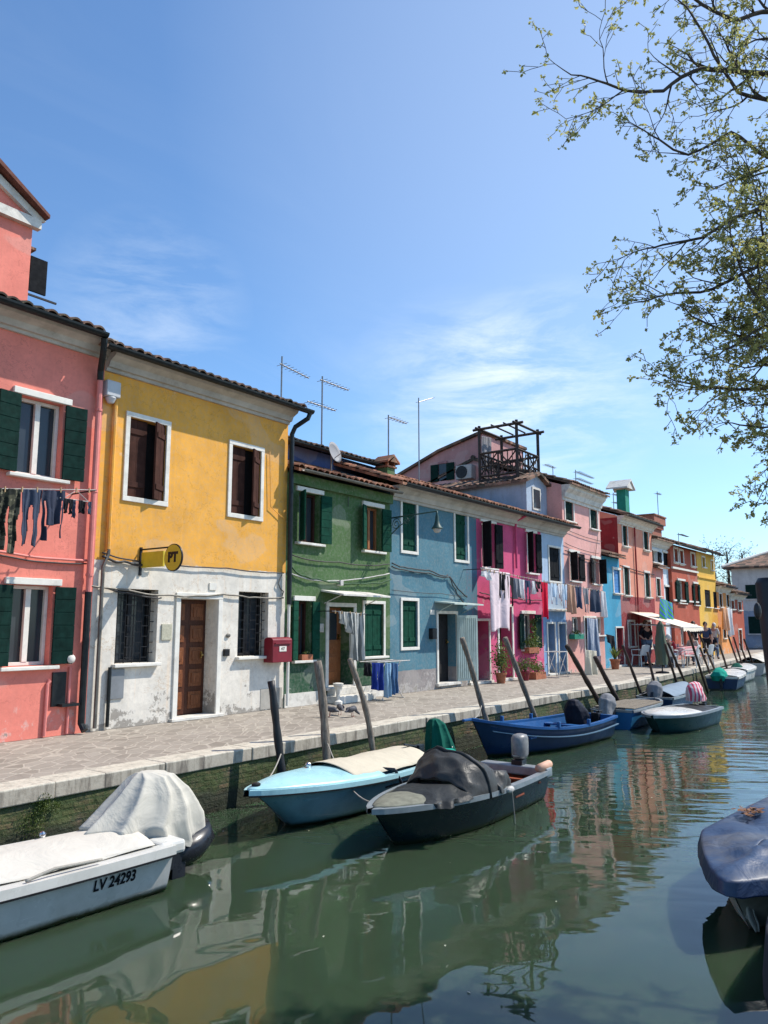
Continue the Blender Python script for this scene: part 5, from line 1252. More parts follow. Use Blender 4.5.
# F2: boat behind with blue grey tarp
M, L = bframe((20.75, -4.15), (24.2, -4.05))
F2 = thing('motor_boat', 'boat under a blue grey tarpaulin behind the round white one', 'boat', (22, -4.1, WZ), GP)
H = Hull(M, L, 1.05, .44, .5, .15, .9, .42, .3, 2.4, .9); H.hull(F2, dbh, inner=False); H.rail(F2, alu, .05, .05, .02)
H.deck(F2, clothmat('blue_grey_tarp', (.20, .25, .30)), .04, .95, .16, 'boat_cover', .02, .02, .02, .004, n=40)
mo, Mm = motor(F2, M @ Matrix.Translation((-.02, 0, .46)), motblk, motblk, .8, cover=1, tilt=R(30))
q = onY(655, 689, -4.15); Mc = Matrix.Translation((q.x, -4.15, q.z)) @ Matrix.Rotation(R(30), 4, 'Y')
drape(mo, Mc, [(-.34, .0, 0, .14, .12), (-.18, 0, 0, .20, .17), (.0, 0, 0, .24, .20), (.13, 0, 0, .19, .16), (.20, 0, 0, .08, .07), (.21, 0, 0, .02, .02)], greyc, 'motor_cover', 5, .06, 3.)
# F: round bow white deck, dark green hull
M, L = bframe((19.75, -5.62), (17.0, -5.28))
F_ = thing('motor_boat', 'small round bowed boat, white foredeck, dark green hull, pink striped bundle', 'boat', (18.4, -5.5, WZ), GP)
H = Hull(M, L, 1.15, .40, .38, .16, .80, .5, .35, 3.2, .82, upsweep=2)
H.hull(F_, simple('teal_dark_hull', (.02, .07, .07), .35, .2, 4), inner=True, innermat=motblk); H.rail(F_, alu, .05, .05, .02)
H.deck(F_, wgel, .52, 1., .06, 'foredeck', .03, .0)
H.deck(F_, tarpk, .12, .53, .06, 'boat_cover', .06, -.02, .02, .004)
mo, Mm = motor(F_, M @ Matrix.Translation((.05, 0, .42)), motblk, motblk, .75, cover=1)
psm = clothmat('pink_striped_cloth', (.55, .08, .14), stripes=12., c2=(.62, .52, .52), vec='p')
q = onY(697, 692, -5.55); Mc = Matrix.Translation((q.x, -5.5, q.z)); 
drape(mo, Mc, [(-.20, .0, 0, .26, .2), (-.06, 0, 0, .27, .2), (.10, 0, 0, .24, .18), (.20, 0, 0, .15, .12), (.23, 0, 0, .03, .03)], psm, 'motor_cover', 6, .08, 1.7, wob=.04)
# G, H: far boats
M, L = bframe((29.6, -3.75), (33.6, -3.30))
G_ = thing('motor_boat', 'far navy hulled white boat with green covered motor', 'boat', (31.5, -3.5, WZ), GP)
H = Hull(M, L, 1.2, .48, .56, .15, .9, .42, .3, 2.2, .9); H.hull(G_, dbh, inner=False); H.rail(G_, wgel, .06, .07, .02); H.deck(G_, wgel, .05, 1., .05, 'foredeck', .0, .0)
mo, Mm = motor(G_, M @ Matrix.Translation((-.02, 0, .46)), motblk, motblk, .85, cover=1)
q = onY(717, 671, -3.6); Mc = Matrix.Translation((q.x, -3.65, q.z)); drape(mo, Mc, [(-.34, 0, 0, .26, .2), (-.16, 0, 0, .34, .26), (-.02, 0.05, 0, .30, .2), (.08, 0.1, 0, .18, .12), (.12, .12, 0, .03, .03)], tg2, 'motor_cover', 5, .08, .5)
M, L = bframe((34.2, -3.1), (38.0, -2.9))
G2 = thing('motor_boat', 'second far boat, white with a dark green hooded motor', 'boat', (36, -3., WZ), GP)
H = Hull(M, L, 1.2, .48, .56, .15, .9, .42, .3, 2.2, .9); H.hull(G2, wgel, inner=False); H.rail(G2, wgel, .06, .07, .02); H.deck(G2, wgel, .05, 1., .08, 'foredeck', .0, .0)
mo, Mm = motor(G2, M @ Matrix.Translation((-.02, 0, .46)), motblk, motblk, .85, cover=1)
q = onY(737, 669, -3.1); Mc = Matrix.Translation((q.x, -3.1, q.z)); drape(mo, Mc, [(-.34, 0, 0, .2, .2), (-.1, 0, 0, .28, .22), (.1, 0, 0, .26, .2), (.22, 0, 0, .12, .1), (.25, 0, 0, .03, .03)], tg, 'motor_cover', 5, .06, .5)
M, L = bframe((39.2, -2.75), (43.6, -2.5))
G3 = thing('motor_boat', 'farthest white boat half covered by crumpled pale sheeting', 'boat', (41, -2.6, WZ), GP)
H = Hull(M, L, 1.4, .55, .7, .15, .9, .42, .3, 2.2, .9); H.hull(G3, wgel, inner=False); H.rail(G3, wgel, .06, .07, .02); H.deck(G3, tarpw, .05, 1., .25, 'boat_cover', .0, .0, .09, .004, n=50)
# I: blue tarpaulin boat on the near side
M, L = bframe((10.1, -9.52), (6.28, -9.20))
I_ = thing('motor_boat', 'boat under a shiny navy blue tarpaulin, right foreground', 'boat', (8, -9.3, WZ), GP)
H = Hull(M, L, 1.20, .43, .43, .15, .85, .66, .45, 1.02, .74)
creamh = simple('cream_hull', (.36, .33, .27), .5, .2, 5, dirt=(.16, .15, .11))
H.hull(I_, creamh, inner=False)
navt = clothmat('navy_tarpaulin', (.014, .036, .088), rough=.5, var=.3, pattern='worn', c2=(.09, .09, .095))
navt.node_tree.nodes['Principled BSDF'].inputs['Specular IOR Level'].default_value = .5
def tarp_over(H, parent, mat, skirt, camber, name='boat_cover', scal=.012, nf=23, wob=.03, seed=0., thick=.006):
    """sheet laid over the whole boat: skirt, rim and a raised spine, closed round bow and stern"""
    Mi = H.M.inverted(); pts = []
    for k in range(41): a = Mi @ H.pt(k/40, 1, 1); pts.append((a.x, max(.0, abs(a.y)), a.z))
    loop = [(x, y, z) for x, y, z in pts]+[(x, -y, z) for x, y, z in pts[::-1][1:]]+[(pts[0][0], -pts[0][1]*f, pts[0][2]) for f in (.6, .2, -.2, -.6)]
    n_ = len(loop); cx = H.L*.45
    def fn(u, v):
        i = int(round(u*n_)) % n_; x, y, z = loop[i]; nx, ny = (x-cx)/(H.L*.5), y/(H.B*.5)
        if x > H.L*.8: nx *= 1.2
        l_ = math.hypot(nx*abs(nx)**2, ny) or 1; ox, oy = nx*abs(nx)**2/l_, ny/l_
        if v < .4:
            f = 1-v/.4; o_ = .035+.035*f; zz = z+.02-(skirt+scal*math.sin(i*.9+seed)+scal*.8*math.sin(i*nf*.1))*f
            q = H.M @ Vector((x+ox*o_, y+oy*o_, zz))
        else:
            f = (v-.4)/.6; sx = min(max(x, .5), H.L-.75); ff = math.sin(f*math.pi/2)
            q = H.M @ Vector((x+(sx-x)*f+ox*.035*(1-f), y*(1-f)+oy*.035*(1-f), z+.02+camber*ff))
            q.z += nz(q+Vector((seed, 0, 0)), 2.4, wob)*min(1, f*3)+nz(q, 7, wob*.35)*min(1, f*4)+.012*math.sin(i*.8+f*3)*math.sin(f*math.pi)-.05*abs(nz(q+Vector((seed, 3, 0)), 1.9))*min(1, f*3)
        q.x += nz(q, 5, .012); return q
    mb = MB(); mb.grid(fn, n_, 26, closed_u=True); return mb.build(name, mat, parent, smooth=True, solid=thick)
tarp_over(H, I_, navt, .11, .10, wob=.045)
q = H.pt(.80, 1, -1 if side == 1 else 1)
mb = MB(); q = onZ(726, 818, WZ+.53)
for k in range(60):
    p = Vector((q.x+.42+rnd.gauss(0, .10), q.y-.12+rnd.gauss(0, .05), q.z+.0+rnd.uniform(.0, .02))); a_ = rnd.uniform(0, 6.28); u_ = Vector((math.cos(a_), math.sin(a_), .2))*.035; w_ = Vector((-math.sin(a_), math.cos(a_), .2))*.02
    i = mb.vs([p-u_, p-w_, p+u_, p+w_]); mb.fc(i, i+1, i+2, i+3)
lv = mb.build('dry_leaves', simple('dry_leaf', (.16, .07, .03), .8, .3, 20), None, kind='stuff')
def strip(parent, p, L_, w0, w1, mat, name, dirx=(0, 1, 0)):
    d_ = Vector(dirx).normalized()
    def fn(u, v):
        w_ = (w0+(w1-w0)*math.sin(v*2.2))*(1 if v < .8 else 1-(v-.8)*3); 
        q = Vector(p)+d_*(u-.5)*w_+Vector((.0, 0, -L_*v)); return q+Vector((.025*math.sin(u*8+v*2), .03*math.sin(v*4), 0))
    mb = MB(); mb.grid(fn, 10, 16); return mb.build(name, mat, parent, smooth=True, solid=.012)
ragm = clothmat('old_cream_rag', (.36, .33, .27), var=.2)
q = onZ(742, 893, WZ+.30); strip(I_, (q.x+.05, q.y+.02, q.z), .20, .04, .05, ragm, 'hanging_rag', (.3, -1, 0)); strip(I_, (q.x+.03, q.y-.06, q.z), .26, .04, .065, ragm, 'hanging_rag', (.3, -1, 0))
# J: dark felt covered boat at the right edge
M, L = bframe((7.3, -10.05), (4.7, -9.98))
J_ = thing('motor_boat', 'dark grey felt covered boat end at the lower right edge', 'boat', (6, -10, WZ), GP)
H = Hull(M, L, .80, .46, .46, .15, .85, .42, .3, 2.6, .8); H.hull(J_, motblk, inner=False)
felt = clothmat('grey_felt', (.045, .045, .052), var=.4)
tarp_over(H, J_, felt, .32, .05, scal=.03, seed=2., thick=.012)
# ------------------------------------------------------------------ mooring poles
wpole = woodmat('weathered_pole', (.22, .185, .15), (3, 3, .5), .9, .45, 12, moss=(.02, .022, .012))
dpole = woodmat('dark_pole', (.075, .050, .040), (3, 3, .5), .85, .45, 12, moss=(.012, .014, .008))
bpole = simple('black_and_shaded_pole', (.012, .012, .014), .5, .3, 8)
def pole(top, low, r, mat, label, y0=-3.34, y1=-3.46, crook=0., r1=None, grp='mooring poles along the quay'):
    t = onY(*top, y0); l_ = onY(*low, y1); d = (l_-t); k = (t.z-(-1.6))/(t.z-l_.z); bt = t+d*k
    h = thing('mooring_pole', label, 'mooring pole', (bt.x, bt.y, bt.z), grp)
    pts = []; n = 22
    for q in range(n+1):
        f = q/n; p = bt.lerp(t, f); p += Vector((crook*math.sin(f*9+1), crook*.4*math.sin(f*7), 0))*(1 if 0 < q < n+1 else .3); p += Vector((nz((f*3, top[0], 0), 1, .012), nz((f*3, 0, top[0]), 1, .012), 0)); pts.append(p)
    rs = [r*(1.10-.18*q/n)*(1+.09*math.sin(q*1.7+top[0])+rnd.uniform(-.04, .04)) for q in range(n+1)]
    MB().tube(pts, rs, 12).build('shaft', mat, h, smooth=True)
    return h
def rpx(px, y, w): return w/2*abs((onY(px+1, 650, y)-onY(px, 650, y)).length)*.80
pole((271, 681), (281, 765), .055, bpole, 'black straight pole left of the light blue boat')
pole((318, 661), (327, 757), .062, wpole, 'thick grey weathered pole leaning beside the black one', crook=.012)
pole((351, 659), (375, 755), .045, wpole, 'crooked thin grey pole in front of the green house', crook=.04)
pole((462, 638), (487, 722), .050, wpole, 'grey leaning pole in front of the blue house door')
pole((505, 638), (533, 712), .054, wpole, 'grey leaning pole in front of the potted bush')
pole((567, 646), (600, 704), .060, dpole, 'dark leaning pole behind the royal blue boat')
pole((595, 657), (612, 690), .062, dpole, 'dark pole behind the grey motor cover')
fp_ = [((622.6, 645.5), (638.7, 687), 'thin dark pole in front of the turquoise house'), ((647.6, 652), (654, 682), 'dark pole by the standing man in black shirt'), ((665, 644), (678, 688), 'first of two poles right of the furled parasol'), ((668, 643), (687, 687), 'second pole right of the furled parasol, leaning more'), ((688, 631), (703.7, 680), 'tall pole before the checked cafe table'), ((700, 648), (710, 673), 'short pole right of the cafe table'), ((699.6, 635), (714, 668), 'tall pole above the green motor cover'), ((719.4, 644.5), (726, 665), 'thin pole between the two far boats'), ((728, 635), (738, 664), 'first of the four last poles at the far end'), ((733.7, 637), (742, 664), 'second of the four last poles at the far end'), ((740, 643.5), (747, 663), 'third of the four last poles at the far end'), ((744, 639), (751, 658), 'last pole at the far end of the quay')]
for k, (t, l_, lab) in enumerate(fp_):
    yq = -3.34 if k < 5 else (-3.0 if k < 8 else -2.75)
    pole(t, l_, .040, dpole, lab, yq, yq-.1)
for lab, a_, b_, sg in [('slack mooring rope from the light blue bow to the black pole', (6.3, -4.3, -.16), (7.62, -3.42, -.02), .12), ('mooring rope from the dark green bow to the thick grey pole', (6.7, -5.7, -.24), (8.5, -3.42, .0), .22), ('mooring rope from the royal blue bow to a leaning grey pole', (12.0, -3.8, .0), (12.95, -3.42, .15), .06), ('mooring rope from the white boat stern to the quay wall', (4.7, -4.1, -.28), (5.9, -3.12, -.10), .08)]:
    pts = [Vector(a_).lerp(Vector(b_), k/16)-Vector((0, 0, sg*4*(k/16)*(1-k/16))) for k in range(17)]
    tag(MB().tube(pts, .009, 6).build('mooring_rope', ropem, None, smooth=True), lab, 'rope', 'ropes tying the boats')
# near pole at the right edge, the tree's shade put into its black colour
nb = thing('mooring_pole', 'thick tree-shaded pole, coloured black for the shade, filling the right edge of the picture', 'mooring pole', (5.0, -9.9, -1.6), 'mooring poles along the quay')
qt = onY(770, 578, -9.80); 
MB().tube([(qt.x+.17, -9.88, -1.6), (qt.x+.10, -9.86, .2), (qt.x+.0, -9.8, qt.z-.03), (qt.x, -9.8, qt.z)], [.088, .088, .088, .07], 20).build('shaft', bpole, nb, smooth=True)
q = onY(757, 611, -9.82); MB().ball((q.x+.015, -9.82, q.z), .02, sq=(1, 1, 2.4)).build('knot', bpole, nb)
# ------------------------------------------------------------------ washing
def garment(name, label, p0, p1, drop, kind, mat, cat, group=None, sleeves=True, fold=6., amp=.03):
    """cloth pegged between p0 and p1; kind sheet / trousers / shirt / slant"""
    p0, p1 = Vector(p0), Vector(p1); W = (p1-p0); w = W.length; seed = rnd.uniform(0, 20)
    nu, nv = 44, 52; dirn = Vector((-W.y, W.x, 0)).normalized() if w > 1e-6 else Vector((0, 1, 0))
    def place(u, v):
        s_ = p0.lerp(p1, u); s_.z -= .02*math.sin(math.pi*u)
        narrowing = 1-.10*v if kind != 'sheet' else 1+.02*math.sin(v*5+seed)
        s_ = p0.lerp(p1, .5+(u-.5)*narrowing)
        a_ = amp*(.4+.9*v)
        return s_+dirn*(a_*math.sin(u*fold*2+seed+v*1.5)+a_*.6*math.sin(u*fold*3.7+seed*2))+Vector((0, 0, -drop*v*(1+.035*math.sin(u*5+seed))))+W.normalized()*nz((u*3, v*3, seed), 1, .03)
    vs = {}; mb = MB()
    def vid(a, b_):
        if (a, b_) not in vs: vs[(a, b_)] = len(mb.v); mb.v.append(place(a/nu, b_/nv))
        return vs[(a, b_)]
    for a in range(nu):
        for b_ in range(nv):
            u = (a+.5)/nu; v = (b_+.5)/nv
            if kind == 'trousers' and v > .28 and abs(u-.5) < .03+.10*(v-.28): continue
            if kind == 'trousers' and v > .4 and (u < .07*(v) or u > 1-.07*v): continue
            if kind == 'shirt':
                if v > .70 and (.20 < u < .80): continue
                if .22 < v < .72 and (.16 < u < .2 or .8 < u < .84): continue
            if kind == 'socks' and (int(u*8) % 2 or v > .6+.4*math.sin(u*9+seed)**2): continue
            if kind == 'slant' and v > .35+.65*u: continue
            mb.fc(vid(a, b_), vid(a+1, b_), vid(a+1, b_+1), vid(a, b_+1))
    o_ = mb.build(name, mat, None, smooth=True, solid=.008); tag(o_, label, cat, group)
    return o_
def G(name, label, xl, yl, xr, yr, yb, kind, mat, cat, y=-.5, group=None, **k):
    a, b_ = onY(xl, yl, y), onY(xr, yr, y); c = onY((xl+xr)/2, yb, y); return garment(name, label, a, b_, (a.z+b_.z)/2-c.z, kind, mat, cat, group, **k)
pegw = simple('wooden_peg', (.45, .30, .16), .8, .2, 9)
def line(label, pts, off, r=.006, posts=True):
    h = thing('washing_line', label, 'washing line', pts[0]); MB().tube(pts, r, 5).build('cord', wirew, h)
    mb = MB(); a_, b_ = Vector(pts[0]), Vector(pts[-1]); n_ = max(4, int((b_-a_).length/.22))
    for k in range(n_):
        p = a_.lerp(b_, (k+.5+rnd.uniform(-.3, .3))/n_); MB().box(p.x-.007, p.x+.007, p.y-.012, p.y+.012, p.z-.045, p.z+.03).build('peg', pegw, h)
    mb = MB()
    for p in (pts[0], pts[-1]): mb.tube([(p[0], 0.0, p[2]), p], .012, 6)
    mb.build('bracket', iron, h); return h
camo = clothmat('camouflage', (.06, .06, .04), pattern='camo', c2=(.02, .022, .018), c3=(.14, .13, .09))
navy = clothmat('navy_cloth', (.04, .055, .10)); bluegrey = clothmat('blue_grey_cloth', (.045, .058, .09)); blackc = clothmat('black_cloth', (.012, .012, .015)); whitec = clothmat('white_cloth', (.62, .60, .60)); pinkw = clothmat('blush_sheet', (.66, .54, .56)); redc = clothmat('red_cloth', (.55, .01, .04)); tanc = clothmat('tan_cloth', (.42, .25, .17)); greyc2 = clothmat('grey_cloth', (.22, .22, .24)); pbl = clothmat('pale_blue_cloth', (.45, .55, .65))
denim = clothmat('denim_blue', (.05, .11, .22)); lden = clothmat('light_denim', (.22, .35, .48))
yl_ = -.62
line('line under the upper window of the salmon pink house', [tuple(onY(-40, 488, yl_)), tuple(onY(96, 490, yl_))], yl_)
G('trousers', 'camouflage trousers, leftmost on the line', -3, 488, 21, 489, 552, 'trousers', camo, 'trousers', yl_)
G('leggings', 'blue grey leggings beside the camouflage trousers', 22, 489, 42, 490, 546, 'trousers', bluegrey, 'leggings', yl_)
G('sweatshirt', 'blue grey sweatshirt hung upside down', 43, 490, 65, 491, 540, 'shirt', clothmat('slate_sweat', (.035, .042, .066)), 'sweatshirt', yl_)
ck = thing('clothes_hanger', 'small peg hanger of socks by the pink pipe', 'hanger', onY(76, 492, yl_))
q = onY(76, 500, yl_); MB().tube([q+Vector((-.25, 0, 0)), q+Vector((.22, 0, 0))], .006).tube([q+Vector((-.2, 0, 0)), q+Vector((0, 0, .14)), q+Vector((.2, 0, 0))], .005).build('frame', wirew, ck)
for k in range(7):
    p = q+Vector((-.24+.075*k, rnd.uniform(-.04, .04), -.0)); G_ = garment('sock', 'small black sock pegged on the round hanger', p+Vector((-.026, 0, 0)), p+Vector((.028, 0, 0)), .16+.10*rnd.random(), 'sheet', blackc if k % 3 else bluegrey, 'sock', 'black socks pegged on the hanger', amp=.006)
    G_['label'] = 'small dark sock pegged on the hanger beside the pipe'
ym = -.55
line('long line across the magenta house', [tuple(onY(481, 569, ym)), tuple(onY(548, 582, ym))], ym)
gm = [('sheet', 'large blush sheet hanging low over the magenta house door', 490, 570, 509, 573, 630, 'sheet', pinkw, 'sheet'),
      ('pillow_case', 'folded white corner cloth at the left end of the magenta line', 481, 571, 490, 570, 582, 'slant', whitec, 'cloth'),
      ('top', 'black top right beside the blush sheet', 498, 573, 505, 575, 598, 'shirt', blackc, 'top'),
      ('trousers', 'black trousers in the middle of the magenta line', 506, 576, 514, 578, 605, 'trousers', blackc, 'trousers'),
      ('shirt', 'dark grey shirt beside the white towel', 514, 578, 519, 579, 598, 'sheet', greyc2, 'shirt'),
      ('towel', 'white towel between dark clothes on the magenta line', 519, 579, 524, 580, 599, 'sheet', whitec, 'towel'),
      ('leggings', 'dark blue leggings right of the white towel', 524.5, 580, 531, 581, 603, 'trousers', navy, 'leggings'),
      ('undershirt', 'small white undershirt near the red garment', 531, 581, 535, 581, 594, 'sheet', whitec, 'undershirt'),
      ('top', 'short black top next to the red garment', 535, 581, 541, 582, 592, 'shirt', blackc, 'top'),
      ('dress', 'long crimson dress at the right end of the magenta line', 541, 582, 548, 583, 618, 'sheet', redc, 'dress')]
for n_, lab, a, b_, c, d, e, kd, mt, ct in gm: G(n_, lab, a, b_, c, d, e, kd, mt, ct, ym+.02, amp=.035, fold=5)
line('short line across the narrow pale blue house', [tuple(onY(549, 583, ym)), tuple(onY(567, 585, ym))], ym)
G('shirt', 'pale blue shirt left on the narrow house', 550, 583, 557, 584, 604, 'shirt', pbl, 'shirt', ym, amp=.03); G('towel', 'white towel on the narrow pale blue house', 558, 584, 562, 584, 606, 'slant', whitec, 'towel', ym); G('shirt', 'pale blue blouse right of the white towel', 562, 584, 567, 585, 608, 'shirt', pbl, 'shirt', ym)
line('line hung with clothes on the pale pink house', [tuple(onY(566, 584, ym)), tuple(onY(605, 592, ym))], ym)
for n_, lab, a, b_, c, d, e, kd, mt, ct in [('dress', 'tan dress at the left end of the pale pink house line', 567, 584, 574, 586, 613, 'sheet', tanc, 'dress'), ('jumper', 'navy jumper beside the tan dress', 575, 586, 582, 587, 608, 'sheet', navy, 'jumper'), ('shirt', 'grey shirt in the middle of the pale pink house line', 583, 588, 589, 589, 612, 'shirt', greyc2, 'shirt'), ('jacket', 'slate blue jacket right of the grey shirt', 589.5, 589, 599, 590, 612, 'sheet', bluegrey, 'jacket'), ('towel', 'white towel at the right end of the pale pink house line', 600, 591, 605, 592, 617, 'sheet', whitec, 'towel')]:
    G(n_, lab, a, b_, c, d, e, kd, mt, ct, ym, amp=.04)
strp = clothmat('grey_striped_cloth', (.50, .52, .56), stripes=9., c2=(.12, .16, .24))
G('striped_hanging', 'long grey and blue striped cloth over the pale pink house door', 586, 618, 597, 619, 656, 'sheet', strp, 'cloth', -.75, amp=.05)
G('fringed_shawl', 'pale fringed shawl hanging below the striped cloth', 587, 650, 596, 651, 677, 'sheet', clothmat('ivory_fringe', (.5, .46, .36)), 'shawl', -.95, amp=.06)
G('dark_coat', 'dark green black coat hanging beside the turquoise house', 606, 634, 614, 636, 650, 'slant', blackc, 'coat', -.35)
G('beach_towel', 'blue green striped beach towel hanging above the cafe awning', 659, 597, 672, 603, 620, 'sheet', clothmat('green_blue_stripes', (.08, .35, .10), stripes=4., c2=(.06, .16, .50), vec='d'), 'towel', -1.0, amp=.05)
for n_, lab, a, c, e, mt in [('sheet', 'orange tinted sheet on the low orange house', 722, 727, 630, clothmat('orange_sheet', (.62, .32, .18))), ('sheet', 'white sheet on the low orange house', 727, 732, 636, whitec)]: G(n_, lab, a, 608, c, 609, e, 'sheet', mt, 'sheet', -.5, amp=.06)
G('door_drape', 'grey white striped drape looped beside the green house door', 350, 613, 363, 614, 660, 'sheet', clothmat('door_stripes', (.46, .46, .43), stripes=14., c2=(.17, .18, .17)), 'curtain', -.45, amp=.045)
G('door_drape', 'short striped drape gathered over the green house door', 338, 611, 351, 613, 634, 'slant', MATS['door_stripes'], 'curtain', -.45, amp=.05)
line('rod over the door of the green house', [tuple(onY(332, 611, -.45)), tuple(onY(366, 614, -.45))], -.45)
# terrace laundry
G('sheet', 'pale sheet on the wooden roof terrace', 482, 436, 491, 438, 470, 'sheet', greyc2, 'sheet', 2.6)
# drying racks
def rack(label, x0, x1, y0, y1, z, mat, cloths, leg=.75):
    h = thing('drying_rack', label, 'drying rack', ((x0+x1)/2, (y0+y1)/2, 0), 'folding drying racks on the quay')
    mb = MB()
    for yy in (y0, y1): mb.tube([(x0, yy, z), (x1, yy, z)], .011, 6)
    for k in range(9): x = x0+(x1-x0)*k/8; mb.tube([(x, y0, z), (x, y1, z)], .005, 5)
    mb.build('rods', mat, h)
    mb = MB(); cx = (x0+x1)/2
    for yy in (y0+.04, y1-.04): mb.tube([(cx-.3, yy, z), (cx+.38, yy, .02)], .011, 6).tube([(cx+.3, yy, z), (cx-.38, yy, .02)], .011, 6)
    for x in (cx-.38, cx+.38): mb.tube([(x, y0, .02), (x, y1, .02)], .013, 6)
    mb.build('legs', mat, h)
    return h
gl0 = onY(366, 662, -.45); gl1 = onY(399, 663, -.45)
rack('white drying rack with blue clothes before the green house', gl0.x, gl1.x, -.75, -.28, gl0.z, wirew, 0)
for k, (n_, lab, xl, xr, yb, mt, kd) in enumerate([('shorts', 'black shorts at the left end of the drying rack', 365, 370, 676, blackc, 'sheet'), ('trousers', 'royal blue trousers on the drying rack', 371, 383, 690, clothmat('royal_cloth', (.012, .03, .18)), 'trousers'), ('jeans', 'light blue jeans with pale stripe on the drying rack', 385, 391, 697, lden, 'trousers'), ('jeans', 'dark denim jeans at the right end of the drying rack', 392, 398, 694, denim, 'trousers')]):
    G(n_, lab, xl, 662.5, xr, 663.5, yb, kd, mt, n_, -.78, amp=.03)
g0 = onY(550, 652, -.6); g1 = onY(562, 652, -.6); rack('empty white drying rack before the narrow pale blue house', g0.x, g1.x, -.85, -.4, g0.z, wirew, 0)
MB_ = MB()
# ------------------------------------------------------------------ plants
def potplant(label, x, y, pr, ph, kind, r, h_, s=.05, n=350, potmat=terrac, z=0., box=None):
    t = thing('potted_plant', label, 'plant', (x, y, z), 'potted plants in front of the houses')
    mb = MB()
    if box: mb.box(x-box, x+box, y-pr, y+pr, z, z+ph)
    else: mb.lathe((x, y, z), [(pr*.7, 0), (pr*.95, ph*.85), (pr*1.08, ph*.86), (pr*1.08, ph), (pr*.9, ph), (pr*.88, ph*.9)], 14)
    mb.build('pot', potmat, t)
    mb = MB()
    if kind == 'spike':
        for k in range(26):
            a_ = k*2.4; L_ = h_*rnd.uniform(.7, 1.1); t_ = rnd.uniform(.25, .9); d_ = Vector((math.cos(a_)*t_, math.sin(a_)*t_, 1)).normalized()
            w_ = Vector((-math.sin(a_), math.cos(a_), 0))*.03; b_ = Vector((x, y, z+ph)); i = mb.vs([b_-w_, b_+w_, b_+d_*L_*.6+w_*.7, b_+d_*L_*.6-w_*.7, b_+d_*L_+Vector((d_.x*.1, d_.y*.1, -.05))]); mb.fc(i, i+1, i+2, i+3); mb.fc(i+3, i+2, i+4)
    else: tuft(mb, (x, y, z+ph+h_*.5), 1., n, s, (r*(1.6 if box else 1), r, h_*.55))
    mb.build('foliage', plantm, t)
    st = MB(); 
    for k in range(4): a_ = k*1.7; st.tube([(x, y, z+ph*.8), (x+r*.4*math.cos(a_), y+r*.4*math.sin(a_), z+ph+h_*.7)], .008, 5)
    st.build('stem', bark, t)
    return t
potplant('tall leafy bush in a terracotta pot beside the maroon door', onY(501, 680, -.35).x, -.35, .16, .28, 'bush', .22, .75, .06, 700)
potplant('trailing red flowered box under the magenta house window', onY(531, 655, -.14).x, -.16, .10, .16, 'bush', .25, .3, .05, 400, z=.98-.22, box=.35)
potplant('round bush in a red pot below the magenta house window', onY(525, 678, -.4).x, -.4, .15, .26, 'bush', .22, .35, .05, 380, potmat=redm)
potplant('low planter of small flowers by the pale blue house', onY(537, 675, -.4).x, -.4, .14, .2, 'bush', .2, .22, .05, 350, box=.35)
potplant('spiky agave in a terracotta pot by the turquoise house', onY(612, 668, -.4).x+.2, -.45, .18, .36, 'spike', .2, .55)
q = onY(303, 659, -.06); potplant('small red flower box on the green house lower window sill', q.x+.1, -.04, .05, .11, 'bush', .05, .06, .03, 80, z=a3[2]+.0, box=.16)
potplant('green window box on the pale pink house', onY(576, 633, -.1).x, -.12, .1, .16, 'bush', .15, .12, .05, 160, z=f5[2]-.2, box=.4, potmat=g5)
mb = MB()
for k in range(140): p = Vector((X5-.9+rnd.gauss(0, .12), -.05-abs(rnd.gauss(0, .05)), .3+rnd.random()*1.5)); tuft(mb, p, .05, 3, .07)
cl = mb.build('climbing_foliage', plantm, None); tag(cl, 'thin climber on the magenta wall beside the lower window', 'plant')
mb = MB(); q = onZ(297, 701, 0); u_ = thing('stone_urn', 'small pale stone urn by the green house step', 'urn', (d3[0]-.28, -.35, 0))
MB().lathe((d3[0]-.16, -.42, 0), [(.09, 0), (.09, .06), (.045, .09), (.04, .2), (.06, .30), (.10, .38), (.11, .42), (.07, .43)], 14).build('body', stonew, u_, smooth=False)
# ------------------------------------------------------------------ street lamp on scroll bracket
lm = thing('wall_lamp', 'bell shaped street lamp on a scrolled iron bracket, blue house', 'street lamp', (X3+.05, -.05, 3.6))
qa = onY(387, 520, -.05); yl2_ = -1.55; qb = onY(436, 509, yl2_)
gi = simple('green_iron', (.02, .06, .05), .5, .3, 9)
mb = MB(); x_ = X3-.05; zz = 3.72
# the arm leaves the wall and reaches over the pavement
e = onY(437, 512, -1.5)
mb.tube([(x_, -.03, e.z), (e.x, e.y, e.z+.02)], .018, 6)
dv = Vector((e.x-x_, e.y+.03, 0)).normalized()
def sp(c, r0, r1, turns, s_=1):
    return [Vector((x_, -.03, 0))+dv*(c[0]+(r0+(r1-r0)*k/30)*math.cos(s_*turns*6.283*k/30))+Vector((0, 0, c[1]+(r0+(r1-r0)*k/30)*math.sin(s_*turns*6.283*k/30))) for k in range(31)]
mb.tube(sp((.22, e.z-.16), .15, .03, 1.8), .011, 5).tube(sp((.55, e.z-.10), .09, .02, 1.6, -1), .009, 5).tube([(x_, -.03, e.z-.42), Vector((x_, -.03, e.z-.2))+dv*.35, Vector((x_, -.03, e.z-.02))+dv*.8], .012, 6).tube([(x_, -.03, e.z-.45), (x_, -.03, e.z+.12)], .02, 6)
mb.build('bracket', gi, lm, smooth=True)
MB().lathe((e.x, e.y, e.z-.50), [(.13, .12), (.125, .135), (.075, .21), (.045, .30), (.04, .38), (.022, .47), (.015, .52)], 18).build('shade', gi, lm, smooth=True)
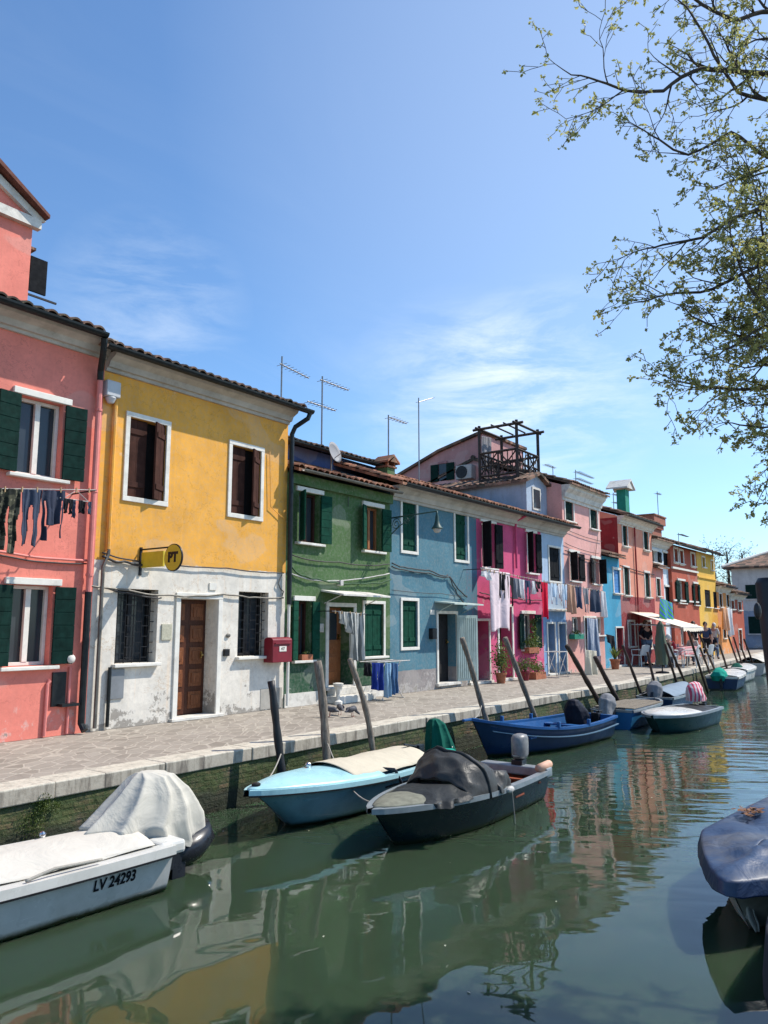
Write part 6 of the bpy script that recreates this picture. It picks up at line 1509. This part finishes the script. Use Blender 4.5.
MB().lathe((e.x, e.y, e.z-.47), [(.03, 0), (.07, .02), (.095, .08), (.095, .09)], 16).build('globe', wirew, lm, smooth=True)
# ------------------------------------------------------------------ cafe
aw = thing('awning', 'cream fabric awning stretched out over the cafe tables', 'awning', (33.5, 0, 2.8))
a0, a1_ = onY(633, 612, -.05), onY(660, 622, -.05); awx0, awx1 = 31.0, 33.9
zt_a = onY(636, 612, -.05).z; zf = onY(655, 628, -2.3).z
def fn(u, v): return (awx0+(awx1-awx0)*u, -.03-2.1*v, zt_a-(.62)*v-.03*math.sin(math.pi*u)*v)
awm = clothmat('awning_canvas', (.74, .66, .54)); mb = MB(); mb.grid(fn, 12, 6); mb.build('canvas', awm, aw, smooth=True, solid=.012)
MB().grid(lambda u, v: (awx0+(awx1-awx0)*u, -2.135-.01*v, zt_a-.62-.03*math.sin(math.pi*u)-(.13+.02*math.sin(u*60))*v), 80, 3)
mb = MB(); mb.grid(lambda u, v: (awx0+(awx1-awx0)*u, -2.137-.01*v, zt_a-.625-.03*math.sin(math.pi*u)-(.13+.02*math.sin(u*60))*v), 80, 3); mb.build('valance', awm, aw, solid=.006)
mb = MB(); 
for x in (awx0+.1, (awx0+awx1)/2, awx1-.1): mb.tube([(x, -.03, zt_a-.5), (x, -1.2, zt_a-.55), (x, -2.1, zt_a-.66)], .02, 6)
mb.tube([(awx0, -2.12, zt_a-.63), (awx1, -2.12, zt_a-.63)], .025, 6); mb.build('frame', wirew, aw)
um = thing('furled_parasol', 'furled grey green parasol standing at the quay edge', 'parasol', (26.3, -2.6, 0))
qt = onY(662.5, 621, -2.6); qb = onY(662.5, 673, -2.6); cxu = qb.x
MB().tube([(cxu, -2.6, 0), (cxu, -2.6, qt.z)], .022, 8).build('pole', iron, um)
Mu = Matrix.Translation((cxu, -2.6, 0)); drape(um, Mu, [(.28, 0, 0, .20, .17), (.7, 0, 0, .21, .18), (1.2, 0, 0, .17, .15), (1.6, 0, 0, .10, .10), (qt.z-.05, 0, 0, .06, .06), (qt.z, 0, 0, .02, .02)], clothmat('parasol_cloth', (.10, .12, .085)), 'canopy', 6, .10, .3)
MB().lathe((cxu, -2.6, 0), [(.22, 0), (.22, .05), (.05, .08)], 16).build('foot', iron, um)
chm = simple('white_plastic', (.62, .62, .60), .4, .05, 3)
def chair(x, y, rot, label):
    h = thing('plastic_chair', label, 'chair', (0, 0, 0), 'white plastic cafe chairs')
    for sx_ in (-1, 1):
        for sy_ in (-1, 1): MB().tube([(sx_*.19, sy_*.19, .43), (sx_*.24, sy_*.24, 0)], .022, 6).build('leg', chm, h)
    MB().box(-.23, .23, -.22, .22, .42, .45).build('seat', chm, h, bevel=.012)
    mb = MB(); mb.grid(lambda u, v: (-.23+.46*u, .20+.10*v+.04*(1-(2*u-1)**2), .46+.38*v-.04*(2*u-1)**2*v), 8, 6); mb.build('backrest', chm, h, solid=.02)
    for s_ in (-1, 1): MB().tube([(s_*.25, -.18, .43), (s_*.26, -.19, .64), (s_*.25, .2, .66)], .018, 6).build('armrest', chm, h)
    h.location = (x, y, 0); h.rotation_euler.z = rot
    return h
def chair_copy(src, x, y, rot, label):
    h = src.copy(); C.objects.link(h); h.location = (x, y, 0); h.rotation_euler.z = rot; h['label'] = label
    for c in src.children: k = c.copy(); C.objects.link(k); k.parent = h
    return h
ch0 = chair(30.6, -.55, R(160), 'empty white chair by the dark red wall under the cafe window')
qs = onZ(653, 664, 0); 
chair_copy(ch0, 31.9, -1.05, R(-60), 'white chair of the woman in black')
tb = thing('cafe_table', 'cafe table under a pink checkered cloth', 'table', (30.6, -1.95, 0))
tx0, tx1 = onY(677, 655, -1.9).x, onY(694, 655, -1.9).x; print('table', tx0, tx1, qs)
ty = -1.75
MB().box(tx0+.03, tx1-.03, ty-.38, ty+.38, .70, .73).build('tabletop', chm, tb)
for x in (tx0+.1, tx1-.1):
    for y in (ty-.3, ty+.3): MB().tube([(x, y, 0), (x, y, .70)], .02, 6).build('leg', chm, tb)
mb = MB()
def fn(u, v):
    # superelliptic skirt
    th = 2*math.pi*u; c_, s_ = math.cos(th), math.sin(th); a_, b_ = (tx1-tx0)/2, .40
    k = 1 if v > .5 else v*2; e_ = lambda q: math.copysign(abs(q)**.35, q)
    fo = 1+(.05*math.sin(9*th) if v > .5 else 0)*(v-.5)*2
    return ((tx0+tx1)/2+a_*e_(c_)*k*fo, ty+b_*e_(s_)*k*fo, .745-(0 if v <= .5 else (v-.5)*2*.30))
mb.grid(fn, 64, 12, closed_u=True); tc = mb.build('tablecloth', clothmat('pink_check', (.62, .50, .48), pattern='check', c2=(.55, .10, .12)), None, smooth=False); tag(tc, 'pink checkered cloth draped over the cafe table', 'tablecloth')
chair_copy(ch0, tx0+.1, ty-.65, R(180), 'white chair at the canal side of the checkered table, left end')
chair_copy(ch0, tx1-.3, ty-.65, R(170), 'white chair at the canal side of the checkered table, right end')
chair_copy(ch0, tx0-.45, ty, R(90), 'white chair at the left head of the checkered table')
chair_copy(ch0, tx1+.45, ty, R(-90), 'white chair at the right head of the checkered table')
# bottles and glasses
for k, x in enumerate((tx0+.4, tx0+.9)):
    b_ = MB().lathe((x, ty+.05*k, .748), [(.03, 0), (.033, .02), (.033, .10), (.028, .12)], 10).build('drinking_glass', wirew, None); tag(b_, ['glass near the left end of the checkered table', 'glass near the middle of the checkered table'][k], 'glass')
# ------------------------------------------------------------------ people
skin = simple('skin', (.42, .23, .16), .6, .06, 4); hairm = {'dark': simple('dark_hair', (.015, .01, .008), .6, .2, 9), 'white': simple('white_hair', (.55, .53, .50), .7, .1, 9), 'brown': simple('brown_hair', (.08, .04, .02), .6, .2, 9)}
def skinned(name, verts, edges, radii, mat, parent, root=0, sub=2):
    me = bpy.data.meshes.new(name); og = origin(parent); me.from_pydata(verts, edges, []); me.materials.append(mat)
    o = bpy.data.objects.new(name, me); C.objects.link(o); o.parent = parent
    md = o.modifiers.new('skin', 'SKIN'); md.use_smooth_shade = True
    for k, r_ in enumerate(radii): me.skin_vertices[0].data[k].radius = (r_, r_) if not isinstance(r_, tuple) else r_; me.skin_vertices[0].data[k].use_root = (k == root)
    s_ = o.modifiers.new('s', 'SUBSURF'); s_.levels = sub; s_.render_levels = sub
    return o
def person(label, x, y, rot, pose, top, trou, hair, hgt=1.72, arms='down', longhair=False, skirt=False):
    h = bpy.data.objects.new('person', None); C.objects.link(h); tag(h, label, 'person'); k = hgt/1.72
    sit = pose == 'sit'; zo = -.43 if sit else 0
    J = {'pel': (0, 0, .93+zo), 'bel': (0, 0, 1.08+zo), 'che': (0, .01, 1.30+zo), 'nec': (0, .01, 1.46+zo), 'hed': (0, -.01, 1.56+zo), 'top': (0, -.01, 1.68+zo), 'nos': (0, -.10, 1.585+zo)}
    for s_, n in ((-1, 'l'), (1, 'r')):
        J['sh'+n] = (s_*.17, .01, 1.40+zo)
        if arms == 'down' and not sit: J['el'+n] = (s_*.23, .04, 1.13+zo); J['wr'+n] = (s_*.24, -.05, .89+zo); hd = (0, -.3, -1)
        elif arms == 'front' or sit: J['el'+n] = (s_*.23, -.04, 1.14+zo); J['wr'+n] = (s_*.14, -.28, 1.16+zo); hd = (-.1*s_, -1, .05)
        else: J['el'+n] = (s_*.27, .06, 1.14+zo); J['wr'+n] = (s_*.16, -.06, 1.00+zo); hd = (-s_, -.3, -.3)
        d = Vector(hd).normalized(); w = Vector(J['wr'+n]); pm_ = w+d*.07; J['pa'+n] = tuple(pm_); lat = Vector((0, 1, 0)) if abs(d.z) > .7 else Vector((1, 0, 0)); dn_ = d.cross(lat).normalized()
        for f in range(4): b_ = pm_+lat*(f-1.5)*.021+d*(.075-.012*abs(f-1.4)); J['f%d%s' % (f, n)] = tuple(pm_+lat*(f-1.5)*.020+d*.025); J['g%d%s' % (f, n)] = tuple(b_+dn_*.012)
        J['t0'+n] = tuple(w+d*.03-lat*.04); J['t1'+n] = tuple(w+d*.075-lat*.055+dn_*.02)
        J['hp'+n] = (s_*.09, 0, .90+zo)
        if sit: J['kn'+n] = (s_*.12, -.44, .50); J['an'+n] = (s_*.12, -.42, .09); J['to'+n] = (s_*.13, -.58, .04)
        else: st = .06*s_; J['kn'+n] = (s_*.11, -.03+st, .50); J['an'+n] = (s_*.12, .02+st, .09); J['to'+n] = (s_*.14, -.14+st, .035)
    rad = dict(pel=(.15, .10), bel=(.135, .10), che=(.155, .105), nec=.055, hed=.085, top=.065, nos=.018)
    for n in 'lr': rad.update({'sh'+n: .062, 'el'+n: .042, 'wr'+n: .027, 'pa'+n: (.038, .016), 'hp'+n: .09, 'kn'+n: .060, 'an'+n: .038, 'to'+n: .03, 't0'+n: .010, 't1'+n: .009}); rad.update({'%s%d%s' % (c, f, n): .009 for c in 'fg' for f in range(4)})
    names = list(J); ix = {n: i for i, n in enumerate(names)}
    E_ = [('pel', 'bel'), ('bel', 'che'), ('che', 'nec'), ('nec', 'hed'), ('hed', 'top'), ('hed', 'nos')]
    for n in 'lr':
        E_ += [('che', 'sh'+n), ('sh'+n, 'el'+n), ('el'+n, 'wr'+n), ('wr'+n, 'pa'+n), ('pel', 'hp'+n), ('hp'+n, 'kn'+n), ('kn'+n, 'an'+n), ('an'+n, 'to'+n), ('wr'+n, 't0'+n), ('t0'+n, 't1'+n)]
        for f in range(4): E_ += [('pa'+n, 'f%d%s' % (f, n)), ('f%d%s' % (f, n), 'g%d%s' % (f, n))]
    skinned('body', [J[n] for n in names], [(ix[a], ix[b_]) for a, b_ in E_], [rad[n] for n in names], skin, h)
    def sub_(name, keys, edges, mat, grow=.014, ovr={}):
        kk = list(keys); skinned(name, [ovr.get(n, J.get(n)) for n in kk], [(kk.index(a), kk.index(b_)) for a, b_ in edges], [tuple(r_+grow for r_ in (rad[n] if isinstance(rad[n], tuple) else (rad[n], rad[n]))) for n in kk], mat, h)
    rad['pe2'] = (.15, .105); J['pe2'] = (0, 0, .95+zo)
    sub_('shirt', ['pe2', 'bel', 'che', 'shl', 'ell', 'shr', 'elr'], [('pe2', 'bel'), ('bel', 'che'), ('che', 'shl'), ('shl', 'ell'), ('che', 'shr'), ('shr', 'elr')], top, .016)
    sub_('trousers', ['pel', 'hpl', 'knl', 'anl', 'hpr', 'knr', 'anr'], [('pel', 'hpl'), ('hpl', 'knl'), ('knl', 'anl'), ('pel', 'hpr'), ('hpr', 'knr'), ('knr', 'anr')], trou, .014)
    mb = MB()
    for n in 'lr': t_, a_ = Vector(J['to'+n]), Vector(J['an'+n]); mb.ball((t_.x, (t_.y+a_.y)/2-.01, .045), .05, sq=(.95, 2.5, .9))
    mb.build('shoes', blackc, h, smooth=True)
    zc = J['hed'][2]+.05; mb = MB(); mb.ball((0, .02, zc+.015), .108, 14, 9, (.92, 1.02, 1.12))
    hm = mb.build('hair', hairm[hair], h, smooth=True)
    hm.data.transform(Matrix.Translation((0, .012, 0)))
    if longhair: MB().ball((0, .07, zc-.12), .10, 12, 8, (1., .6, 1.7)).build('long_hair', hairm[hair], hm, smooth=True)
    mb = MB()
    for s_ in (-1, 1): mb.ball((s_*.033, -.094, zc+.005), .011)
    mb.box(-.025, .025, -.100, -.088, zc-.062, zc-.056); mb.build('face_features', hairm['dark'], h)
    h.location = (x, y, 0); h.rotation_euler.z = rot; h.scale = (k, k, k)
    return h
tsh = clothmat('black_tshirt', (.012, .012, .016)); jean = clothmat('jeans', (.10, .14, .20)); lgt = clothmat('light_clothes', (.5, .46, .42)); rdt = clothmat('dark_red_top', (.25, .02, .03))
qm = onZ(643.5, 664.5, 0); person('man standing in black T-shirt and jeans before the dark red cafe wall', qm.x-.6, -.55, R(-35), 'stand', tsh, jean, 'brown', 1.78, 'hips')
person('woman in black seated on a white chair outside the cafe', 31.9, -1.05, R(-60), 'sit', tsh, tsh, 'dark', 1.68, longhair=True)
person('person with white hair and dark red top at the left end of the checkered table', tx0-.45, ty, R(90), 'sit', rdt, jean, 'white', 1.66)
person('person in dark top with pale hair behind the checkered table', (tx0+tx1)/2, ty+.75, R(0), 'sit', tsh, jean, 'white', 1.68)
chair_copy(ch0, (tx0+tx1)/2, ty+.75, R(0), 'white chair on the house side of the checkered table')
person('person in light clothes at the right end of the checkered table', tx1+.45, ty, R(-90), 'sit', lgt, jean, 'brown', 1.64)
qw = onZ(694, 664, 0); xw = onY(694, 640, -1.0).x
person('waiter standing in black beyond the checkered table', xw, -1.0, R(-60), 'stand', tsh, tsh, 'dark', 1.76, 'front')
x_ = onY(706, 640, -1.2).x
person('walker in dark clothes past the brick red house', x_, -1.2, R(-70), 'stand', navy, tsh, 'dark', 1.74)
person('person seated in dark coat before the yellow house', x_+1.8, -1.0, R(-60), 'sit', tsh, jean, 'brown', 1.7); chair_copy(ch0, x_+1.8, -1.0, R(-60), 'white chair before the yellow house')
person('person in light coat near the far end of the quay', x_+3.2, -.8, R(-100), 'stand', lgt, jean, 'white', 1.7)
# ------------------------------------------------------------------ pigeons
pg = simple('pigeon_grey', (.07, .07, .08), .7, .3, 20)
def pigeon(px, py, rot, label, peck=0.):
    q = onZ(px, py, 0); h = thing('pigeon', label, 'pigeon', (0, 0, 0), 'pigeons on the quay')
    v = [(0, 0, .13), (.06, 0, .155), (.10, 0, .19-peck*.1), (.125+peck*.03, 0, .225-peck*.17), (.155+peck*.03, 0, .218-peck*.19), (-.08, 0, .115), (-.17, 0, .095)]
    skinned('body', v, [(0, 1), (1, 2), (2, 3), (3, 4), (0, 5), (5, 6)], [.055, .045, .026, .022, .006, .038, (.028, .008)], pg, h)
    mb = MB()
    for s_ in (-1, 1): mb.tube([(0.0, s_*.02, .09), (.01, s_*.022, .004)], .005, 5).tube([(.01, s_*.022, .005), (.045, s_*.022, .004)], .004, 5)
    mb.build('legs', simple('pigeon_leg', (.3, .08, .06)) if 'pigeon_leg' not in MATS else MATS['pigeon_leg'], h)
    for s_ in (-1, 1): MB().ball((-.03, s_*.042, .14), .03, sq=(2.8, .5, 1.2)).build('wing', pg, h, smooth=True)
    h.location = q; h.rotation_euler.z = rot
pigeon(330, 717, R(120), 'leftmost of the three pigeons, behind the thick grey pole'); pigeon(340, 715, R(60), 'middle one of the three pigeons', .6); pigeon(352, 717, R(-10), 'rightmost pigeon, leaning forward by the crooked pole', 1.)
# ------------------------------------------------------------------ trees
def leafclump(mb, p, d, s, n):
    for k in range(n):
        a_ = (d*.5+Vector((rnd.gauss(0, 1), rnd.gauss(0, 1), rnd.gauss(0, .8)-.25))).normalized(); L_ = s*rnd.uniform(.55, 1.25)
        w_ = a_.cross(Vector((rnd.gauss(0, 1), rnd.gauss(0, 1), rnd.gauss(0, 1)))).normalized()*L_*.30; c_ = p+Vector((rnd.gauss(0, 1), rnd.gauss(0, 1), rnd.gauss(0, 1)))*s*.25
        up_ = a_.cross(w_).normalized()*L_*.12
        i = mb.vs([c_, c_+a_*L_*.5+w_+up_, c_+a_*L_, c_+a_*L_*.5-w_+up_]); mb.fc(i, i+1, i+2); mb.fc(i, i+2, i+3)
def grow(wood, leaf, p, d, L_, r, lev, dens=1., s=.06, droop=.02, step=.11):
    n = max(3, int(L_/step)); pts = [p]; q = Vector(p); dd = Vector(d)
    for k in range(n):
        dd = (dd+Vector((rnd.gauss(0, .16), rnd.gauss(0, .16), rnd.gauss(0, .15)+(.05 if lev < 2 else -droop)))).normalized(); q = q+dd*L_/n; pts.append(q)
    rs = [max(.0022, r*(1-.82*k/n)) for k in range(n+1)]
    wood.tube(pts, rs, 5 if lev < 2 else 4, caps=False)
    for k in range(1, n+1):
        if lev < 3:
            if rnd.random() < (.75 if lev else .9):
                ax = dd.cross(Vector((rnd.gauss(0, 1), rnd.gauss(0, 1), rnd.gauss(0, 1)))).normalized(); dl = pts[k]-pts[k-1]
                nd = (dl.normalized()*.75+ax*rnd.uniform(.5, .95)).normalized(); grow(wood, leaf, pts[k], nd, L_*rnd.uniform(.32, .55), rs[k]*.62, lev+1, dens, s, droop, step)
        if lev >= 2 and rnd.random() < .21*dens: leafclump(leaf, pts[k], dd, s, rnd.choice((3, 4, 4, 5)))
    if lev >= 1: leafclump(leaf, pts[-1], dd, s*1.05, 6)
TS = .60; TX, TY = 7.15, -11.45
tree = thing('tree', 'budding tree overhanging the canal from the right', 'tree', (TX, TY, 0))
wood, leaf = MB(), MB()
trunk = MB(); trunk.tube([(TX, TY, -.1), (TX+.02, TY, .4), (TX-.03, TY+.03, 1.4), (TX+.05, TY, 2.6), (TX-.03, TY+.05, 4.), (TX, TY, 5.3), (TX+.1, TY+.1, 6.6)], [.20, .16, .135, .12, .10, .07, .035], 14); trunk.build('trunk', bark, tree, smooth=True)
limbs = [ # pixel paths from outside the frame inwards, with the distance of each point
 ([(860, 70, 10.4), (768, 74, 9.8), (700, 66, 9.6), (665, 90, 9.4), (640, 92, 9.2), (608, 84, 9.1)], .045, .9, 1.),
 ([(860, 20, 10.6), (790, 10, 10), (735, 20, 9.7), (690, -5, 9.5), (665, -15, 9.4)], .045, .8, 1.1),
 ([(860, 120, 10.2), (790, 105, 9.8), (740, 92, 9.6), (712, 55, 9.4), (692, 15, 9.3)], .04, .8, 1.),
 ([(860, 210, 10.2), (775, 205, 9.8), (735, 215, 9.6), (700, 238, 9.4), (662, 245, 9.2)], .04, .85, 1.),
 ([(860, 250, 9.6), (780, 160, 9.3), (730, 135, 9.1), (690, 150, 9.), (660, 140, 8.9)], .035, .7, 1.),
 ([(860, 260, 10), (775, 262, 9.6), (735, 282, 9.4), (700, 290, 9.2), (665, 295, 9.1)], .038, .7, 1.2),
 ([(860, 330, 10), (790, 330, 9.6), (750, 340, 9.4), (715, 325, 9.2), (700, 320, 9.1)], .035, .6, 1.4),
 ([(860, 400, 10), (780, 385, 9.7), (735, 392, 9.5), (705, 388, 9.3), (682, 382, 9.2)], .035, .6, 1.3),
 ([(860, 380, 9), (800, 360, 8.7), (760, 300, 8.6), (735, 250, 8.5)], .035, .7, 1.3),
 ([(860, 300, 9.4), (800, 280, 9.), (765, 240, 8.8), (755, 190, 8.7)], .03, .7, 1.1),
 ([(860, 430, 9.8), (800, 425, 9.4), (765, 430, 9.2), (740, 425, 9.1)], .03, .5, 1.6),
 ([(870, 360, 10.6), (810, 400, 10.2), (775, 450, 10), (768, 480, 9.9)], .03, .5, 1.6),
 ([(870, 500, 10.2), (815, 490, 9.9), (790, 495, 9.8), (775, 500, 9.7)], .02, .4, 1.3),
 ([(870, 340, 9.8), (810, 345, 9.4), (775, 365, 9.2), (745, 368, 9.1)], .03, .55, 1.6),
 ([(870, 300, 9.8), (805, 310, 9.4), (768, 312, 9.2), (735, 318, 9.1)], .03, .6, 1.6),
 ([(870, 180, 9.8), (810, 190, 9.4), (775, 235, 9.2), (745, 245, 9.1)], .03, .7, 1.2),
 ([(870, 420, 9.6), (820, 410, 9.2), (790, 400, 9.), (760, 405, 8.9)], .03, .6, 1.7),
 ([(870, 280, 10.6), (820, 285, 10.2), (780, 300, 10), (750, 300, 9.9)], .03, .7, 1.5),
 ([(870, 400, 10.4), (820, 360, 10.2), (785, 350, 10), (755, 375, 9.9)], .03, .65, 1.7),
 ([(870, 100, 10.4), (810, 60, 10.2), (775, 40, 10), (745, 45, 9.9)], .03, .8, 1.),
 ([(870, 330, 9.2), (830, 315, 9.), (800, 300, 8.9), (770, 285, 8.8)], .03, .75, 1.7),
 ([(870, 380, 10.8), (830, 385, 10.4), (800, 370, 10.2), (770, 350, 10.1)], .03, .75, 1.8),
 ([(870, 440, 9.4), (830, 440, 9.2), (800, 450, 9.), (780, 440, 8.9)], .03, .6, 1.8),
 ([(870, 260, 9.2), (830, 250, 9.), (800, 245, 8.9), (775, 225, 8.8)], .03, .75, 1.4),
 ([(870, 350, 9.), (830, 345, 8.8), (800, 330, 8.7), (765, 330, 8.6), (725, 350, 8.6)], .03, .65, 1.7),
 ([(870, 60, 9.2), (800, 140, 9.), (770, 175, 8.9), (735, 180, 8.8)], .03, .6, 1.),
]
for path, r_, Ls, dn in limbs:
    r_ *= TS; Ls *= TS; pts = [atD(p[0], p[1], p[2]*TS) for p in path]; zs = max(1.8, min(5.6, pts[0].z-.7)); pts = [Vector((TX, TY, zs)), Vector((TX, TY, zs)).lerp(pts[0], .5)+Vector((0, 0, .15))]+pts
    P_ = []
    for a, b_ in zip(pts, pts[1:]):
        n = max(2, int((b_-a).length/(.15*TS)))
        for k in range(n): p = a.lerp(b_, k/n); P_.append(p+Vector((nz(p, 2.6, .045), nz(p+Vector((7, 0, 0)), 2.6, .045), nz(p+Vector((0, 7, 0)), 2.6, .055))))
    P_.append(pts[-1]); n = len(P_)-1; rs = [r_*1.6*(1-.80*k/n) for k in range(n+1)]
    wood.tube(P_, rs, 7, caps=False)
    for k in range(int(n*.25), n+1):
        if rnd.random() < .74*min(1.3, dn):
            dl = (P_[k]-P_[k-1]).normalized(); ax = dl.cross(Vector((rnd.gauss(0, 1), rnd.gauss(0, 1), rnd.gauss(0, 1)))).normalized()
            grow(wood, leaf, P_[k], (dl*.8+ax*rnd.uniform(.5, .9)).normalized(), Ls*rnd.uniform(.45, 1.05), rs[k]*.6, 1, dn*.9, .0285, .02, .062)
    grow(wood, leaf, P_[-1], (P_[-1]-P_[-2]).normalized(), Ls*.9, rs[-1], 1, dn, .0285, .02, .062)
wood.build('limbs', bark, tree, smooth=True); leaf.build('crown', leafy, tree)
print('tree verts', len(wood.v), len(leaf.v))
fleaf = leafmat('hazy_leaf', (.16, .15, .09), (.20, .19, .10))
for k, (px_, h_, D, lab) in enumerate([(714, 10.6, 66, 'bare spring tree beyond the bright yellow house'), (728, 10.9, 70, 'middle bare tree behind the far grey house'), (743, 11.2, 74, 'rightmost bare tree behind the far grey house')]):
    r_ = ray(px_, 560); b_ = Vector((r_[0]/1.0*D*1.15, CAM[1]+r_[1]*D*1.15, 0)); t_ = thing('bare_tree', lab, 'tree', b_, 'bare trees behind the far houses')
    w_, l_ = MB(), MB(); MB().tube([b_, b_+Vector((.1, 0, h_*.4)), b_+Vector((0, .1, h_*.85))], [.25, .2, .06], 8).build('trunk', bark, t_)
    for q in range(16):
        z_ = h_*(.35+.5*q/16); a_ = q*2.4; grow(w_, l_, b_+Vector((0, 0, z_)), Vector((math.cos(a_)*.7, math.sin(a_)*.7, .75)).normalized(), h_*.16, .035, 2, .0, .10, 0)
    w_.build('branches', bark, t_); l_.build('crown', fleaf, t_)
# ------------------------------------------------------------------ sky, sun, camera
w = bpy.data.worlds.new('World'); sc.world = w; w.use_nodes = True; nt = w.node_tree; nt.nodes.clear()
out = nt.nodes.new('ShaderNodeOutputWorld'); bg = nt.nodes.new('ShaderNodeBackground'); nt.links.new(bg.outputs[0], out.inputs[0])
sky = nt.nodes.new('ShaderNodeTexSky'); sky.sky_type = 'NISHITA'; sky.sun_disc = False
SD = Vector((1.3, -1., 2.)).normalized()
sky.sun_elevation = math.asin(SD.z); sky.sun_rotation = math.atan2(SD.x, SD.y); sky.altitude = 0; sky.air_density = 1.0; sky.dust_density = .4; sky.ozone_density = 2.4
n = N(nt); tc_ = nt.nodes.new('ShaderNodeTexCoord').outputs['Generated']
X, Y, Z = n.xyz(tc_)
zc = n.math('MAXIMUM', Z, .04)
pl_ = n.comb(n.math('DIVIDE', X, n.math('ADD', zc, .12)), n.math('DIVIDE', Y, n.math('ADD', zc, .12)), 0.)
c1_ = n.noise(1.3, 7, .62, n.map((1.0, 1.6, 1), (0, 0, R(20)), pl_), 1.2)
c2_ = n.noise(.55, 3, .5, n.map((1, 1, 1), (0, 0, 0), pl_))
mask = n.math('MULTIPLY', n.ramp(c1_, [(.46, 0), (.78, 1)]), n.ramp(c2_, [(.42, 0), (.62, 1)]))
# a brighter cirrus streak low over the roofs, on the right of the terrace
def dot(v): return n.math('ADD', n.math('ADD', n.math('MULTIPLY', X, v[0]), n.math('MULTIPLY', Y, v[1])), n.math('MULTIPLY', Z, v[2]))
def cl(px, py, a, b_): v = Vector(ray(px, py)).normalized(); return n.ramp(dot(v), [(a, 0), (b_, 1)])
st_ = n.ramp(n.noise(2.2, 7, .66, n.map((2.6, 2.6, 10), (R(0), R(-14), R(35)), tc_), .35), [(.42, 0), (.72, 1)])
m2 = n.math('MULTIPLY', st_, n.math('ADD', cl(545, 398, .988, .9995), n.math('ADD', n.math('MULTIPLY', cl(455, 405, .990, .9995), .8), n.math('MULTIPLY', cl(150, 310, .993, .9995), .55))))
haze_ = n.math('MULTIPLY', cl(760, 60, .80, 1.), .20)
mk = n.math('ADD', n.math('ADD', n.math('MULTIPLY', mask, .10), n.math('MULTIPLY', m2, .50)), haze_, True)
skc = n.mix(mk, n.mix(1., sky.outputs[0], (.79, 1.0, 1.15), 'MULTIPLY'), (6.2, 6.7, 7.0))
nt.links.new(skc, bg.inputs[0]); bg.inputs[1].default_value = .15
sun = bpy.data.lights.new('sun', 'SUN'); sun.energy = 5.0; sun.angle = R(.55); sun.color = (1., .94, .85)
so = bpy.data.objects.new('sun', sun); C.objects.link(so); so.rotation_euler = SD.to_track_quat('Z', 'Y').to_euler(); so.location = (0, 0, 30)
cam = bpy.data.cameras.new('camera'); co = bpy.data.objects.new('camera', cam); C.objects.link(co); sc.camera = co
cam.sensor_fit = 'VERTICAL'; cam.sensor_height = 24.; cam.lens = 24*FL/1024; cam.clip_end = 2000; cam.clip_start = .05
fw = Vector((.8035*CP, .5954*CP, SP)).normalized(); co.location = CAM; co.rotation_euler = fw.to_track_quat('-Z', 'Y').to_euler()
sc.view_settings.view_transform = 'Standard'; sc.view_settings.look = 'None'; sc.view_settings.exposure = .30; sc.view_settings.gamma = 1
sc.cycles.max_bounces = 8; sc.cycles.use_denoising = True
